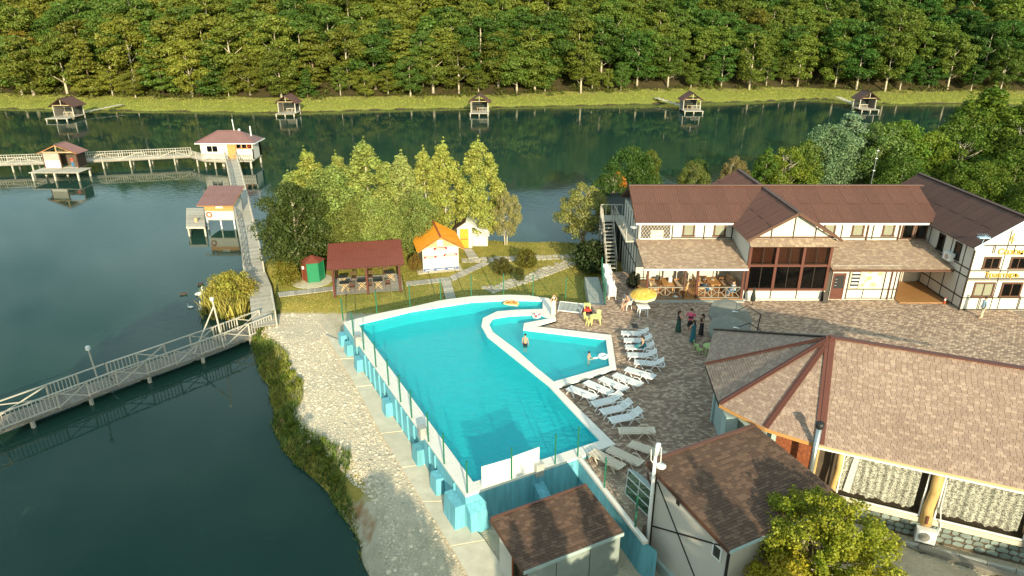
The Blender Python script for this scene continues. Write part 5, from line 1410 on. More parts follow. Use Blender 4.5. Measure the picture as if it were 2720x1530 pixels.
def kb_(name, s0, z0, s1, z1, m, o=.012, par=None): return MB().add([kp(s0,-o,z0), kp(s1,-o,z0), kp(s1,-o,z1), kp(s0,-o,z1)], [(0,1,2,3)]).build(name, m, par or KI)
for s0, s1, z0, z1 in ((1.0,2.2,.72,.95), (.1,1.25,.0,.2), (1.85,3.1,.08,.28)):
    b_ = kb_('banner', s0, z0, s1, z1, 'banner_red')
    kb_('banner_line', s0+.25, z0+.12, s1-.25, z0+.155, 'white_paint', .016, b_); kb_('banner_line', s0+.15, z0+.05, s1-.15, z0+.085, 'white_paint', .016, b_)
b_ = kb_('banner', .02, -1.22, kw-.02, -.98, 'banner_blue')
for k in range(3): kb_('banner_line', .2+k*1.0, -1.14, .95+k*1.0, -1.09, 'white_paint', .016, b_)
q = MB(); q.v = [kp(1.55+.2*math.cos(6.283*j/16),-.02,.1+.17*math.sin(6.283*j/16)) for j in range(16)]; q.f = [tuple(range(16))]; em = q.build('round_emblem', 'banner_blue', KI)
q = MB(); q.v = [kp(1.55+.14*math.cos(6.283*j/16),-.024,.1+.12*math.sin(6.283*j/16)) for j in range(16)]; q.f = [tuple(range(16))]; q.build('emblem_centre', 'white_paint', em)
MB().prism([kp(-.5,-.35,0)[:2], kp(kw+.3,-.35,0)[:2], kp(kw+.3,kd,0)[:2], kp(-.5,kd,0)[:2]], GZ-.3, GZ+.04).build('footing', 'concrete', KI)
# picnic shelter with tables
PS = thing('picnic_shelter', 'open timber picnic shelter with maroon roof on the lawn', 'shelter', (-12, 53.5, GZ))
us = Vector((.98,.2,0)).normalized(); vs_ = Vector((-.2,.98,0)).normalized(); P0 = Vector((-14.5,51.1,0))
def sp2(s, t, z): q = P0+us*s+vs_*t; return (q.x, q.y, z)
for s in (.1, 2.75, 5.4):
    for t in (.1, 3.9): bar('post', PS, 'mahogany', sp2(s,t,GZ-.2), sp2(s,t,1.3 if t < 1 else 1.9), .17, .17)
fl_ = MB()
for k in range(20): fl_.add([sp2(-.1,.1+k*.2,GZ+.12), sp2(5.6,.1+k*.2,GZ+.12), sp2(5.6,.285+k*.2,GZ+.12), sp2(-.1,.285+k*.2,GZ+.12)], [(0,1,2,3)])
fl_.build('floor', 'grey_wood', PS, kind='stuff')
f_ = [sp2(-.3,-.35,1.22), sp2(5.8,-.35,1.22), sp2(5.8,4.0,1.95), sp2(-.3,4.0,1.95)]
p = MB().slab(f_, .08).build('roof', 'timber_brown', PS); sheets(p, f_, 'tile_maroon', rows=3, wave=.16, amp=.02)
bar('beam', PS, 'mahogany', sp2(-.2,.1,1.2), sp2(5.7,.1,1.2), .13, .15)
for k in range(7): bar('rafter', PS, 'timber_brown', sp2(.05+k*.92,-.33,1.12), sp2(.05+k*.92,3.9,1.83), .07, .12)
# slatted folding tables and chairs under it
def fold_table():
    r = proto('folding_table')
    MB().box(-.4,-.3,.68,.4,.3,.72).build('top', 'dark_cloth', r)
    for y in (-.22, .22):
        bar('leg', r, 'wood_tan', (-.32,y,0), (.32,y,.68), .04, .05); bar('leg', r, 'wood_tan', (.32,y,0), (-.32,y,.68), .04, .05)
    bar('stretcher', r, 'wood_tan', (0,-.22,.34), (0,.22,.34), .04, .04)
    return r
def fold_chair():
    r = proto('folding_chair')
    for k in range(4): bar('seat_slat', r, 'timber_brown', (-.2,-.18+k*.11,.44), (.2,-.18+k*.11,.44), .09, .02)
    for k in range(2): bar('back_slat', r, 'timber_brown', (-.2,.24+.05*k,.66+.15*k), (.2,.24+.05*k,.66+.15*k), .02, .09)
    for x in (-.2, .2): bar('leg', r, 'timber_brown', (x,-.2,0), (x,.32,.92), .03, .04); bar('leg', r, 'timber_brown', (x,.25,0), (x,-.15,.44), .03, .04)
    return r
t0 = fold_table(); c0 = fold_chair()
tp = [(.7,2.4),(.9,1.0),(2.3,1.1),(3.6,1.0),(4.7,2.6)]; lb_t = ['dark folding table at the back left of the picnic shelter','dark folding table by the front left post of the picnic shelter','dark folding table left of the middle post of the picnic shelter','dark folding table right of the middle post of the picnic shelter','dark folding table at the back right of the picnic shelter']
for i, (s, t) in enumerate(tp):
    o = t0 if i == 0 else copy_tree(t0); place(o, sp2(s,t,GZ+.125), R(11), 1, lb_t[i], 'table', 'tables in the picnic shelter')
cp_ = [(1.6,2.7),(3.0,2.6),(4.3,3.3),(1.5,.6),(2.9,.6),(4.4,.7)]; lb_c = ['brown folding chair beside the back left table in the shelter','brown folding chair behind the middle post of the shelter','brown folding chair in the back right corner of the shelter','brown folding chair at the front left of the shelter','brown folding chair at the shelter\'s front, beside the middle post','brown folding chair at the shelter\'s front right']
for i, (s, t) in enumerate(cp_):
    o = c0 if i == 0 else copy_tree(c0); place(o, sp2(s,t,GZ+.125), R(11)+(0 if i < 3 else R(180)), 1, lb_c[i], 'chair', 'chairs in the picnic shelter')
# hexagonal toilet cabin
TC = thing('toilet_cabin', 'small hexagonal cabin with red door and green side under a maroon roof', 'cabin', (-17.2, 55, GZ))
cx, cy, rr_ = -17.15, 55.05, .92
hx = [(cx+rr_*math.cos(R(a_)), cy+rr_*math.sin(R(a_))) for a_ in (195, 255, 315, 15, 75, 135)]
for i in range(6):
    a_, b_ = hx[i], hx[(i+1) % 6]; MB().add([(*a_,GZ), (*b_,GZ), (*b_,.58), (*a_,.58)], [(0,1,2,3)]).build('door' if i == 0 else 'side_panel', ('door_red','door_green','door_green','door_green','door_red','door_red')[i], TC)
    bar('corner_post', TC, 'door_red' if i < 1 else 'door_green', (*a_,GZ), (*a_,.6), .06, .06)
MB().add([(cx+(x-cx)*1.22, cy+(y-cy)*1.22, .5) for x, y in hx]+[(cx,cy,.95)], [(i,(i+1) % 6,6) for i in range(6)]).build('roof', 'tile_maroon', TC)
MB().box(-17.86,54.35,-.1,-17.70,54.38,.15).build('notice', 'white_paint', TC)
pad = MB().lathe((cx-.1,cy-.35,GZ-.1), [(1.75,0),(1.75,.13)], 18).build('concrete_pad', 'concrete'); tag(pad, kind='structure')
# white house with yellow door at the water
YH = thing('yellow_door_house', 'small white lakeside house with yellow door behind the kiosk', 'building', (-3.6, 65, GZ))
MB().box(-5.35, 63.5, GZ-.3, -3.9, 66.2, .75).build('wall', 'white_wall', YH); MB().box(-3.9, 64.0, GZ-.3, -2.4, 66.2, .35).build('wall', 'white_wall', YH)
MB().add([(-5.35,63.5,.75),(-3.6,63.5,.75),(-4.45,63.5,1.35)], [(0,1,2)]).build('gable_wall', 'white_wall', YH)
d_ = MB().box(-5.05, 63.42, GZ, -4.25, 63.49, .62).build('door', 'door_yellow', YH); bar('door_rail', d_, 'rust_red', (-5.05,63.40,-.4), (-4.25,63.40,-.4), .03, .06)
MB().slab([(-5.75,63.2,.55),(-4.45,63.2,1.45),(-4.45,66.6,1.45),(-5.75,66.6,.55)], .06).build('roof', 'sheet_dark', YH); MB().slab([(-2.2,63.2,.0),(-4.45,63.2,1.45),(-4.45,66.6,1.45),(-2.2,66.6,.0)], .06).build('roof', 'white_paint', YH)
for x, z in ((-3.6,-.9), (-3.1,-.6), (-2.8,-.9)): MB().box(x-.12,63.85,z-.3,x+.12,64.0,z+.3).build('meter_box', 'white_metal', YH)
# wooden and stone paths
def plank_path(name, label, c4, n_, z=-1.2):
    r = thing(name, label, 'path', (c4[0][0], c4[0][1], z)); a_, b_, c_, d_ = [V3((*p, z)) for p in c4]
    for i in range(n_):
        t0_, t1_ = (i+.04)/n_, (i+.96)/n_
        q = [a_.lerp(b_, t0_), a_.lerp(b_, t1_), d_.lerp(c_, t1_), d_.lerp(c_, t0_)]; MB().slab(q, .05).build('plank', 'grey_wood', r)
plank_path('plank_path', 'grey plank path between the long boardwalk and the picnic shelter', [(-19.3,51.9),(-14.9,53.3),(-14.7,52.4),(-18.9,50.95)], 26)
plank_path('plank_path', 'grey plank path between the picnic shelter and the kiosk', [(-9.1,54.3),(-5.5,55.35),(-5.2,54.5),(-8.9,53.3)], 22)
plank_path('plank_path', 'short grey plank path running to the pool wall below the kiosk', [(-6.05,54.4),(-5.25,50.0),(-4.45,50.3),(-5.3,54.65)], 16, -1.205)
plank_path('plank_path', 'grey plank path slanting from the kiosk up to the stone path', [(-5.45,55.6),(-2.9,59.0),(-2.0,58.95),(-5.1,54.5)], 18, -1.21)
plank_path('plank_path', 'short grey plank path to the yellow door', [(-4.75,62.9),(-4.1,60.2),(-3.15,60.4),(-3.95,63.0)], 10)
def stone_path(name, label, cl_, wd, seed):
    r = thing(name, label, 'path', (cl_[0][0], cl_[0][1], GZ)); g = random.Random(seed); mb = MB(); tot = 0
    for a_, b_ in zip(cl_[:-1], cl_[1:]):
        a_, b_ = V3((*a_, 0)), V3((*b_, 0)); d = (b_-a_); L_ = d.length; d.normalize(); nn = Vector((-d.y, d.x, 0)); s = 0
        while s < L_:
            st_ = g.uniform(.45, .7); o = -wd/2
            while o < wd/2:
                w_ = g.uniform(.3, .55); c_ = a_+d*(s+st_/2)+nn*(o+w_/2); k = g.choice((5, 6)); pts = []
                for j in range(k):
                    t = 6.283*j/k+g.uniform(-.25, .25); q = c_+d*(math.cos(t)*st_*.52)+nn*(math.sin(t)*w_*.52); pts.append((q.x, q.y))
                zz = GZ+.035+g.uniform(0, .02); q = MB().prism(pts, zz-.1, zz, bottom=False); q.build('flagstone', 'stone_path', r); o += w_
            s += st_
stone_path('stone_path', 'pale flagstone path crossing the lawn behind the kiosk', [(-4.7,59.7),(.3,60.2),(6.0,60.8)], 1.15, 3)
stone_path('stone_path', 'flagstone path slanting from the pool fence to the dark bush', [(-2.0,52.3),(1.2,54.9),(5.6,59.2)], 1.3, 4)
sl_ = MB().prism([(6.1,53.4),(7.25,53.4),(7.15,47.4),(5.9,47.5)], -1.5, -.45).build('concrete_apron', 'concrete_grey'); tag(sl_, kind='structure')
# ------------------------------------------------------------------ poolside furniture
def lounger(m, raised):
    """plastic sun lounger, foot end at the origin, head towards +X, 1.85 m long"""
    r = proto('sun_lounger')
    sl = MB(); W_ = .56; zt = .34
    prof = lambda x: zt+.03*math.sin(x*2.2)
    for k in range(15):
        x = .10+k*.075; sl.box(x, -W_/2+.03, prof(x)-.012, x+.052, W_/2-.03, prof(x)+.012)
    sl.box(.02, -W_/2+.02, zt-.02, .09, W_/2-.02, zt+.03)
    sl.build('seat_slats', m, r)
    bk = MB(); an = R(34 if raised else 3); hx_, hz_ = 1.22, prof(1.2)
    for k in range(8):
        t = .03+k*.078; x, zz = hx_+t*math.cos(an), hz_+t*math.sin(an)
        bk.beam((x,-W_/2+.04,zz), (x,W_/2-.04,zz), .055, .022, (-math.sin(an),0,math.cos(an)))
    for y in (-W_/2+.03, W_/2-.03): bk.beam((hx_,y,hz_), (hx_+.66*math.cos(an),y,hz_+.66*math.sin(an)), .05, .035)
    bk.beam((hx_+.66*math.cos(an),-W_/2,hz_+.66*math.sin(an)), (hx_+.66*math.cos(an),W_/2,hz_+.66*math.sin(an)), .06, .03); bk.build('backrest', m, r)
    if raised: bar('back_prop', r, m, (hx_+.4*math.cos(an),0,hz_+.4*math.sin(an)-.02), (hx_+.5,0,zt-.05), .3, .03)
    for y in (-W_/2, W_/2):
        MB().path([(.0,y,zt-.02),(.5,y,zt+.0),(1.2,y,zt+.0),(1.75,y,zt-.02),(1.86,y,zt+.02)], .03, 6).build('side_rail', m, r, smooth=True)
        for xs_, xe in ((.22, .05), (.42, .62), (1.22, 1.02), (1.42, 1.68)): bar('leg', r, m, (xs_,y,zt-.02), (xe,y,.0), .05, .045)
        MB().path([(1.12,y*1.06,zt),(1.22,y*1.1,zt+.17),(1.5,y*1.1,zt+.19),(1.72,y*1.06,zt+.02)], .025, 6).build('armrest', m, r, smooth=True)
    MB().path([(1.75,-W_/2,zt),(1.86,-.1,zt+.03),(1.86,.1,zt+.03),(1.75,W_/2,zt)], .035, 6).build('head_bar', m, r, smooth=True)
    return r
up0 = lounger('white_plastic', True); fl0 = lounger('white_plastic', False); tn0 = lounger('tan_plastic', False)
LG = [((7.3,41.19),(9.11,40.95),1,'white sun lounger with raised back, farthest of the column by the children\'s pool'),
 ((7.31,40.11),(9.13,39.96),1,'white sun lounger with raised back, second in the column, above the seated woman'),
 ((7.27,39.14),(9.03,38.93),1,'white sun lounger on which the woman with a teal towel sits'),
 ((7.24,38.08),(9.02,37.87),1,'white sun lounger just below the seated woman'),
 ((7.5,37.13),(9.24,36.73),1,'white sun lounger with raised back at the near end of the column'),
 ((6.86,36.28),(8.27,35.27),0,'flat white sun lounger turned out at the bend of the row'),
 ((6.07,35.58),(7.25,34.49),0,'flat white sun lounger, second from the bend in the slanting row'),
 ((5.22,35.15),(6.31,34.02),0,'flat white sun lounger in the middle of the slanting row'),
 ((4.29,34.73),(5.44,33.56),0,'flat white sun lounger, last but one of the slanting row'),
 ((3.24,34.08),(4.61,32.95),0,'flat white sun lounger at the pool-side end of the slanting row'),
 ((4.39,32.25),(6.08,32.9),1,'white sun lounger, farthest of the three below the slanting row'),
 ((4.78,31.47),(6.53,32.09),1,'white sun lounger, middle one of the three below the slanting row'),
 ((5.15,30.67),(6.89,31.21),1,'white sun lounger next to the first tan lounger')]
first = {1: True, 0: True}
for a_, b_, rs_, lb in LG:
    src = up0 if rs_ else fl0; o = src if first[rs_] else copy_tree(src); first[rs_] = False
    place(o, (a_[0], a_[1], .006), math.atan2(b_[1]-a_[1], b_[0]-a_[0]), 1, lb, 'sun lounger', 'white sun loungers on the patio')
for i, (a_, b_, lb) in enumerate([((5.46,29.73),(7.17,29.73),'tan sun lounger, farthest of the four tan ones'), ((5.88,28.64),(7.02,27.87),'tan sun lounger partly behind the lamp pole head'), ((4.78,28.21),(5.81,27.28),'tan sun lounger, second from the pool corner'), ((3.9,28.0),(4.9,27.0),'tan sun lounger at the pool corner behind the fence wires')]):
    o = tn0 if i == 0 else copy_tree(tn0); place(o, (a_[0], a_[1], .006), math.atan2(b_[1]-a_[1], b_[0]-a_[0]), 1, lb, 'sun lounger', 'tan sun loungers on the patio')
# three stacked sets of loungers by the side fence
for i, (x, y, n_) in enumerate(((7.45,47.5,5), (7.5,49.3,4), (7.6,51.0,5))):
    for k in range(n_):
        o = copy_tree(fl0); place(o, (x+.15, y, .006+.16*k), R(91), .9, f'white sun lounger in the {("nearest", "middle", "farthest")[i]} stack by the side fence, {("lowest", "second from below", "third from below", "fourth from below", "topmost")[k]}', 'sun lounger', 'stacked white sun loungers by the side fence')
def plastic_table(m, W_, h, rnd_, nm):
    r = proto(nm)
    if rnd_: MB().lathe((0,0,h-.05), [(.0,.0),(W_/2-.03,.0),(W_/2,.015),(W_/2,.035),(W_/2-.02,.05),(0,.05)], 20, caps=False).build('table_top', m, r, smooth=False)
    else:
        t = MB(); t.box(-W_/2,-W_/2,h-.05,W_/2,W_/2,h-.01); t.box(-W_/2+.05,-W_/2+.05,h-.01,W_/2-.05,W_/2-.05,h); t.build('table_top', m, r)
    for sx in (-1, 1):
        for sy in (-1, 1): MB().tube((sx*W_*.36,sy*W_*.36,0), (sx*W_*.31,sy*W_*.31,h-.04), .035, .045, 8).build('leg', m, r)
    return r
def kid_chair(m):
    r = proto('childs_chair')
    MB().box(-.15,-.15,.26,.15,.15,.30).build('seat', m, r)
    q = MB(); q.add([(-.13,.13,.30),(.13,.13,.30),(.16,.17,.58),(-.16,.17,.58),(-.13,.16,.30),(.13,.16,.30),(.16,.20,.58),(-.16,.20,.58),(0,.18,.62),(0,.21,.62)], [(0,1,2,8,3),(5,4,7,9,6),(1,5,6,2),(4,0,3,7),(3,8,9,7),(8,2,6,9)]); q.build('backrest', m, r)
    for sx in (-1, 1):
        for sy in (-1, 1): MB().tube((sx*.15,sy*.15,0), (sx*.11,sy*.11,.27), .022, .03, 7).build('leg', m, r)
    return r
yt = plastic_table('yellow_plastic', .85, .52, True, 'childs_table'); place(yt, (5.86,43.45,.006), 0, 1, 'round yellow children\'s table on the sunny paving', 'table', 'children\'s tables')
gt = plastic_table('green_plastic', .85, .52, True, 'childs_table'); place(gt, (12.65,38.95,.006), 0, 1, 'round green children\'s table half hidden by the pavilion roof', 'table', 'children\'s tables')
yc = kid_chair('yellow_plastic'); place(yc, (5.28,43.85,.006), R(60), 1, 'yellow children\'s chair left behind the yellow table', 'chair', 'children\'s chairs')
for p, rz_, lb in (((6.15,44.15),R(-15),'yellow children\'s chair right behind the yellow table'), ((5.35,43.05,),R(120),'yellow children\'s chair at the near side of the yellow table')): place(copy_tree(yc), (p[0],p[1],.006), rz_, 1, lb, 'chair', 'children\'s chairs')
gc = kid_chair('green_plastic'); place(gc, (11.95,39.5,.006), R(70), 1, 'green children\'s chair farther from the viewer beside the green table', 'chair', 'children\'s chairs'); place(copy_tree(gc), (12.0,38.85,.006), R(110), 1, 'green children\'s chair nearest the viewer beside the green table', 'chair', 'children\'s chairs')
wt = plastic_table('white_plastic', .85, .74, False, 'plastic_table'); place(wt, (9.4,44.75,.006), R(4), 1, 'square white plastic table under the yellow parasol', 'table')
def plastic_chair(nm):
    r = proto(nm); m = 'white_plastic'
    MB().box(-.24,-.22,.40,.24,.22,.44).build('seat', m, r); q = MB(); q.slab([(-.24,.2,.44),(.24,.2,.44),(.22,.34,.9),(-.22,.34,.9)], .03); q.build('backrest', m, r)
    for sx in (-1, 1):
        for sy in (-1, 1): MB().tube((sx*.26,sy*.24,0), (sx*.21,sy*.19,.41), .025, .035, 7).build('leg', m, r)
        MB().path([(sx*.26,-.2,.42),(sx*.28,-.2,.64),(sx*.27,.25,.66)], .025, 6).build('armrest', m, r)
    return r
pc = plastic_chair('plastic_chair'); place(pc, (8.45,45.9,.006), R(-60), 1, 'white plastic armchair on which the person by the yellow parasol sits', 'chair', 'white plastic chairs')
place(copy_tree(pc), (8.75,47.0,.006), R(200), 1, 'empty white plastic armchair behind the yellow parasol', 'chair', 'white plastic chairs')
# parasols
def canopy(c, Rr, hgt, n_, m, name, par, tilt=(0, 0), valance=.12, vm=None):
    q = MB(); T = Matrix.Rotation(tilt[0], 3, 'X') @ Matrix.Rotation(tilt[1], 3, 'Y'); c = V3(c)
    rings = [(0, hgt), (.35, hgt*.86), (.7, hgt*.5), (1, 0)]
    vs = []
    for f_, z_ in rings[1:]:
        for j in range(n_*2):
            a_ = math.pi*j/n_; sag = 1 if j % 2 == 0 else .955
            vs.append(c+T @ Vector((Rr*f_*sag*math.cos(a_), Rr*f_*sag*math.sin(a_), z_-(.0 if j % 2 == 0 else -.02))))
    top = c+T @ Vector((0, 0, hgt)); k = n_*2
    q.v = [tuple(p) for p in vs]+[tuple(top)]
    for j in range(k): q.f.append((len(vs), j, (j+1) % k))
    for r_ in range(2):
        for j in range(k): q.f.append((r_*k+j, (r_+1)*k+j, (r_+1)*k+(j+1) % k, r_*k+(j+1) % k))
    cn = q.build(name, m, par)
    if valance:
        w_ = MB(); lo = [p+T @ Vector((0, 0, -valance)) for p in vs[-k:]]; w_.v = [tuple(p) for p in vs[-k:]]+[tuple(p) for p in lo]; w_.f = [(j, k+j, k+(j+1) % k, (j+1) % k) for j in range(k)]; w_.build('valance', vm or m, cn)
    for j in range(n_): bar('seam', par, vm or 'steel', vs[k//1*0+2*j]+T @ Vector((0,0,.012)), vs[-k+2*j]+T @ Vector((0,0,.012)), .02, .008)
    for j in range(n_): bar('rib', par, 'white_metal', top-T @ Vector((0,0,.04)), vs[-k+2*j]-T @ Vector((0,0,.02)), .015, .015)
    return top
yu = thing('yellow_parasol', 'yellow and cream parasol above the square white table', 'parasol', (9.55,45.75,0))
top = canopy((9.55,45.75,1.22), .98, .34, 8, 'canopy_yellow', 'canopy', yu, (R(6), R(-5)), .18, 'canopy_cream')
MB().tube((9.55,45.75,0), top, .02, .02, 8).build('pole', 'white_metal', yu); MB().lathe((9.55,45.75,0), [(.25,0),(.25,.06),(.06,.1)], 12).build('base', 'white_plastic', yu)
for i, (c_, lb, tl) in enumerate((((14.35,40.7,1.75), 'large grey parasol nearer the guesthouse, tilted over reclining guests', (R(30), R(10))), ((13.65,38.1,1.8), 'large grey parasol half hidden behind the pavilion roof', (R(26), R(8))))):
    gu = thing('grey_parasol', lb, 'parasol', (c_[0],c_[1],0), 'grey parasols'); top = canopy(c_, 1.5, .55, 8, 'canopy_grey', 'canopy', gu, tl, .16)
    MB().tube((c_[0]+1.4,c_[1]-1.0,0), (c_[0]+1.5,c_[1]-1.1,2.4), .035).build('pole', 'black', gu); MB().path([(c_[0]+1.5,c_[1]-1.1,2.4),(c_[0]+.8,c_[1]-.5,2.75),top], .03, 6).build('arm', 'black', gu); MB().box(c_[0]+1.0,c_[1]-1.5,0,c_[0]+1.9,c_[1]-.6,.07).build('base', 'black', gu)
    bar('handle', gu, 'white_metal', (top.x-.15,top.y,top.z+.04), (top.x+.2,top.y-.1,top.z+.05), .1, .05)
for p, rz_, lb in (((13.4,41.0),R(10),'white sun lounger under the grey parasol nearer the guesthouse'), ((13.2,39.7),R(5),'white sun lounger between the two grey parasols')): place(copy_tree(up0), (p[0],p[1],.006), rz_, 1, lb, 'sun lounger', 'white sun loungers under the grey parasols')
tag(MB().path([(13.1,40.9,.42),(13.6,41.0,.46),(14.1,41.1,.44)], [.1,.16,.12], 8).build('rolled_towel', 'dark_cloth'), 'dark bundle lying on the lounger under the grey parasol', 'towel')
bg = MB(); bg.lathe((13.95,39.5,.35), [(.2,0),(.24,.15),(.18,.32),(.06,.38)], 12); tag(bg.build('black_bag', 'black', smooth=True), 'black bag on the lounger between the grey parasols', 'bag')
# grey low platform, toy car, floor hatch
gm = thing('trampoline_frame', 'low grey gridded mat in a white frame on the sunny paving', 'mat', (4.4,46,0))
g4 = [V3((3.62,47.0,.1)), V3((5.38,46.5,.1)), V3((4.95,44.95,.1)), V3((3.36,45.4,.1))]
for i in range(5):
    for j in range(3):
        def bl(u, v): return g4[0].lerp(g4[1], u).lerp(g4[3].lerp(g4[2], u), v)
        MB().slab([bl(i/5+.006,j/3+.008), bl((i+1)/5-.006,j/3+.008), bl((i+1)/5-.006,(j+1)/3-.008), bl(i/5+.006,(j+1)/3-.008)], .04).build('mat_panel', 'concrete_grey', gm)
for i in range(4): bar('frame_bar', gm, 'white_metal', g4[i]+Vector((0,0,.0)), g4[(i+1) % 4], .06, .07)
for p in g4: bar('leg', gm, 'white_metal', (p.x,p.y,0), (p.x,p.y,.08), .05, .05)
ty = thing('toy_car', 'red and yellow ride-on toy car beside the yellow table', 'toy car', (5.5,45.2,0))
q = MB(); q.add([(5.2,45.0,.12),(5.8,45.0,.12),(5.8,45.4,.12),(5.2,45.4,.12),(5.22,45.02,.38),(5.72,45.02,.34),(5.72,45.38,.34),(5.22,45.38,.38)], [(4,5,6,7),(0,1,5,4),(1,2,6,5),(2,3,7,6),(3,0,4,7)]); q.build('body', 'red_cloth', ty)
for x in (5.25, 5.65):
    for y_ in (45.05, 45.35): bar('roof_pillar', ty, 'yellow_plastic', (x,y_,.34), (x,y_,.66), .04, .04)
MB().box(5.2,45.0,.66,5.7,45.4,.70).build('roof', 'yellow_plastic', ty)
for x in (5.3, 5.7):
    for y_ in (44.99, 45.41): MB().path([(x,y_-.03,.11),(x,y_+.03,.11)], .11, 12).build('wheel', 'black', ty)
tag(MB().box(8.35,42.6,.004,8.75,43.3,.016).build('floor_hatch', 'black'), 'dark rectangular hatch in the paving above the loungers', 'hatch')
# pool toys
pz = thing('pizza_float', 'inflatable pizza slice floating in the far corner of the pool', 'float', (-.1,46.6,.06))
q = MB(); pts = [(-.55+.95*math.cos(R(a_)), 46.15+.95*math.sin(R(a_))) for a_ in range(5, 96, 10)]; 
tri = [(-.62,46.55),(-.35,46.85),(.05,46.9),(.35,46.72),(.42,46.4),(.38,46.2)]
q.prism(tri, .04, .20); q.build('slice', 'pizza_cheese', pz)
MB().path([(-.62,46.5,.14),(-.4,46.88,.16),(.05,46.95,.16),(.4,46.75,.16),(.46,46.4,.16)], .09, 8).build('crust', 'wood_tan', pz, smooth=True); MB().path([(-.6,46.48,.12),(-.1,46.3,.12),(.42,46.18,.12)], .05, 6).build('edge_tube', 'canopy_cream', pz, smooth=True)
for x, y_ in ((-.2,46.65), (.1,46.75), (.2,46.5), (-.35,46.55)): MB().lathe((x,y_,.20), [(.07,0),(.07,.012)], 10).build('topping', 'red_cloth', pz)
for c_, lb, m2 in (((1.75,44.3,.16), 'white and red swim ring floating at the tip of the children\'s pool', 'red_cloth'), ((5.75,38.2,.16), 'white and blue swim ring floating at the corner of the children\'s pool', 'cloth_blue')):
    r = thing('swim_ring', lb, 'swim ring', c_, 'swim rings'); MB().torus(c_, .24, .1, 22, 8).build('ring', 'white_plastic', r, smooth=True)
    for a_ in (20, 140, 260): q = MB(); q.path([(c_[0]+.24*math.cos(R(a_+t)), c_[1]+.24*math.sin(R(a_+t)), c_[2]+.012) for t in (-18, -6, 6, 18)], .098, 8); q.build('patch', m2, r, smooth=True)
tag(MB().path([(5.1,38.05,.1),(5.25,38.0,.14),(5.4,38.08,.12)], [.03,.07,.05], 8).build('pool_toy', 'white_plastic'), 'small white toy in the water beside the swimming child', 'toy')
# terrace furniture of the guesthouse
def bench(nm):
    r = proto(nm)
    for k in range(4): bar('seat_slat', r, 'wood_orange', (-.85,-.2+k*.13,.42), (.85,-.2+k*.13,.42), .11, .03)
    MB().box(-.85,-.24,.44,.85,.22,.53).build('cushion', 'cushion', r)
    MB().slab([(-.85,.24,.5),(.85,.24,.5),(.85,.4,1.05),(-.85,.4,1.05)], .09).build('back_cushion', 'cushion', r)
    for x in (-.85, 0, .85): bar('leg', r, 'wood_orange', (x,-.2,0), (x,-.2,.42), .07, .07); bar('leg', r, 'wood_orange', (x,.25,0), (x,.35,1.0), .07, .07)
    for x in (-.88, .88): bar('armrest', r, 'wood_orange', (x,-.25,.66), (x,.3,.66), .08, .04); bar('leg', r, 'wood_orange', (x,-.22,.4), (x,-.22,.66), .06, .06)
    return r
def dining(nm):
    r = proto(nm)
    for k in range(5): bar('top_plank', r, 'wood_orange', (-.85,-.32+k*.16,.76), (.85,-.32+k*.16,.76), .15, .04)
    for sx in (-.75, .75):
        for sy in (-.28, .28): bar('leg', r, 'wood_orange', (sx,sy,0), (sx,sy,.74), .09, .09)
    bar('stretcher', r, 'wood_orange', (-.75,0,.2), (.75,0,.2), .06, .06)
    return r
b0 = bench('cushioned_bench'); d0 = dining('dining_table')
for i, (x, y_, rz_, lb) in enumerate(((10.95,49.0,90,'cushioned bench at the left end of the guesthouse terrace'), (13.0,49.0,-90,'cushioned bench backing on the partition, left terrace bay'), (14.6,49.2,90,'cushioned bench with blue clothes, right terrace bay'), (16.6,49.2,-90,'shaded cushioned bench beside the glazed block'))):
    place(b0 if i == 0 else copy_tree(b0), (x,y_,.125), R(rz_), 1, lb, 'bench', 'benches on the guesthouse terrace')
for i, (x, y_, lb) in enumerate(((12.0,49.0,'wooden dining table in the left bay of the guesthouse terrace'), (15.6,49.2,'wooden dining table in the right bay of the guesthouse terrace'))):
    place(d0 if i == 0 else copy_tree(d0), (x,y_,.125), R(90), 1, lb, 'table', 'tables on the guesthouse terrace')
tag(MB().box(12.1,48.95,.905,12.35,49.0,1.3).build('menu_card', 'white_paint'), 'white menu card standing on the left terrace table', 'menu'); tag(MB().lathe((15.6,49.3,.905), [(.05,0),(.14,.05),(.13,.06)], 12).build('bowl', 'white_plastic'), 'white bowl on the right terrace table', 'bowl')
jc = thing('folded_clothes', 'blue and white clothes left on the right terrace bench', 'clothes', (14.75,48.5,.65)); MB().path([(14.6,48.9,.68),(14.85,48.5,.72),(14.95,48.1,.62)], [.1,.16,.1], 8).build('blue_cloth', 'jeans', jc, smooth=True); MB().path([(15.0,48.3,.6),(15.2,48.2,.62),(15.35,48.35,.58)], [.08,.12,.07], 8).build('white_cloth', 'white_paint', jc, smooth=True)
tag(MB().lathe((12.4,47.75,.12), [(.16,0),(.22,.1),(.1,.16),(.0,.17)], 12).build('white_bundle', 'white_plastic', smooth=True), 'small white bundle behind the left terrace railing', 'bundle')
cn = thing('traffic_cone', 'small orange and white cone at the guesthouse porch corner', 'cone', (32.4,46.9,0)); MB().lathe((32.4,46.9,.0), [(.2,0),(.2,.03),(.12,.03),(.08,.25)], 12).build('cone', 'rust_red', cn); MB().lathe((32.4,46.9,.25), [(.08,0),(.06,.14)], 12).build('white_band', 'white_paint', cn); MB().lathe((32.4,46.9,.39), [(.06,0),(.02,.16)], 12).build('tip', 'rust_red', cn)
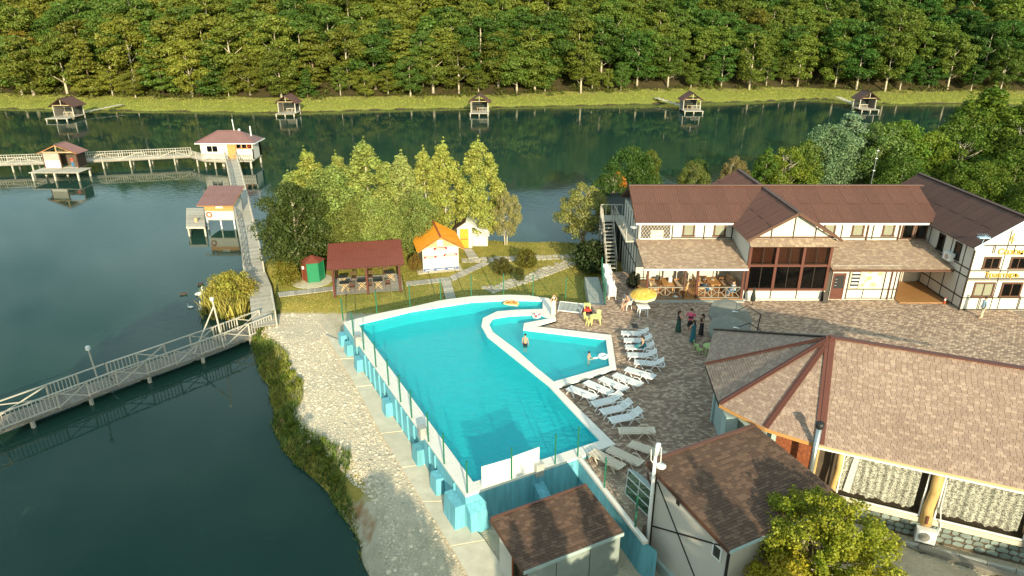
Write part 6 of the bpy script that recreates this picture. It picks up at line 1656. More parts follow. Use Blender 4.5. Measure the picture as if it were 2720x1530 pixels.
sb = thing('sandwich_board', 'dark folding board standing beside the guesthouse door', 'sign', (23.5,47.2,0)); MB().slab([(23.3,46.9,0),(23.7,46.9,0),(23.65,47.15,.8),(23.35,47.15,.8)], .03).build('board', 'timber_dark', sb); MB().slab([(23.3,47.45,0),(23.7,47.45,0),(23.65,47.2,.8),(23.35,47.2,.8)], .03).build('board', 'timber_dark', sb)
fu = thing('folded_parasol', 'closed dark parasol standing by the guesthouse glazing', 'parasol', (17.9,46.6,0)); MB().lathe((17.9,46.6,.35), [(.18,0),(.2,.2),(.05,1.0),(.0,1.1)], 10).build('cloth', 'dark_roof', fu, smooth=True); MB().tube((17.9,46.6,0), (17.9,46.6,.5), .025).build('pole', 'black', fu)

# ------------------------------------------------------------------ people
def skin_mesh(name, vs, es, rs, m):
    me = bpy.data.meshes.new(name); me.from_pydata(vs, es, [])
    o = bpy.data.objects.new(name, me); C.objects.link(o)
    o.modifiers.new('s', 'SKIN'); ly = me.skin_vertices[0].data
    for i, r_ in enumerate(rs): ly[i].radius = (r_, r_) if not hasattr(r_, '__len__') else r_
    ly[0].use_root = True
    sb_ = o.modifiers.new('u', 'SUBSURF'); sb_.levels = 2; sb_.render_levels = 2
    dg = bpy.context.evaluated_depsgraph_get()
    me2 = bpy.data.meshes.new_from_object(o.evaluated_get(dg)); me2.materials.clear(); me2.materials.append(M[m])
    me2.polygons.foreach_set('use_smooth', [True]*len(me2.polygons)); bpy.data.objects.remove(o); bpy.data.meshes.remove(me)
    return me2
def person(label, loc, rz, J, hgt=1.65, skin='skin', hair='hair', hair_long=0.0, group=None):
    """J: joints in body units (height 1.0), facing -Y. One skinned body; hair and clothes are its children"""
    r = bpy.data.objects.new('person', None); C.objects.link(r); r.location = loc; r.rotation_euler = (0, 0, rz); r.scale = (hgt,)*3; OFF[r.name] = Vector((0, 0, 0))
    tag(r, label, 'person', group)
    vs, es, rs = [], [], []
    def av(p, r_, par=None):
        vs.append(tuple(p)); rs.append(r_)
        if par is not None: es.append((par, len(vs)-1))
        return len(vs)-1
    pel = av(J['pelvis'], (.085, .06)); wa = av(J['waist'], (.07, .05), pel); ch = av(J['chest'], (.085, .058), wa)
    nk = av(J['neck'], .03, ch); hd = V3(J['head']); h1 = av(hd+Vector((0,0,-.035)), .040, nk); h2 = av(hd+Vector((0,0,.03)), (.046, .055), h1)
    for s in ('L', 'R'):
        sh = av(J['sh'+s], .032, ch); el = av(J['el'+s], .024, sh); wr = av(J['wr'+s], .016, el)
        d = (V3(J['wr'+s])-V3(J['el'+s])).normalized(); sd = d.cross(Vector((0,1,.2))).normalized(); pm_ = V3(J['wr'+s])+d*.03; pa = av(pm_, (.02, .012), wr)
        for k, (o, L_) in enumerate(((-.016,.04), (-.005,.046), (.006,.043), (.016,.034))):
            kn = av(pm_+d*(.018+L_*.35)+sd*o, .0065, pa); av(pm_+d*(.018+L_)+sd*o*1.1+Vector((0,-.006,-.004)), .005, kn)
        av(pm_+d*.012+sd*(-.03 if s == 'L' else .03), .006, pa)
        if 'hi'+s in J:
            hi = av(J['hi'+s], .052, pel); kn = av(J['kn'+s], .034, hi); an = av(J['an'+s], .02, kn); av(J['to'+s], (.02, .014), an)
    b = link('body', skin_mesh('body', vs, es, rs, skin), r)
    q = MB(); q.ball((hd.x, hd.y+.012, hd.z+.035), .058, .062, .055, 10, 7)
    if hair_long: q.path([(hd.x,hd.y+.05,hd.z+.03),(hd.x,hd.y+.065,hd.z-.04),(hd.x,hd.y+.06,hd.z-.04-hair_long)], [.04,.045,.02], 8)
    q.build('hair', hair, r, smooth=True)
    f = MB(); f.ball((hd.x, hd.y-.062, hd.z-.005), .009, .013, .014, 6, 4); f.build('nose', skin, r, smooth=True)
    for s in (-1, 1): MB().ball((hd.x+s*.02, hd.y-.056, hd.z+.012), .007, .004, .005, 6, 4).build('eye', 'hair', r)
    MB().ball((hd.x, hd.y-.055, hd.z-.03), .014, .004, .004, 6, 4).build('mouth', 'rust_red', r)
    return r
def stand(arms='down', lean=0.0, step=.0):
    J = dict(pelvis=(0,0,.52), waist=(0,.0,.62), chest=(0,0,.735), neck=(0,.005,.835), head=(0,-.01,.915))
    for s, k in (('L', 1), ('R', -1)):
        J['sh'+s] = (k*.105,0,.785); J['hi'+s] = (k*.05,0,.50); J['kn'+s] = (k*.052,-.01-step*k*.6,.275); J['an'+s] = (k*.055,.01-step*k,.05); J['to'+s] = (k*.06,-.075-step*k,.022)
        if arms == 'down': J['el'+s] = (k*.135,.01,.635); J['wr'+s] = (k*.14,-.03,.50)
        elif arms == 'front': J['el'+s] = (k*.14,-.03,.65); J['wr'+s] = (k*.06,-.16,.64)
        elif arms == 'up': J['el'+s] = (k*.15,-.02,.89); J['wr'+s] = (k*.06,-.02,1.02)
        elif arms == 'hip': J['el'+s] = (k*.19,.02,.66); J['wr'+s] = (k*.10,-.05,.55)
    return J
def sit(z=.27):
    J = dict(pelvis=(0,0,z), waist=(0,.02,z+.10), chest=(0,.0,z+.215), neck=(0,-.015,z+.315), head=(0,-.04,z+.395))
    for s, k in (('L', 1), ('R', -1)):
        J['sh'+s] = (k*.105,0,z+.265); J['el'+s] = (k*.13,-.03,z+.12); J['wr'+s] = (k*.09,-.16,z+.06)
        J['hi'+s] = (k*.055,-.02,z-.01); J['kn'+s] = (k*.06,-.25,z+.0); J['an'+s] = (k*.06,-.24,.05); J['to'+s] = (k*.065,-.32,.02)
    return J
def dress(r, m, top=.79, hem=.08, w0=.10, w1=.15, name='dress'):
    q = MB(); zs = [(hem,w1), (hem+(.5-hem)*.5,w1*.85), (.50,.108), (.62,.088), (.73,.103), (top,.098), (top+.02,.07)]
    q.lathe((0,0,0), [(w, z) for z, w in zs], 16, 1, .72, caps=False); return q.build(name, m, r, smooth=True)
def shirt(r, m, lo=.5, top=.80, arms=None, J=None):
    q = MB(); q.lathe((0,0,0), [(.108,lo), (.095,.62), (.108,.73), (.10,top-.01), (.05,top+.02)], 14, 1, .72, caps=False)
    if J:
        for s in 'LR':
            a_, b_ = V3(J['sh'+s]), V3(J['el'+s]); q.path([a_+(a_-b_)*.1, a_.lerp(b_, .45), a_.lerp(b_, .85)], [.042,.038,.034], 8, False)
    return q.build('shirt', m, r, smooth=True)
def trousers(r, m, J, name='trousers', to=1.0):
    q = MB(); q.lathe((0,0,0), [(.10,.53), (.108,.49), (.1,.455)], 14, 1, .75, caps=False)
    for s in 'LR':
        h_, k_, a_ = V3(J['hi'+s]), V3(J['kn'+s]), V3(J['an'+s])
        q.path([h_, h_.lerp(k_, .5), k_] if to < .7 else [h_, k_, k_.lerp(a_, .5), a_], [.062,.056,.046] if to < .7 else [.062,.046,.04,.036], 8, False)
    return q.build(name, m, r, smooth=True)
J = stand('front'); p = person('woman in a long dark green skirt and dark top, leftmost of the standing group', (11.35,42.05,0), R(100), J, 1.6, hair_long=.1); dress(p, 'dress_green', .62, .04, w1=.17, name='skirt'); shirt(p, 'dark_cloth', .55, .79)
J = stand('hip'); p = person('woman in a bright pink top and black skirt in the standing group', (12.15,42.1,0), R(-20), J, 1.72, hair_long=.05); shirt(p, 'dress_pink', .52, .80, J=J); dress(p, 'black', .58, .24, w1=.13, name='skirt')
J = stand('front'); p = person('woman in a teal patterned long skirt, nearest of the standing group', (11.95,40.5,0), R(200), J, 1.6, hair_long=.12); dress(p, 'dress_teal', .80, .03, w1=.14)
J = stand('front'); p = person('woman in a long black dress at the right of the standing group', (12.75,41.45,0), R(-80), J, 1.62, hair_long=.12); dress(p, 'black', .80, .06, w1=.14)
J = sit(.27); p = person('woman wrapped in a teal towel sitting on a sun lounger', (8.35,38.98,0), R(-95), J, 1.62, hair_long=.04); q = MB(); q.path([(0,.03,.22),(0,.01,.36),(0,-.01,.46)], [.13,.12,.09], 12, False); q.path([(0,-.02,.28),(0,-.16,.29),(0,-.27,.22)], [.12,.12,.1], 10, False); q.build('towel', 'dress_teal', p, smooth=True)
J = sit(.27); p = person('person in pale swimwear sitting on a white armchair by the yellow parasol', (8.45,45.85,0), R(-60), J, 1.66); q = MB(); q.lathe((0,0,0), [(.1,.22),(.1,.31)], 12, 1, .8, caps=False); q.build('shorts', 'cloth_cream', p, smooth=True)
J = stand('up'); p = person('person in a cream robe with raised arms at the tip of the children\'s pool', (2.95,44.35,0), R(30), J, 1.62, hair='cloth_cream'); dress(p, 'cloth_cream', .80, .16, w1=.12, name='robe')
J = stand('down', step=.05); p = person('man in a pale blue shirt and khaki trousers walking past the guesthouse wing', (33.45,44.25,0), R(-95), J, 1.68); shirt(p, 'cloth_blue', .50, .80, J=J); trousers(p, 'cloth_khaki', J)
J = stand('down'); p = person('child in dark trunks standing in the children\'s pool', (.86,39.72,-.42), R(160), J, 1.42); trousers(p, 'black', J, 'swim_trunks', .5)
J = stand('front'); p = person('child sunk to the chest in the children\'s pool reaching for a white toy', (4.83,38.08,-.78), R(60), J, 1.35)
J = stand('front'); p = person('person in a red and blue life vest at the open lake hut', (-65.3,100.9,-1.55), 0, J, 1.65); shirt(p, 'red_cloth', .55, .80, J=J); trousers(p, 'jeans', J)
J = sit(.27); p = person('person in pale blue sitting in the shade at the right of the guesthouse terrace', (16.9,48.2,.12), R(-70), J, 1.65); q = MB(); q.path([(0,.03,.26),(0,.01,.40),(0,-.01,.55)], [.11,.115,.09], 12, False); q.build('shirt', 'cloth_blue', p, smooth=True); q = MB(); q.path([(0,0,.28),(0,-.15,.27),(0,-.25,.25)], [.11,.11,.09], 10, False); q.path([(0,-.25,.26),(0,-.24,.06)], [.08,.07], 10, False); q.build('trousers', 'jeans', p, smooth=True)

# ------------------------------------------------------------------ swans and ducks
def swan(label, loc, rz, white=True, sc=1.0):
    r = thing('swan' if white else 'duck', label, 'bird', loc, 'water birds by the reeds'); r.rotation_euler = (0,0,rz); r.scale = (sc*.72,)*3; OFF[r.name] = Vector((0,0,0))
    m = 'feather' if white else 'feather_dark'
    q = MB(); q.lathe((0,0,0), [(.05,-.05),(.3,.0),(.36,.12),(.28,.26),(.05,.32)], 12, 1.5, .8); q.path([(-.4,0,.2),(-.62,0,.28),(-.75,0,.32)], [.2,.1,.02], 8)
    if white: q.path([(.38,0,.12),(.55,0,.3),(.5,0,.52),(.44,0,.68),(.52,0,.8)], [.12,.08,.06,.055,.06], 8); q.ball((.56,0,.8), .09, .065, .065)
    else: q.path([(.36,0,.14),(.48,0,.3),(.5,0,.36)], [.14,.09,.08], 8); q.ball((.54,0,.42), .11, .09, .09)
    q.build('body', m, r, smooth=True)
    hz_ = .8 if white else .42; MB().path([(.62,0,hz_),(.75,0,hz_-.03)], [.035,.012], 6).build('bill', 'bill', r)
    for s in (-1, 1): MB().lathe((-.12,s*.2,.2), [(.02,-.1),(.3,.0),(.2,.1),(.02,.13)], 10, 1.2, .35).build('wing', m, r, smooth=True)
swan('white swan swimming beside the reeds, farther one', (-27.4,55.2,WATER), R(70)); swan('white swan swimming beside the reeds, nearer one', (-25.9,52.0,WATER), R(120))
swan('pale duck swimming left of the nearer swan', (-27.0,52.4,WATER), R(170), True, .55); swan('dark duck alone left of the farther swan', (-28.8,55.2,WATER), R(20), False, .7); swan('dark duck farthest from the boardwalk near the reeds', (-28.3,57.5,WATER), R(60), False, .7)
# ------------------------------------------------------------------ trees and other plants
def gz(x, y): return float(ground_z(np.array([x]), np.array([y]))[0][0])
# forest on the far hill
fr = random.Random(77)
OAK = [Tree(100+i, 17, 5.8, 1.8+i*.35, 'oak', 34, 1.9, 12000, .47, 'bark_pale', .34, 'leaf_far', 9, flat=.55, up=.75) for i in range(6)]
SLIM = [Tree(120+i, 18, 4.1, 3.4+i*.5, 'column', 28, 1.7, 10000, .45, 'bark_pale', .27, 'leaf_far', 8, flat=.6, up=.75) for i in range(4)]
FIR = [Tree(140+i, 16, 4.6, 1.2, 'cone', 54, 1.5, 9000, .45, 'bark_dark', .26, 'leaf_far', 6, flat=.35) for i in range(2)]
def far_ground(x, y): return float(far_z(np.array([[x]]), np.array([[y]]))[0][0, 0])
greens = [(.135,.17,.026), (.115,.165,.026), (.082,.14,.024), (.165,.19,.028), (.07,.13,.022), (.14,.16,.024)]
NUM = ['first','second','third','fourth','fifth','sixth','seventh','eighth','ninth','tenth','eleventh','twelfth','thirteenth','fourteenth','fifteenth','sixteenth','seventeenth','eighteenth','nineteenth','twentieth']
def ordn(i):
    if i < 20: return NUM[i]
    t = (i+1)//10; u = (i+1) % 10
    tens = {2:'twenty',3:'thirty',4:'forty',5:'fifty',6:'sixty'}[t]
    return tens+('-'+NUM[u-1] if u else 'th')
cnt = 0; total = 0
rows = [(11.5, 5.6), (17.5, 7.0), (24, 7.4), (31.5, 7.8), (40, 8.4), (50, 9.0), (61, 9.6)]
for ri, (dd_, spc) in enumerate(rows):
    half = 135+dd_*.72; x = -half-fr.random()*spc; idx = 0
    while x < half:
        px = x+fr.uniform(-.28, .28)*spc; py = float(np.interp(px, SHX, SHY))+dd_+fr.uniform(-2.2, 2.2)
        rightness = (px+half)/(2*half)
        u_ = fr.random()
        if px < -20 and u_ < .25 and ri < 3: T_ = fr.choice(FIR)
        elif rightness > .55: T_ = fr.choice(SLIM+SLIM+OAK[:1])
        else: T_ = fr.choice(OAK+OAK+SLIM)
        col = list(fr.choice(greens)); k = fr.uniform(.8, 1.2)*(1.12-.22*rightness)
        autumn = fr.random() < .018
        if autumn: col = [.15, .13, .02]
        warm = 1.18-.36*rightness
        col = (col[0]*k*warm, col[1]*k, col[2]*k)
        hgt = fr.uniform(13.5, 18.5) if ri else fr.choice((fr.uniform(5.5, 9), fr.uniform(10.5, 16.5), fr.uniform(12, 16.5)))
        if ri == 0:
            lb = f'tree of the bank-side row on the far shore, {ordn(idx)} from the left'; gp = 'trees of the bank-side row'
        elif autumn: lb = f'rusty autumn-tinted tree, {ordn(idx)} from the left in forest row {NUM[ri]}'; gp = 'forest trees on the hill'
        else:
            lb = 'green broadleaf tree in the dense forest on the hill'; gp = 'forest trees on the hill'
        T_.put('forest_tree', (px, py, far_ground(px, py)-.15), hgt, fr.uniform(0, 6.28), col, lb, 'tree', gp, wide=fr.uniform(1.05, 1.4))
        total += 1; idx += 1; x += spc*(1 if ri else fr.choice((.7, 1, 1.4)))
# low scrub on the far bank as one mass
g = np.random.default_rng(5); n_ = 620
bx = g.uniform(-150, 150, n_); by = np.interp(bx, SHX, SHY)+g.uniform(9.0, 24, n_)
cl = [(bx[i], by[i], far_ground(bx[i], by[i])+.2, g.uniform(.5, 1.7)) for i in range(n_)]
sc_ = link('bank_scrub', leaf_cloud('bank_scrub', 6, cl, 26000, .42)); sc_.data.materials.append(M['leaf_far']); sc_.color = (.09,.10,.02,1); tag(sc_, 'low green scrub under the trees of the far bank', 'scrub', kind='stuff')

# poplars on the near lawn
POP = [Tree(200+i, 10, 2.1+.25*i, 1.0, 'poplar', 70, .62, 19000, .17, 'bark_pale', .14, 'leaf', 12) for i in range(3)]
ROU = [Tree(220+i, 8, 3.0, .7, 'round', 80, .85, 21000, .17, 'bark_pale', .16, 'leaf', 12) for i in range(3)]
ASH = Tree(240, 8, 3.2, 1.6, 'oak', 42, .8, 13000, .18, 'bark_pale', .15, 'leaf', 12, stems=3)
yg = (0.331,0.352,0.075)
for T_, x, y_, h_, c_, lb, w_ in (
  (POP[0], -20.6, 62.0, 8.0, (0.298,0.344,0.088), 'poplar nearest the long boardwalk', 1.0), (POP[1], -19.2, 63.2, 10.0, yg, 'poplar with a bare pale stem, second from the boardwalk', 1.1),
  (ROU[0], -16.2, 61.0, 9.0, (0.245,0.299,0.075), 'round-headed tree behind the picnic shelter\'s left half', 1.0), (POP[2], -13.5, 62.4, 11.0, (0.315,0.352,0.088), 'tall poplar rising behind the picnic shelter', 1.2),
  (POP[0], -10.3, 63.3, 9.6, (0.351,0.377,0.113), 'slim poplar between the shelter and the kiosk', 1.1), (POP[1], -6.6, 65.6, 10.4, (0.384,0.397,0.088), 'poplar with white stems behind the orange-roofed kiosk', 1.0),
  (POP[2], -3.2, 65.4, 10.5, (0.375,0.389,0.088), 'bright poplar above the yellow-door house', 1.0), (ROU[1], -19.0, 57.3, 8.3, (.075,.10,.025), 'dark dense tree beside the boardwalk railing', 1.0),
  (ROU[2], -12.5, 58.8, 6.6, (0.261,0.306,0.075), 'leafy tree hanging over the picnic shelter roof', 1.0), (ROU[0], -9.0, 61.0, 6.5, (0.227,0.270,0.072), 'low round tree left of the kiosk roof', .9),
  (POP[1], -16.6, 64.2, 9.4, (0.313,0.332,0.082), 'slender poplar behind the round-headed tree', 1.0), (ROU[0], -14.2, 58.6, 6.4, (0.167,0.189,0.043), 'leafy tree directly behind the shelter\'s middle post', .9), (POP[0], -8.4, 64.6, 9.8, (0.357,0.365,0.082), 'bright slim poplar left of the kiosk ridge', 1.0),
  (ASH, -.6, 64.4, 5.6, (0.331,0.299,0.113), 'thin pale many-stemmed tree at the lake edge beside the white house', .62), (ASH, 6.9, 64.2, 6.4, (0.271,0.270,0.075), 'spreading many-stemmed tree on the lake edge left of the stairs', 1.0)):
    T_.put('poplar_tree' if 'poplar' in lb else 'lawn_tree', (x, y_, gz(x, y_)), h_, fr.uniform(0, 6.28), c_, lb, 'tree', 'trees on the lawn by the lake', w_)
# trees behind the guesthouse
BUSO = Tree(250, 7, 1.6, 2.5, 'round', 26, .6, 3000, .25, 'bark_dark', .1, 'leaf', 8)
BEH = [(ROU[0], 13.0, 74, 8.9, (0.065,0.121,0.022), 'dark round tree at the corner of the dark annex', .8), (ASH, 10.3, 69.5, 7.0, (0.069,0.121,0.022), 'dark leafy tree left of the annex roof', .75),
 (ROU[1], 15.4, 75.5, 8.2, (0.120,0.147,0.022), 'yellowing tree right of the dark round tree behind the annex', .5), (BUSO, 11.2, 71, 6.6, (0.400,0.158,0.020), 'small orange autumn tree beside the dark round tree', .55),
 (ASH, 20.6, 77, 6.4, (0.146,0.168,0.040), 'thin yellowish tree behind the middle of the main roof', .8), (ASH, 25.3, 77, 7.0, (0.220,0.173,0.070), 'half-bare brownish tree behind the glazed gable', .62), (ROU[2], 23.0, 84, 5.4, (0.086,0.137,0.030), 'low green tree by the water behind the glazed gable', .8),
 (POP[1], 28.9, 77, 8.2, (0.103,0.173,0.025), 'green tree right of the brownish tree behind the roof', 1.0), (ASH, 31.6, 77.5, 8.0, (0.172,0.215,0.025), 'yellow-green tree beside the thin antenna mast', .95), (ROU[0], 34.3, 79.5, 8.6, (0.129,0.189,0.030), 'leafy tree filling the gap right of the antenna mast', .8),
 (ROU[2], 37.6, 81, 10.2, (0.163,0.247,0.120), 'silvery left part of the big pale tree behind the roof', .95), (POP[1], 41.0, 84, 11.2, (0.232,0.326,0.190), 'tall silvery-leaved tree behind the main roof', 1.5), (ASH, 43.8, 82, 10.0, (0.138,0.210,0.050), 'leafy tree leaning on the silvery tree', 1.05),
 (ROU[0], 46.6, 82.5, 10.4, (0.129,0.205,0.025), 'round green tree right of the silvery tree', .95), (ROU[1], 49.6, 81, 9.4, (0.159,0.215,0.024), 'yellow-green tree nearer the wing roof', .85), (ROU[2], 44.0, 76, 7.4, (0.086,0.147,0.022), 'low dark tree under the silvery tree', 1.0),
 (ASH, 53.2, 80, 9.2, (0.103,0.163,0.020), 'spreading tree between the round trees and the tall edge trees', 1.2), (POP[0], 58.8, 86, 14.0, (0.112,0.173,0.020), 'tall green tree beyond the wing\'s ridge', 1.7), (ROU[1], 55.6, 84, 11.5, (0.103,0.158,0.020), 'dense tree left of the tall tree beyond the wing', 1.0), (POP[2], 63.0, 84, 13.0, (0.129,0.179,0.022), 'tall tree at the right edge of the picture', 1.7),
 (ROU[0], 49.5, 71, 7.8, (0.112,0.163,0.020), 'leafy tree right behind the wing gable', 1.0), (ROU[1], 54.5, 73, 8.6, (0.107,0.158,0.020), 'dense tree standing over the wing roof', 1.1), (ROU[2], 52.5, 66, 7.0, (0.095,0.147,0.020), 'shaded tree at the far right behind the wing', 1.1), (ROU[2], 58.5, 76, 10.0, (0.112,0.158,0.020), 'broad tree below the tall edge trees', 1.1), (ASH, 60, 80, 11.0, (0.120,0.173,0.020), 'ragged tree between the tall edge trees', 1.1)]
for T_, x, y_, h_, c_, lb, w_ in BEH: T_.put('lakeside_tree', (x, y_, -1.9), h_, fr.uniform(0, 6.28), c_, lb, 'tree', 'trees behind the guesthouse', w_)
an_ = thing('antenna_mast', 'thin pale antenna mast rising behind the main roof', 'mast', (32.6, 61, -1)); MB().tube((32.6,61,-1), (32.65,61,8.9), .04).build('pole', 'steel', an_)
for z_ in (6.9, 8.0, 8.7): bar('insulator', an_, 'white_metal', (32.55,60.98,z_), (32.75,60.98,z_), .06, .06)
# bushes
BUS = [Tree(260+i, 2.2, 1.5, .1, 'round', 34, .55, 5000, .16, 'bark_dark', .05, 'leaf', 8) for i in range(2)]
for T_, x, y_, h_, c_, lb, w_ in ((BUS[0], 7.2, 57.6, 2.7, (.045,.065,.02), 'dark round bush at the top of the flagstone path', 1.0), (BUS[1], -.9, 56.4, 1.5, (.11,.10,.025), 'small shrub below the stone path, nearer the kiosk', .7), (BUS[0], 1.35, 58.3, 1.7, (.13,.12,.02), 'small shrub beside the slanting flagstone path', .7),
   (BUS[1], .6, 54.9, 1.2, (.10,.10,.025), 'lowest small shrub near the pool fence', .5), (BUS[1], -19.2, 54.2, 2.0, (.19,.17,.025), 'yellow-green bush at the foot of the boardwalk trees', .7), (BUS[0], -8.6, 57.3, 1.6, (.20,.13,.03), 'tawny bush between shelter and kiosk', .5), (BUS[1], 9.6, 50.0, 1.3, (.03,.04,.02), 'dark ivy bush in the terrace\'s left corner', .5)):
    T_.put('bush', (x, y_, gz(x, y_) if x < 9 else 0), h_, fr.uniform(0, 6.28), c_, lb, 'bush', 'bushes', w_)
# tree in the right foreground
FT = Tree(300, 5.0, 2.1, .6, 'round', 95, .36, 40000, .085, 'bark_dark', .10, 'leaf', 24, stems=2, shoots=46)
FT.put('garden_tree', (11.6, 19.7, -.8), 5.3, R(40), (.30,.31,.03), 'bushy yellow-green garden tree in front of the lace-curtained windows', 'tree', wide=1.1)
FT2 = Tree(301, 3.4, 1.5, .3, 'round', 50, .36, 18000, .085, 'bark_dark', .06, 'leaf', 14, stems=2, shoots=24)
FT2.put('garden_tree', (9.6, 18.1, -.9), 3.9, R(10), (.40,.33,.03), 'lower yellower garden tree against the small white house', 'tree', wide=1.0)
FT2.put('garden_shrub', (18.9, 20.2, -.8), 1.0, R(70), (.15,.16,.02), 'small shrub sticking up beside the timber beam', 'shrub', wide=.5)
# leafy bush and reeds at the boardwalk bend
RB = Tree(270, 2.8, 1.8, .2, 'round', 60, .5, 12000, .12, 'bark_dark', .05, 'leaf', 10, shoots=20)
RB.put('lakeside_bush', (-23.4, 52.5, -2.75), 3.1, .5, (.36,.31,.06), 'round yellow-green bush in the bend of the boardwalks', 'bush', wide=1.0)
rd = np.random.default_rng(9); n_ = 2600
rx = rd.normal(-23.6, 1.15, n_); ry = 52.4+(rx+23.6)*-.6+rd.normal(0, 1.2, n_)
vs, fs = [], []
for i in range(n_):
    x, y_ = rx[i], ry[i]
    if abs(x+23.6) > 2.1 or abs(y_-52.6) > 2.9 or x > -21.6+(52-y_)*.42: continue
    hgt = rd.uniform(.9, 2.0)*(1.12-.12*abs(x+23.6)); a_ = rd.uniform(0, 3.14); lx, ly_ = rd.normal(0, .28, 2); w_ = .035+.03*rd.random(); b = len(vs); z0 = -2.75
    dx, dy = math.cos(a_)*w_, math.sin(a_)*w_
    vs += [(x-dx,y_-dy,z0),(x+dx,y_+dy,z0),(x+lx*.5+dx*.8,y_+ly_*.5+dy*.8,z0+hgt*.65),(x+lx*.5-dx*.8,y_+ly_*.5-dy*.8,z0+hgt*.65),(x+lx*1.2,y_+ly_*1.2,z0+hgt)]
    fs += [(b,b+1,b+2,b+3),(b+3,b+2,b+4)]
me = bpy.data.meshes.new('reeds'); me.from_pydata(vs, [], fs); mat('reed', (.40,.31,.07), .8, .35, .8, island=.4, col2=[(.22,.22,.04)]); me.materials.append(M['reed']); me.update()
tag(link('reeds', me), 'yellowing reed bed in the bend of the boardwalks', 'reeds', kind='stuff')
# grass on the bank, tufts on the lawn
def blades(name, pts, hmin, hmax, m, label, w0=.03, lean=.35, seed=1):
    g = np.random.default_rng(seed); n_ = len(pts); P_ = np.asarray(pts)
    a_ = g.uniform(0, 6.28, n_); h_ = g.uniform(hmin, hmax, n_); w_ = w0*(.6+.8*g.random(n_)); ln = g.normal(0, lean, (n_, 2))*h_[:, None]
    vs = np.empty((n_, 3, 3)); dx = np.stack([np.cos(a_)*w_, np.sin(a_)*w_, np.zeros(n_)], -1)
    vs[:, 0] = P_-dx; vs[:, 1] = P_+dx; vs[:, 2] = P_+np.concatenate([ln, h_[:, None]], 1)
    me = bpy.data.meshes.new(name); me.vertices.add(n_*3); me.vertices.foreach_set('co', vs.reshape(-1).astype(np.float32)); me.loops.add(n_*3); me.loops.foreach_set('vertex_index', np.arange(n_*3, dtype=np.int32))
    me.polygons.add(n_); me.polygons.foreach_set('loop_start', np.arange(0, n_*3, 3, dtype=np.int32)); me.update(calc_edges=True); me.materials.append(M[m])
    return tag(link(name, me), label, 'grass', kind='stuff')
def scatter(n_, x0, x1, y0, y1, test, seed):
    g = np.random.default_rng(seed); x = g.uniform(x0, x1, n_); y_ = g.uniform(y0, y1, n_); z_, d_ = ground_z(x, y_); k = test(x, y_, d_); return np.stack([x, y_, z_-.02], -1)[k]
w_ = lambda x, y_: wob(x, y_, .6, 15)
P1 = scatter(90000, -24, -5, 21, 49, lambda x, y_, d_: (d_ > -.1) & (d_ < (1.55+w_(x, y_)*1.1)*np.clip((y_-25.5)/5, .0, 1)) & ((y_ > 26) | (wob(x, y_, .5, 8) > .15)), 3)
half = wob(P1[:, 0], P1[:, 1], .7, 44) > 0
blades('bank_grass', P1[half], .15, .5, 'grass_green', 'green grass on the lake bank beside the gravel', .035, seed=4); blades('bank_grass_dry', P1[~half], .15, .45, 'grass_blade', 'yellow-green grass and weeds on the lake bank', .035, seed=5)
ok_l = lambda x, y_, d_: (d_ > .4) & ~((x > 9.4) & (y_ < 60)) & (y_ > 47.5+.35*np.abs(x+2) *0) & ((x < -12.2) | (y_ > 48.3))
P2 = scatter(70000, -22, 9.3, 48.6, 67, ok_l, 6); q_ = wob(P2[:, 0], P2[:, 1], .5, 46) > .1
blades('lawn_grass', P2[~q_], .04, .12, 'grass_blade', 'mown lawn grass between the paths', .03, seed=7); blades('lawn_grass_dry', P2[q_], .04, .12, 'grass_dry', 'dry straw-coloured patches of the lawn', .03, seed=8)
g = np.random.default_rng(12); n_ = 30000; bx = g.uniform(-150, 150, n_); by = np.interp(bx, SHX, SHY)+g.uniform(.0, 11, n_); bz = far_z(bx, by)[0]
blades('far_bank_grass', np.stack([bx, by, bz], -1),   .06, .22, 'grass_blade', 'sunlit yellow-green grass of the far bank', .12, seed=9)
# leafy weeds among the bank grass
P3 = scatter(900, -24, -5, 22, 49, lambda x, y_, d_: (d_ > .1) & (d_ < (1.6+w_(x, y_))*np.clip((y_-25.5)/5, .0, 1)), 13); g = np.random.default_rng(3)
wd = link('bank_weeds', leaf_cloud('bank_weeds', 14, [(p[0], p[1], p[2]+.15, g.uniform(.10, .30)) for p in P3], 16000, .10)); wd.data.materials.append(M['leaf']); wd.color = (.16,.19,.025,1); tag(wd, 'leafy weeds scattered along the lake bank', 'weeds', kind='stuff')
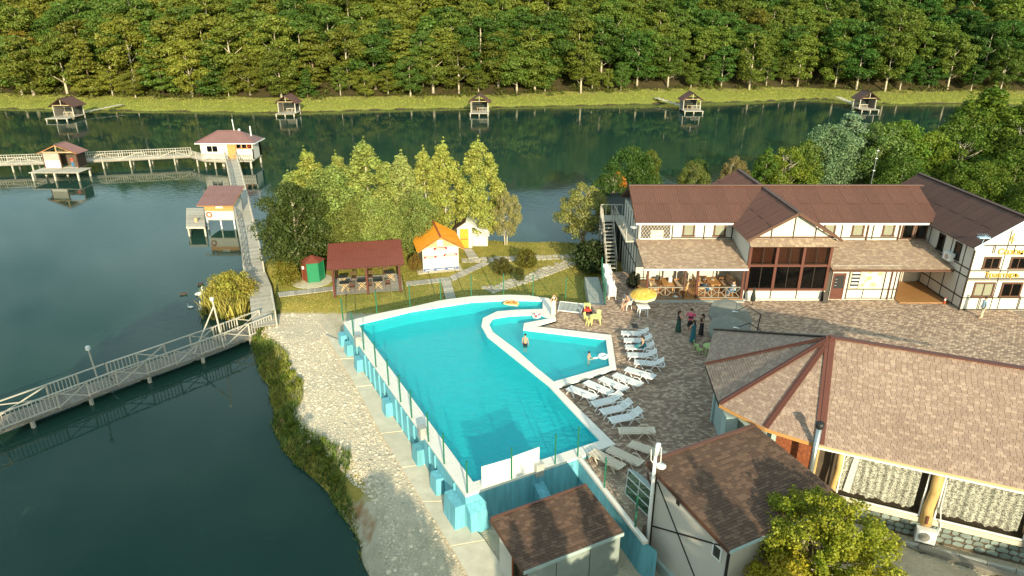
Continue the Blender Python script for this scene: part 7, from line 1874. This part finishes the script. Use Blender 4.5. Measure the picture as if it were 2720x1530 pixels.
# pebbles of the gravel bank
rp = np.random.default_rng(21); pts = scatter(150000, -20, -1, 20, 48.5, lambda x, y_, d_: (d_ > 1.0) & (d_ < 7.5) & (x < -3.4-(y_-26)*.53), 22)
den = wob(pts[:, 0], pts[:, 1], .5, 12); keep = (rp.random(len(pts)) < np.clip(.5+den*1.1, .06, 1)); pts = pts[keep][:42000]
vs, fs = [], []
base_v = [(1,0,0),(-1,0,0),(0,1,0),(0,-1,0),(0,0,1),(0,0,-.6)]; base_f = [(0,2,4),(2,1,4),(1,3,4),(3,0,4)]
cv = np.array([(.9,.2,0),(.3,.95,0),(-.7,.7,0),(-.95,-.3,0),(-.1,-.95,0),(.75,-.6,0),(.1,.05,.62),(.45,.1,.5),(-.4,.2,.5)]); 
for i, p in enumerate(pts):
    s_ = rp.uniform(.025, .075)*(1+1.1*(rp.random() > .96)); a_ = rp.uniform(0, 6.28); ca, sa = math.cos(a_)*s_, math.sin(a_)*s_; b = len(vs); jit = rp.uniform(.8, 1.2, (7, 3))
    for k in range(7):
        x, y_, z_ = cv[k]*jit[k]; vs.append((p[0]+x*ca-y_*sa, p[1]+x*sa+y_*ca, p[2]+z_*s_))
    fs += [(b,b+1,b+6),(b+1,b+2,b+6),(b+2,b+3,b+6),(b+3,b+4,b+6),(b+4,b+5,b+6),(b+5,b,b+6)]
me = bpy.data.meshes.new('pebbles'); me.from_pydata(vs, [], fs); me.materials.append(M['pebble']); me.update(); tag(link('pebbles', me), 'pale pebbles of the gravel bank beside the pool wall', 'gravel', kind='stuff')
# trees behind the viewpoint; their long shadows reach into the picture
SHD = Tree(320, 12, 4.6, 2.0, 'oak', 60, 1.5, 6000, .6, 'bark_dark', .3, 'leaf', 10); SHP = Tree(321, 14, 1.7, 1.5, 'poplar', 44, 1.0, 4500, .5, 'bark_dark', .22, 'leaf', 8)
for i, (T_, x, y_, h_, w_) in enumerate(((SHD,-16.5,3,15.0,1.1), (SHD,-11,2,13.5,1.1), (SHD,-5.5,3,9.6,.9), (SHD,-1.2,2,8.8,.8), (SHP,4.4,2,9.4,.8), (SHP,5.9,1,10.6,.8), (SHP,7.8,2,10.4,.7), (SHP,10.3,2,11.6,.8), (SHP,12.4,1,12.4,.8), (SHD,6.6,3,7.6,.8), (SHD,11.3,3,8.2,.8), (SHD,20.5,2,8.8,.9), (SHD,26,1,9.0,.9))):
    T_.put('shade_tree', (x, y_, -1.9), h_, i*1.3, (.08,.10,.02), f'{NUM[i]} tree from the left behind the viewpoint, casting its shadow into view', 'tree', 'trees behind the viewpoint', w_)
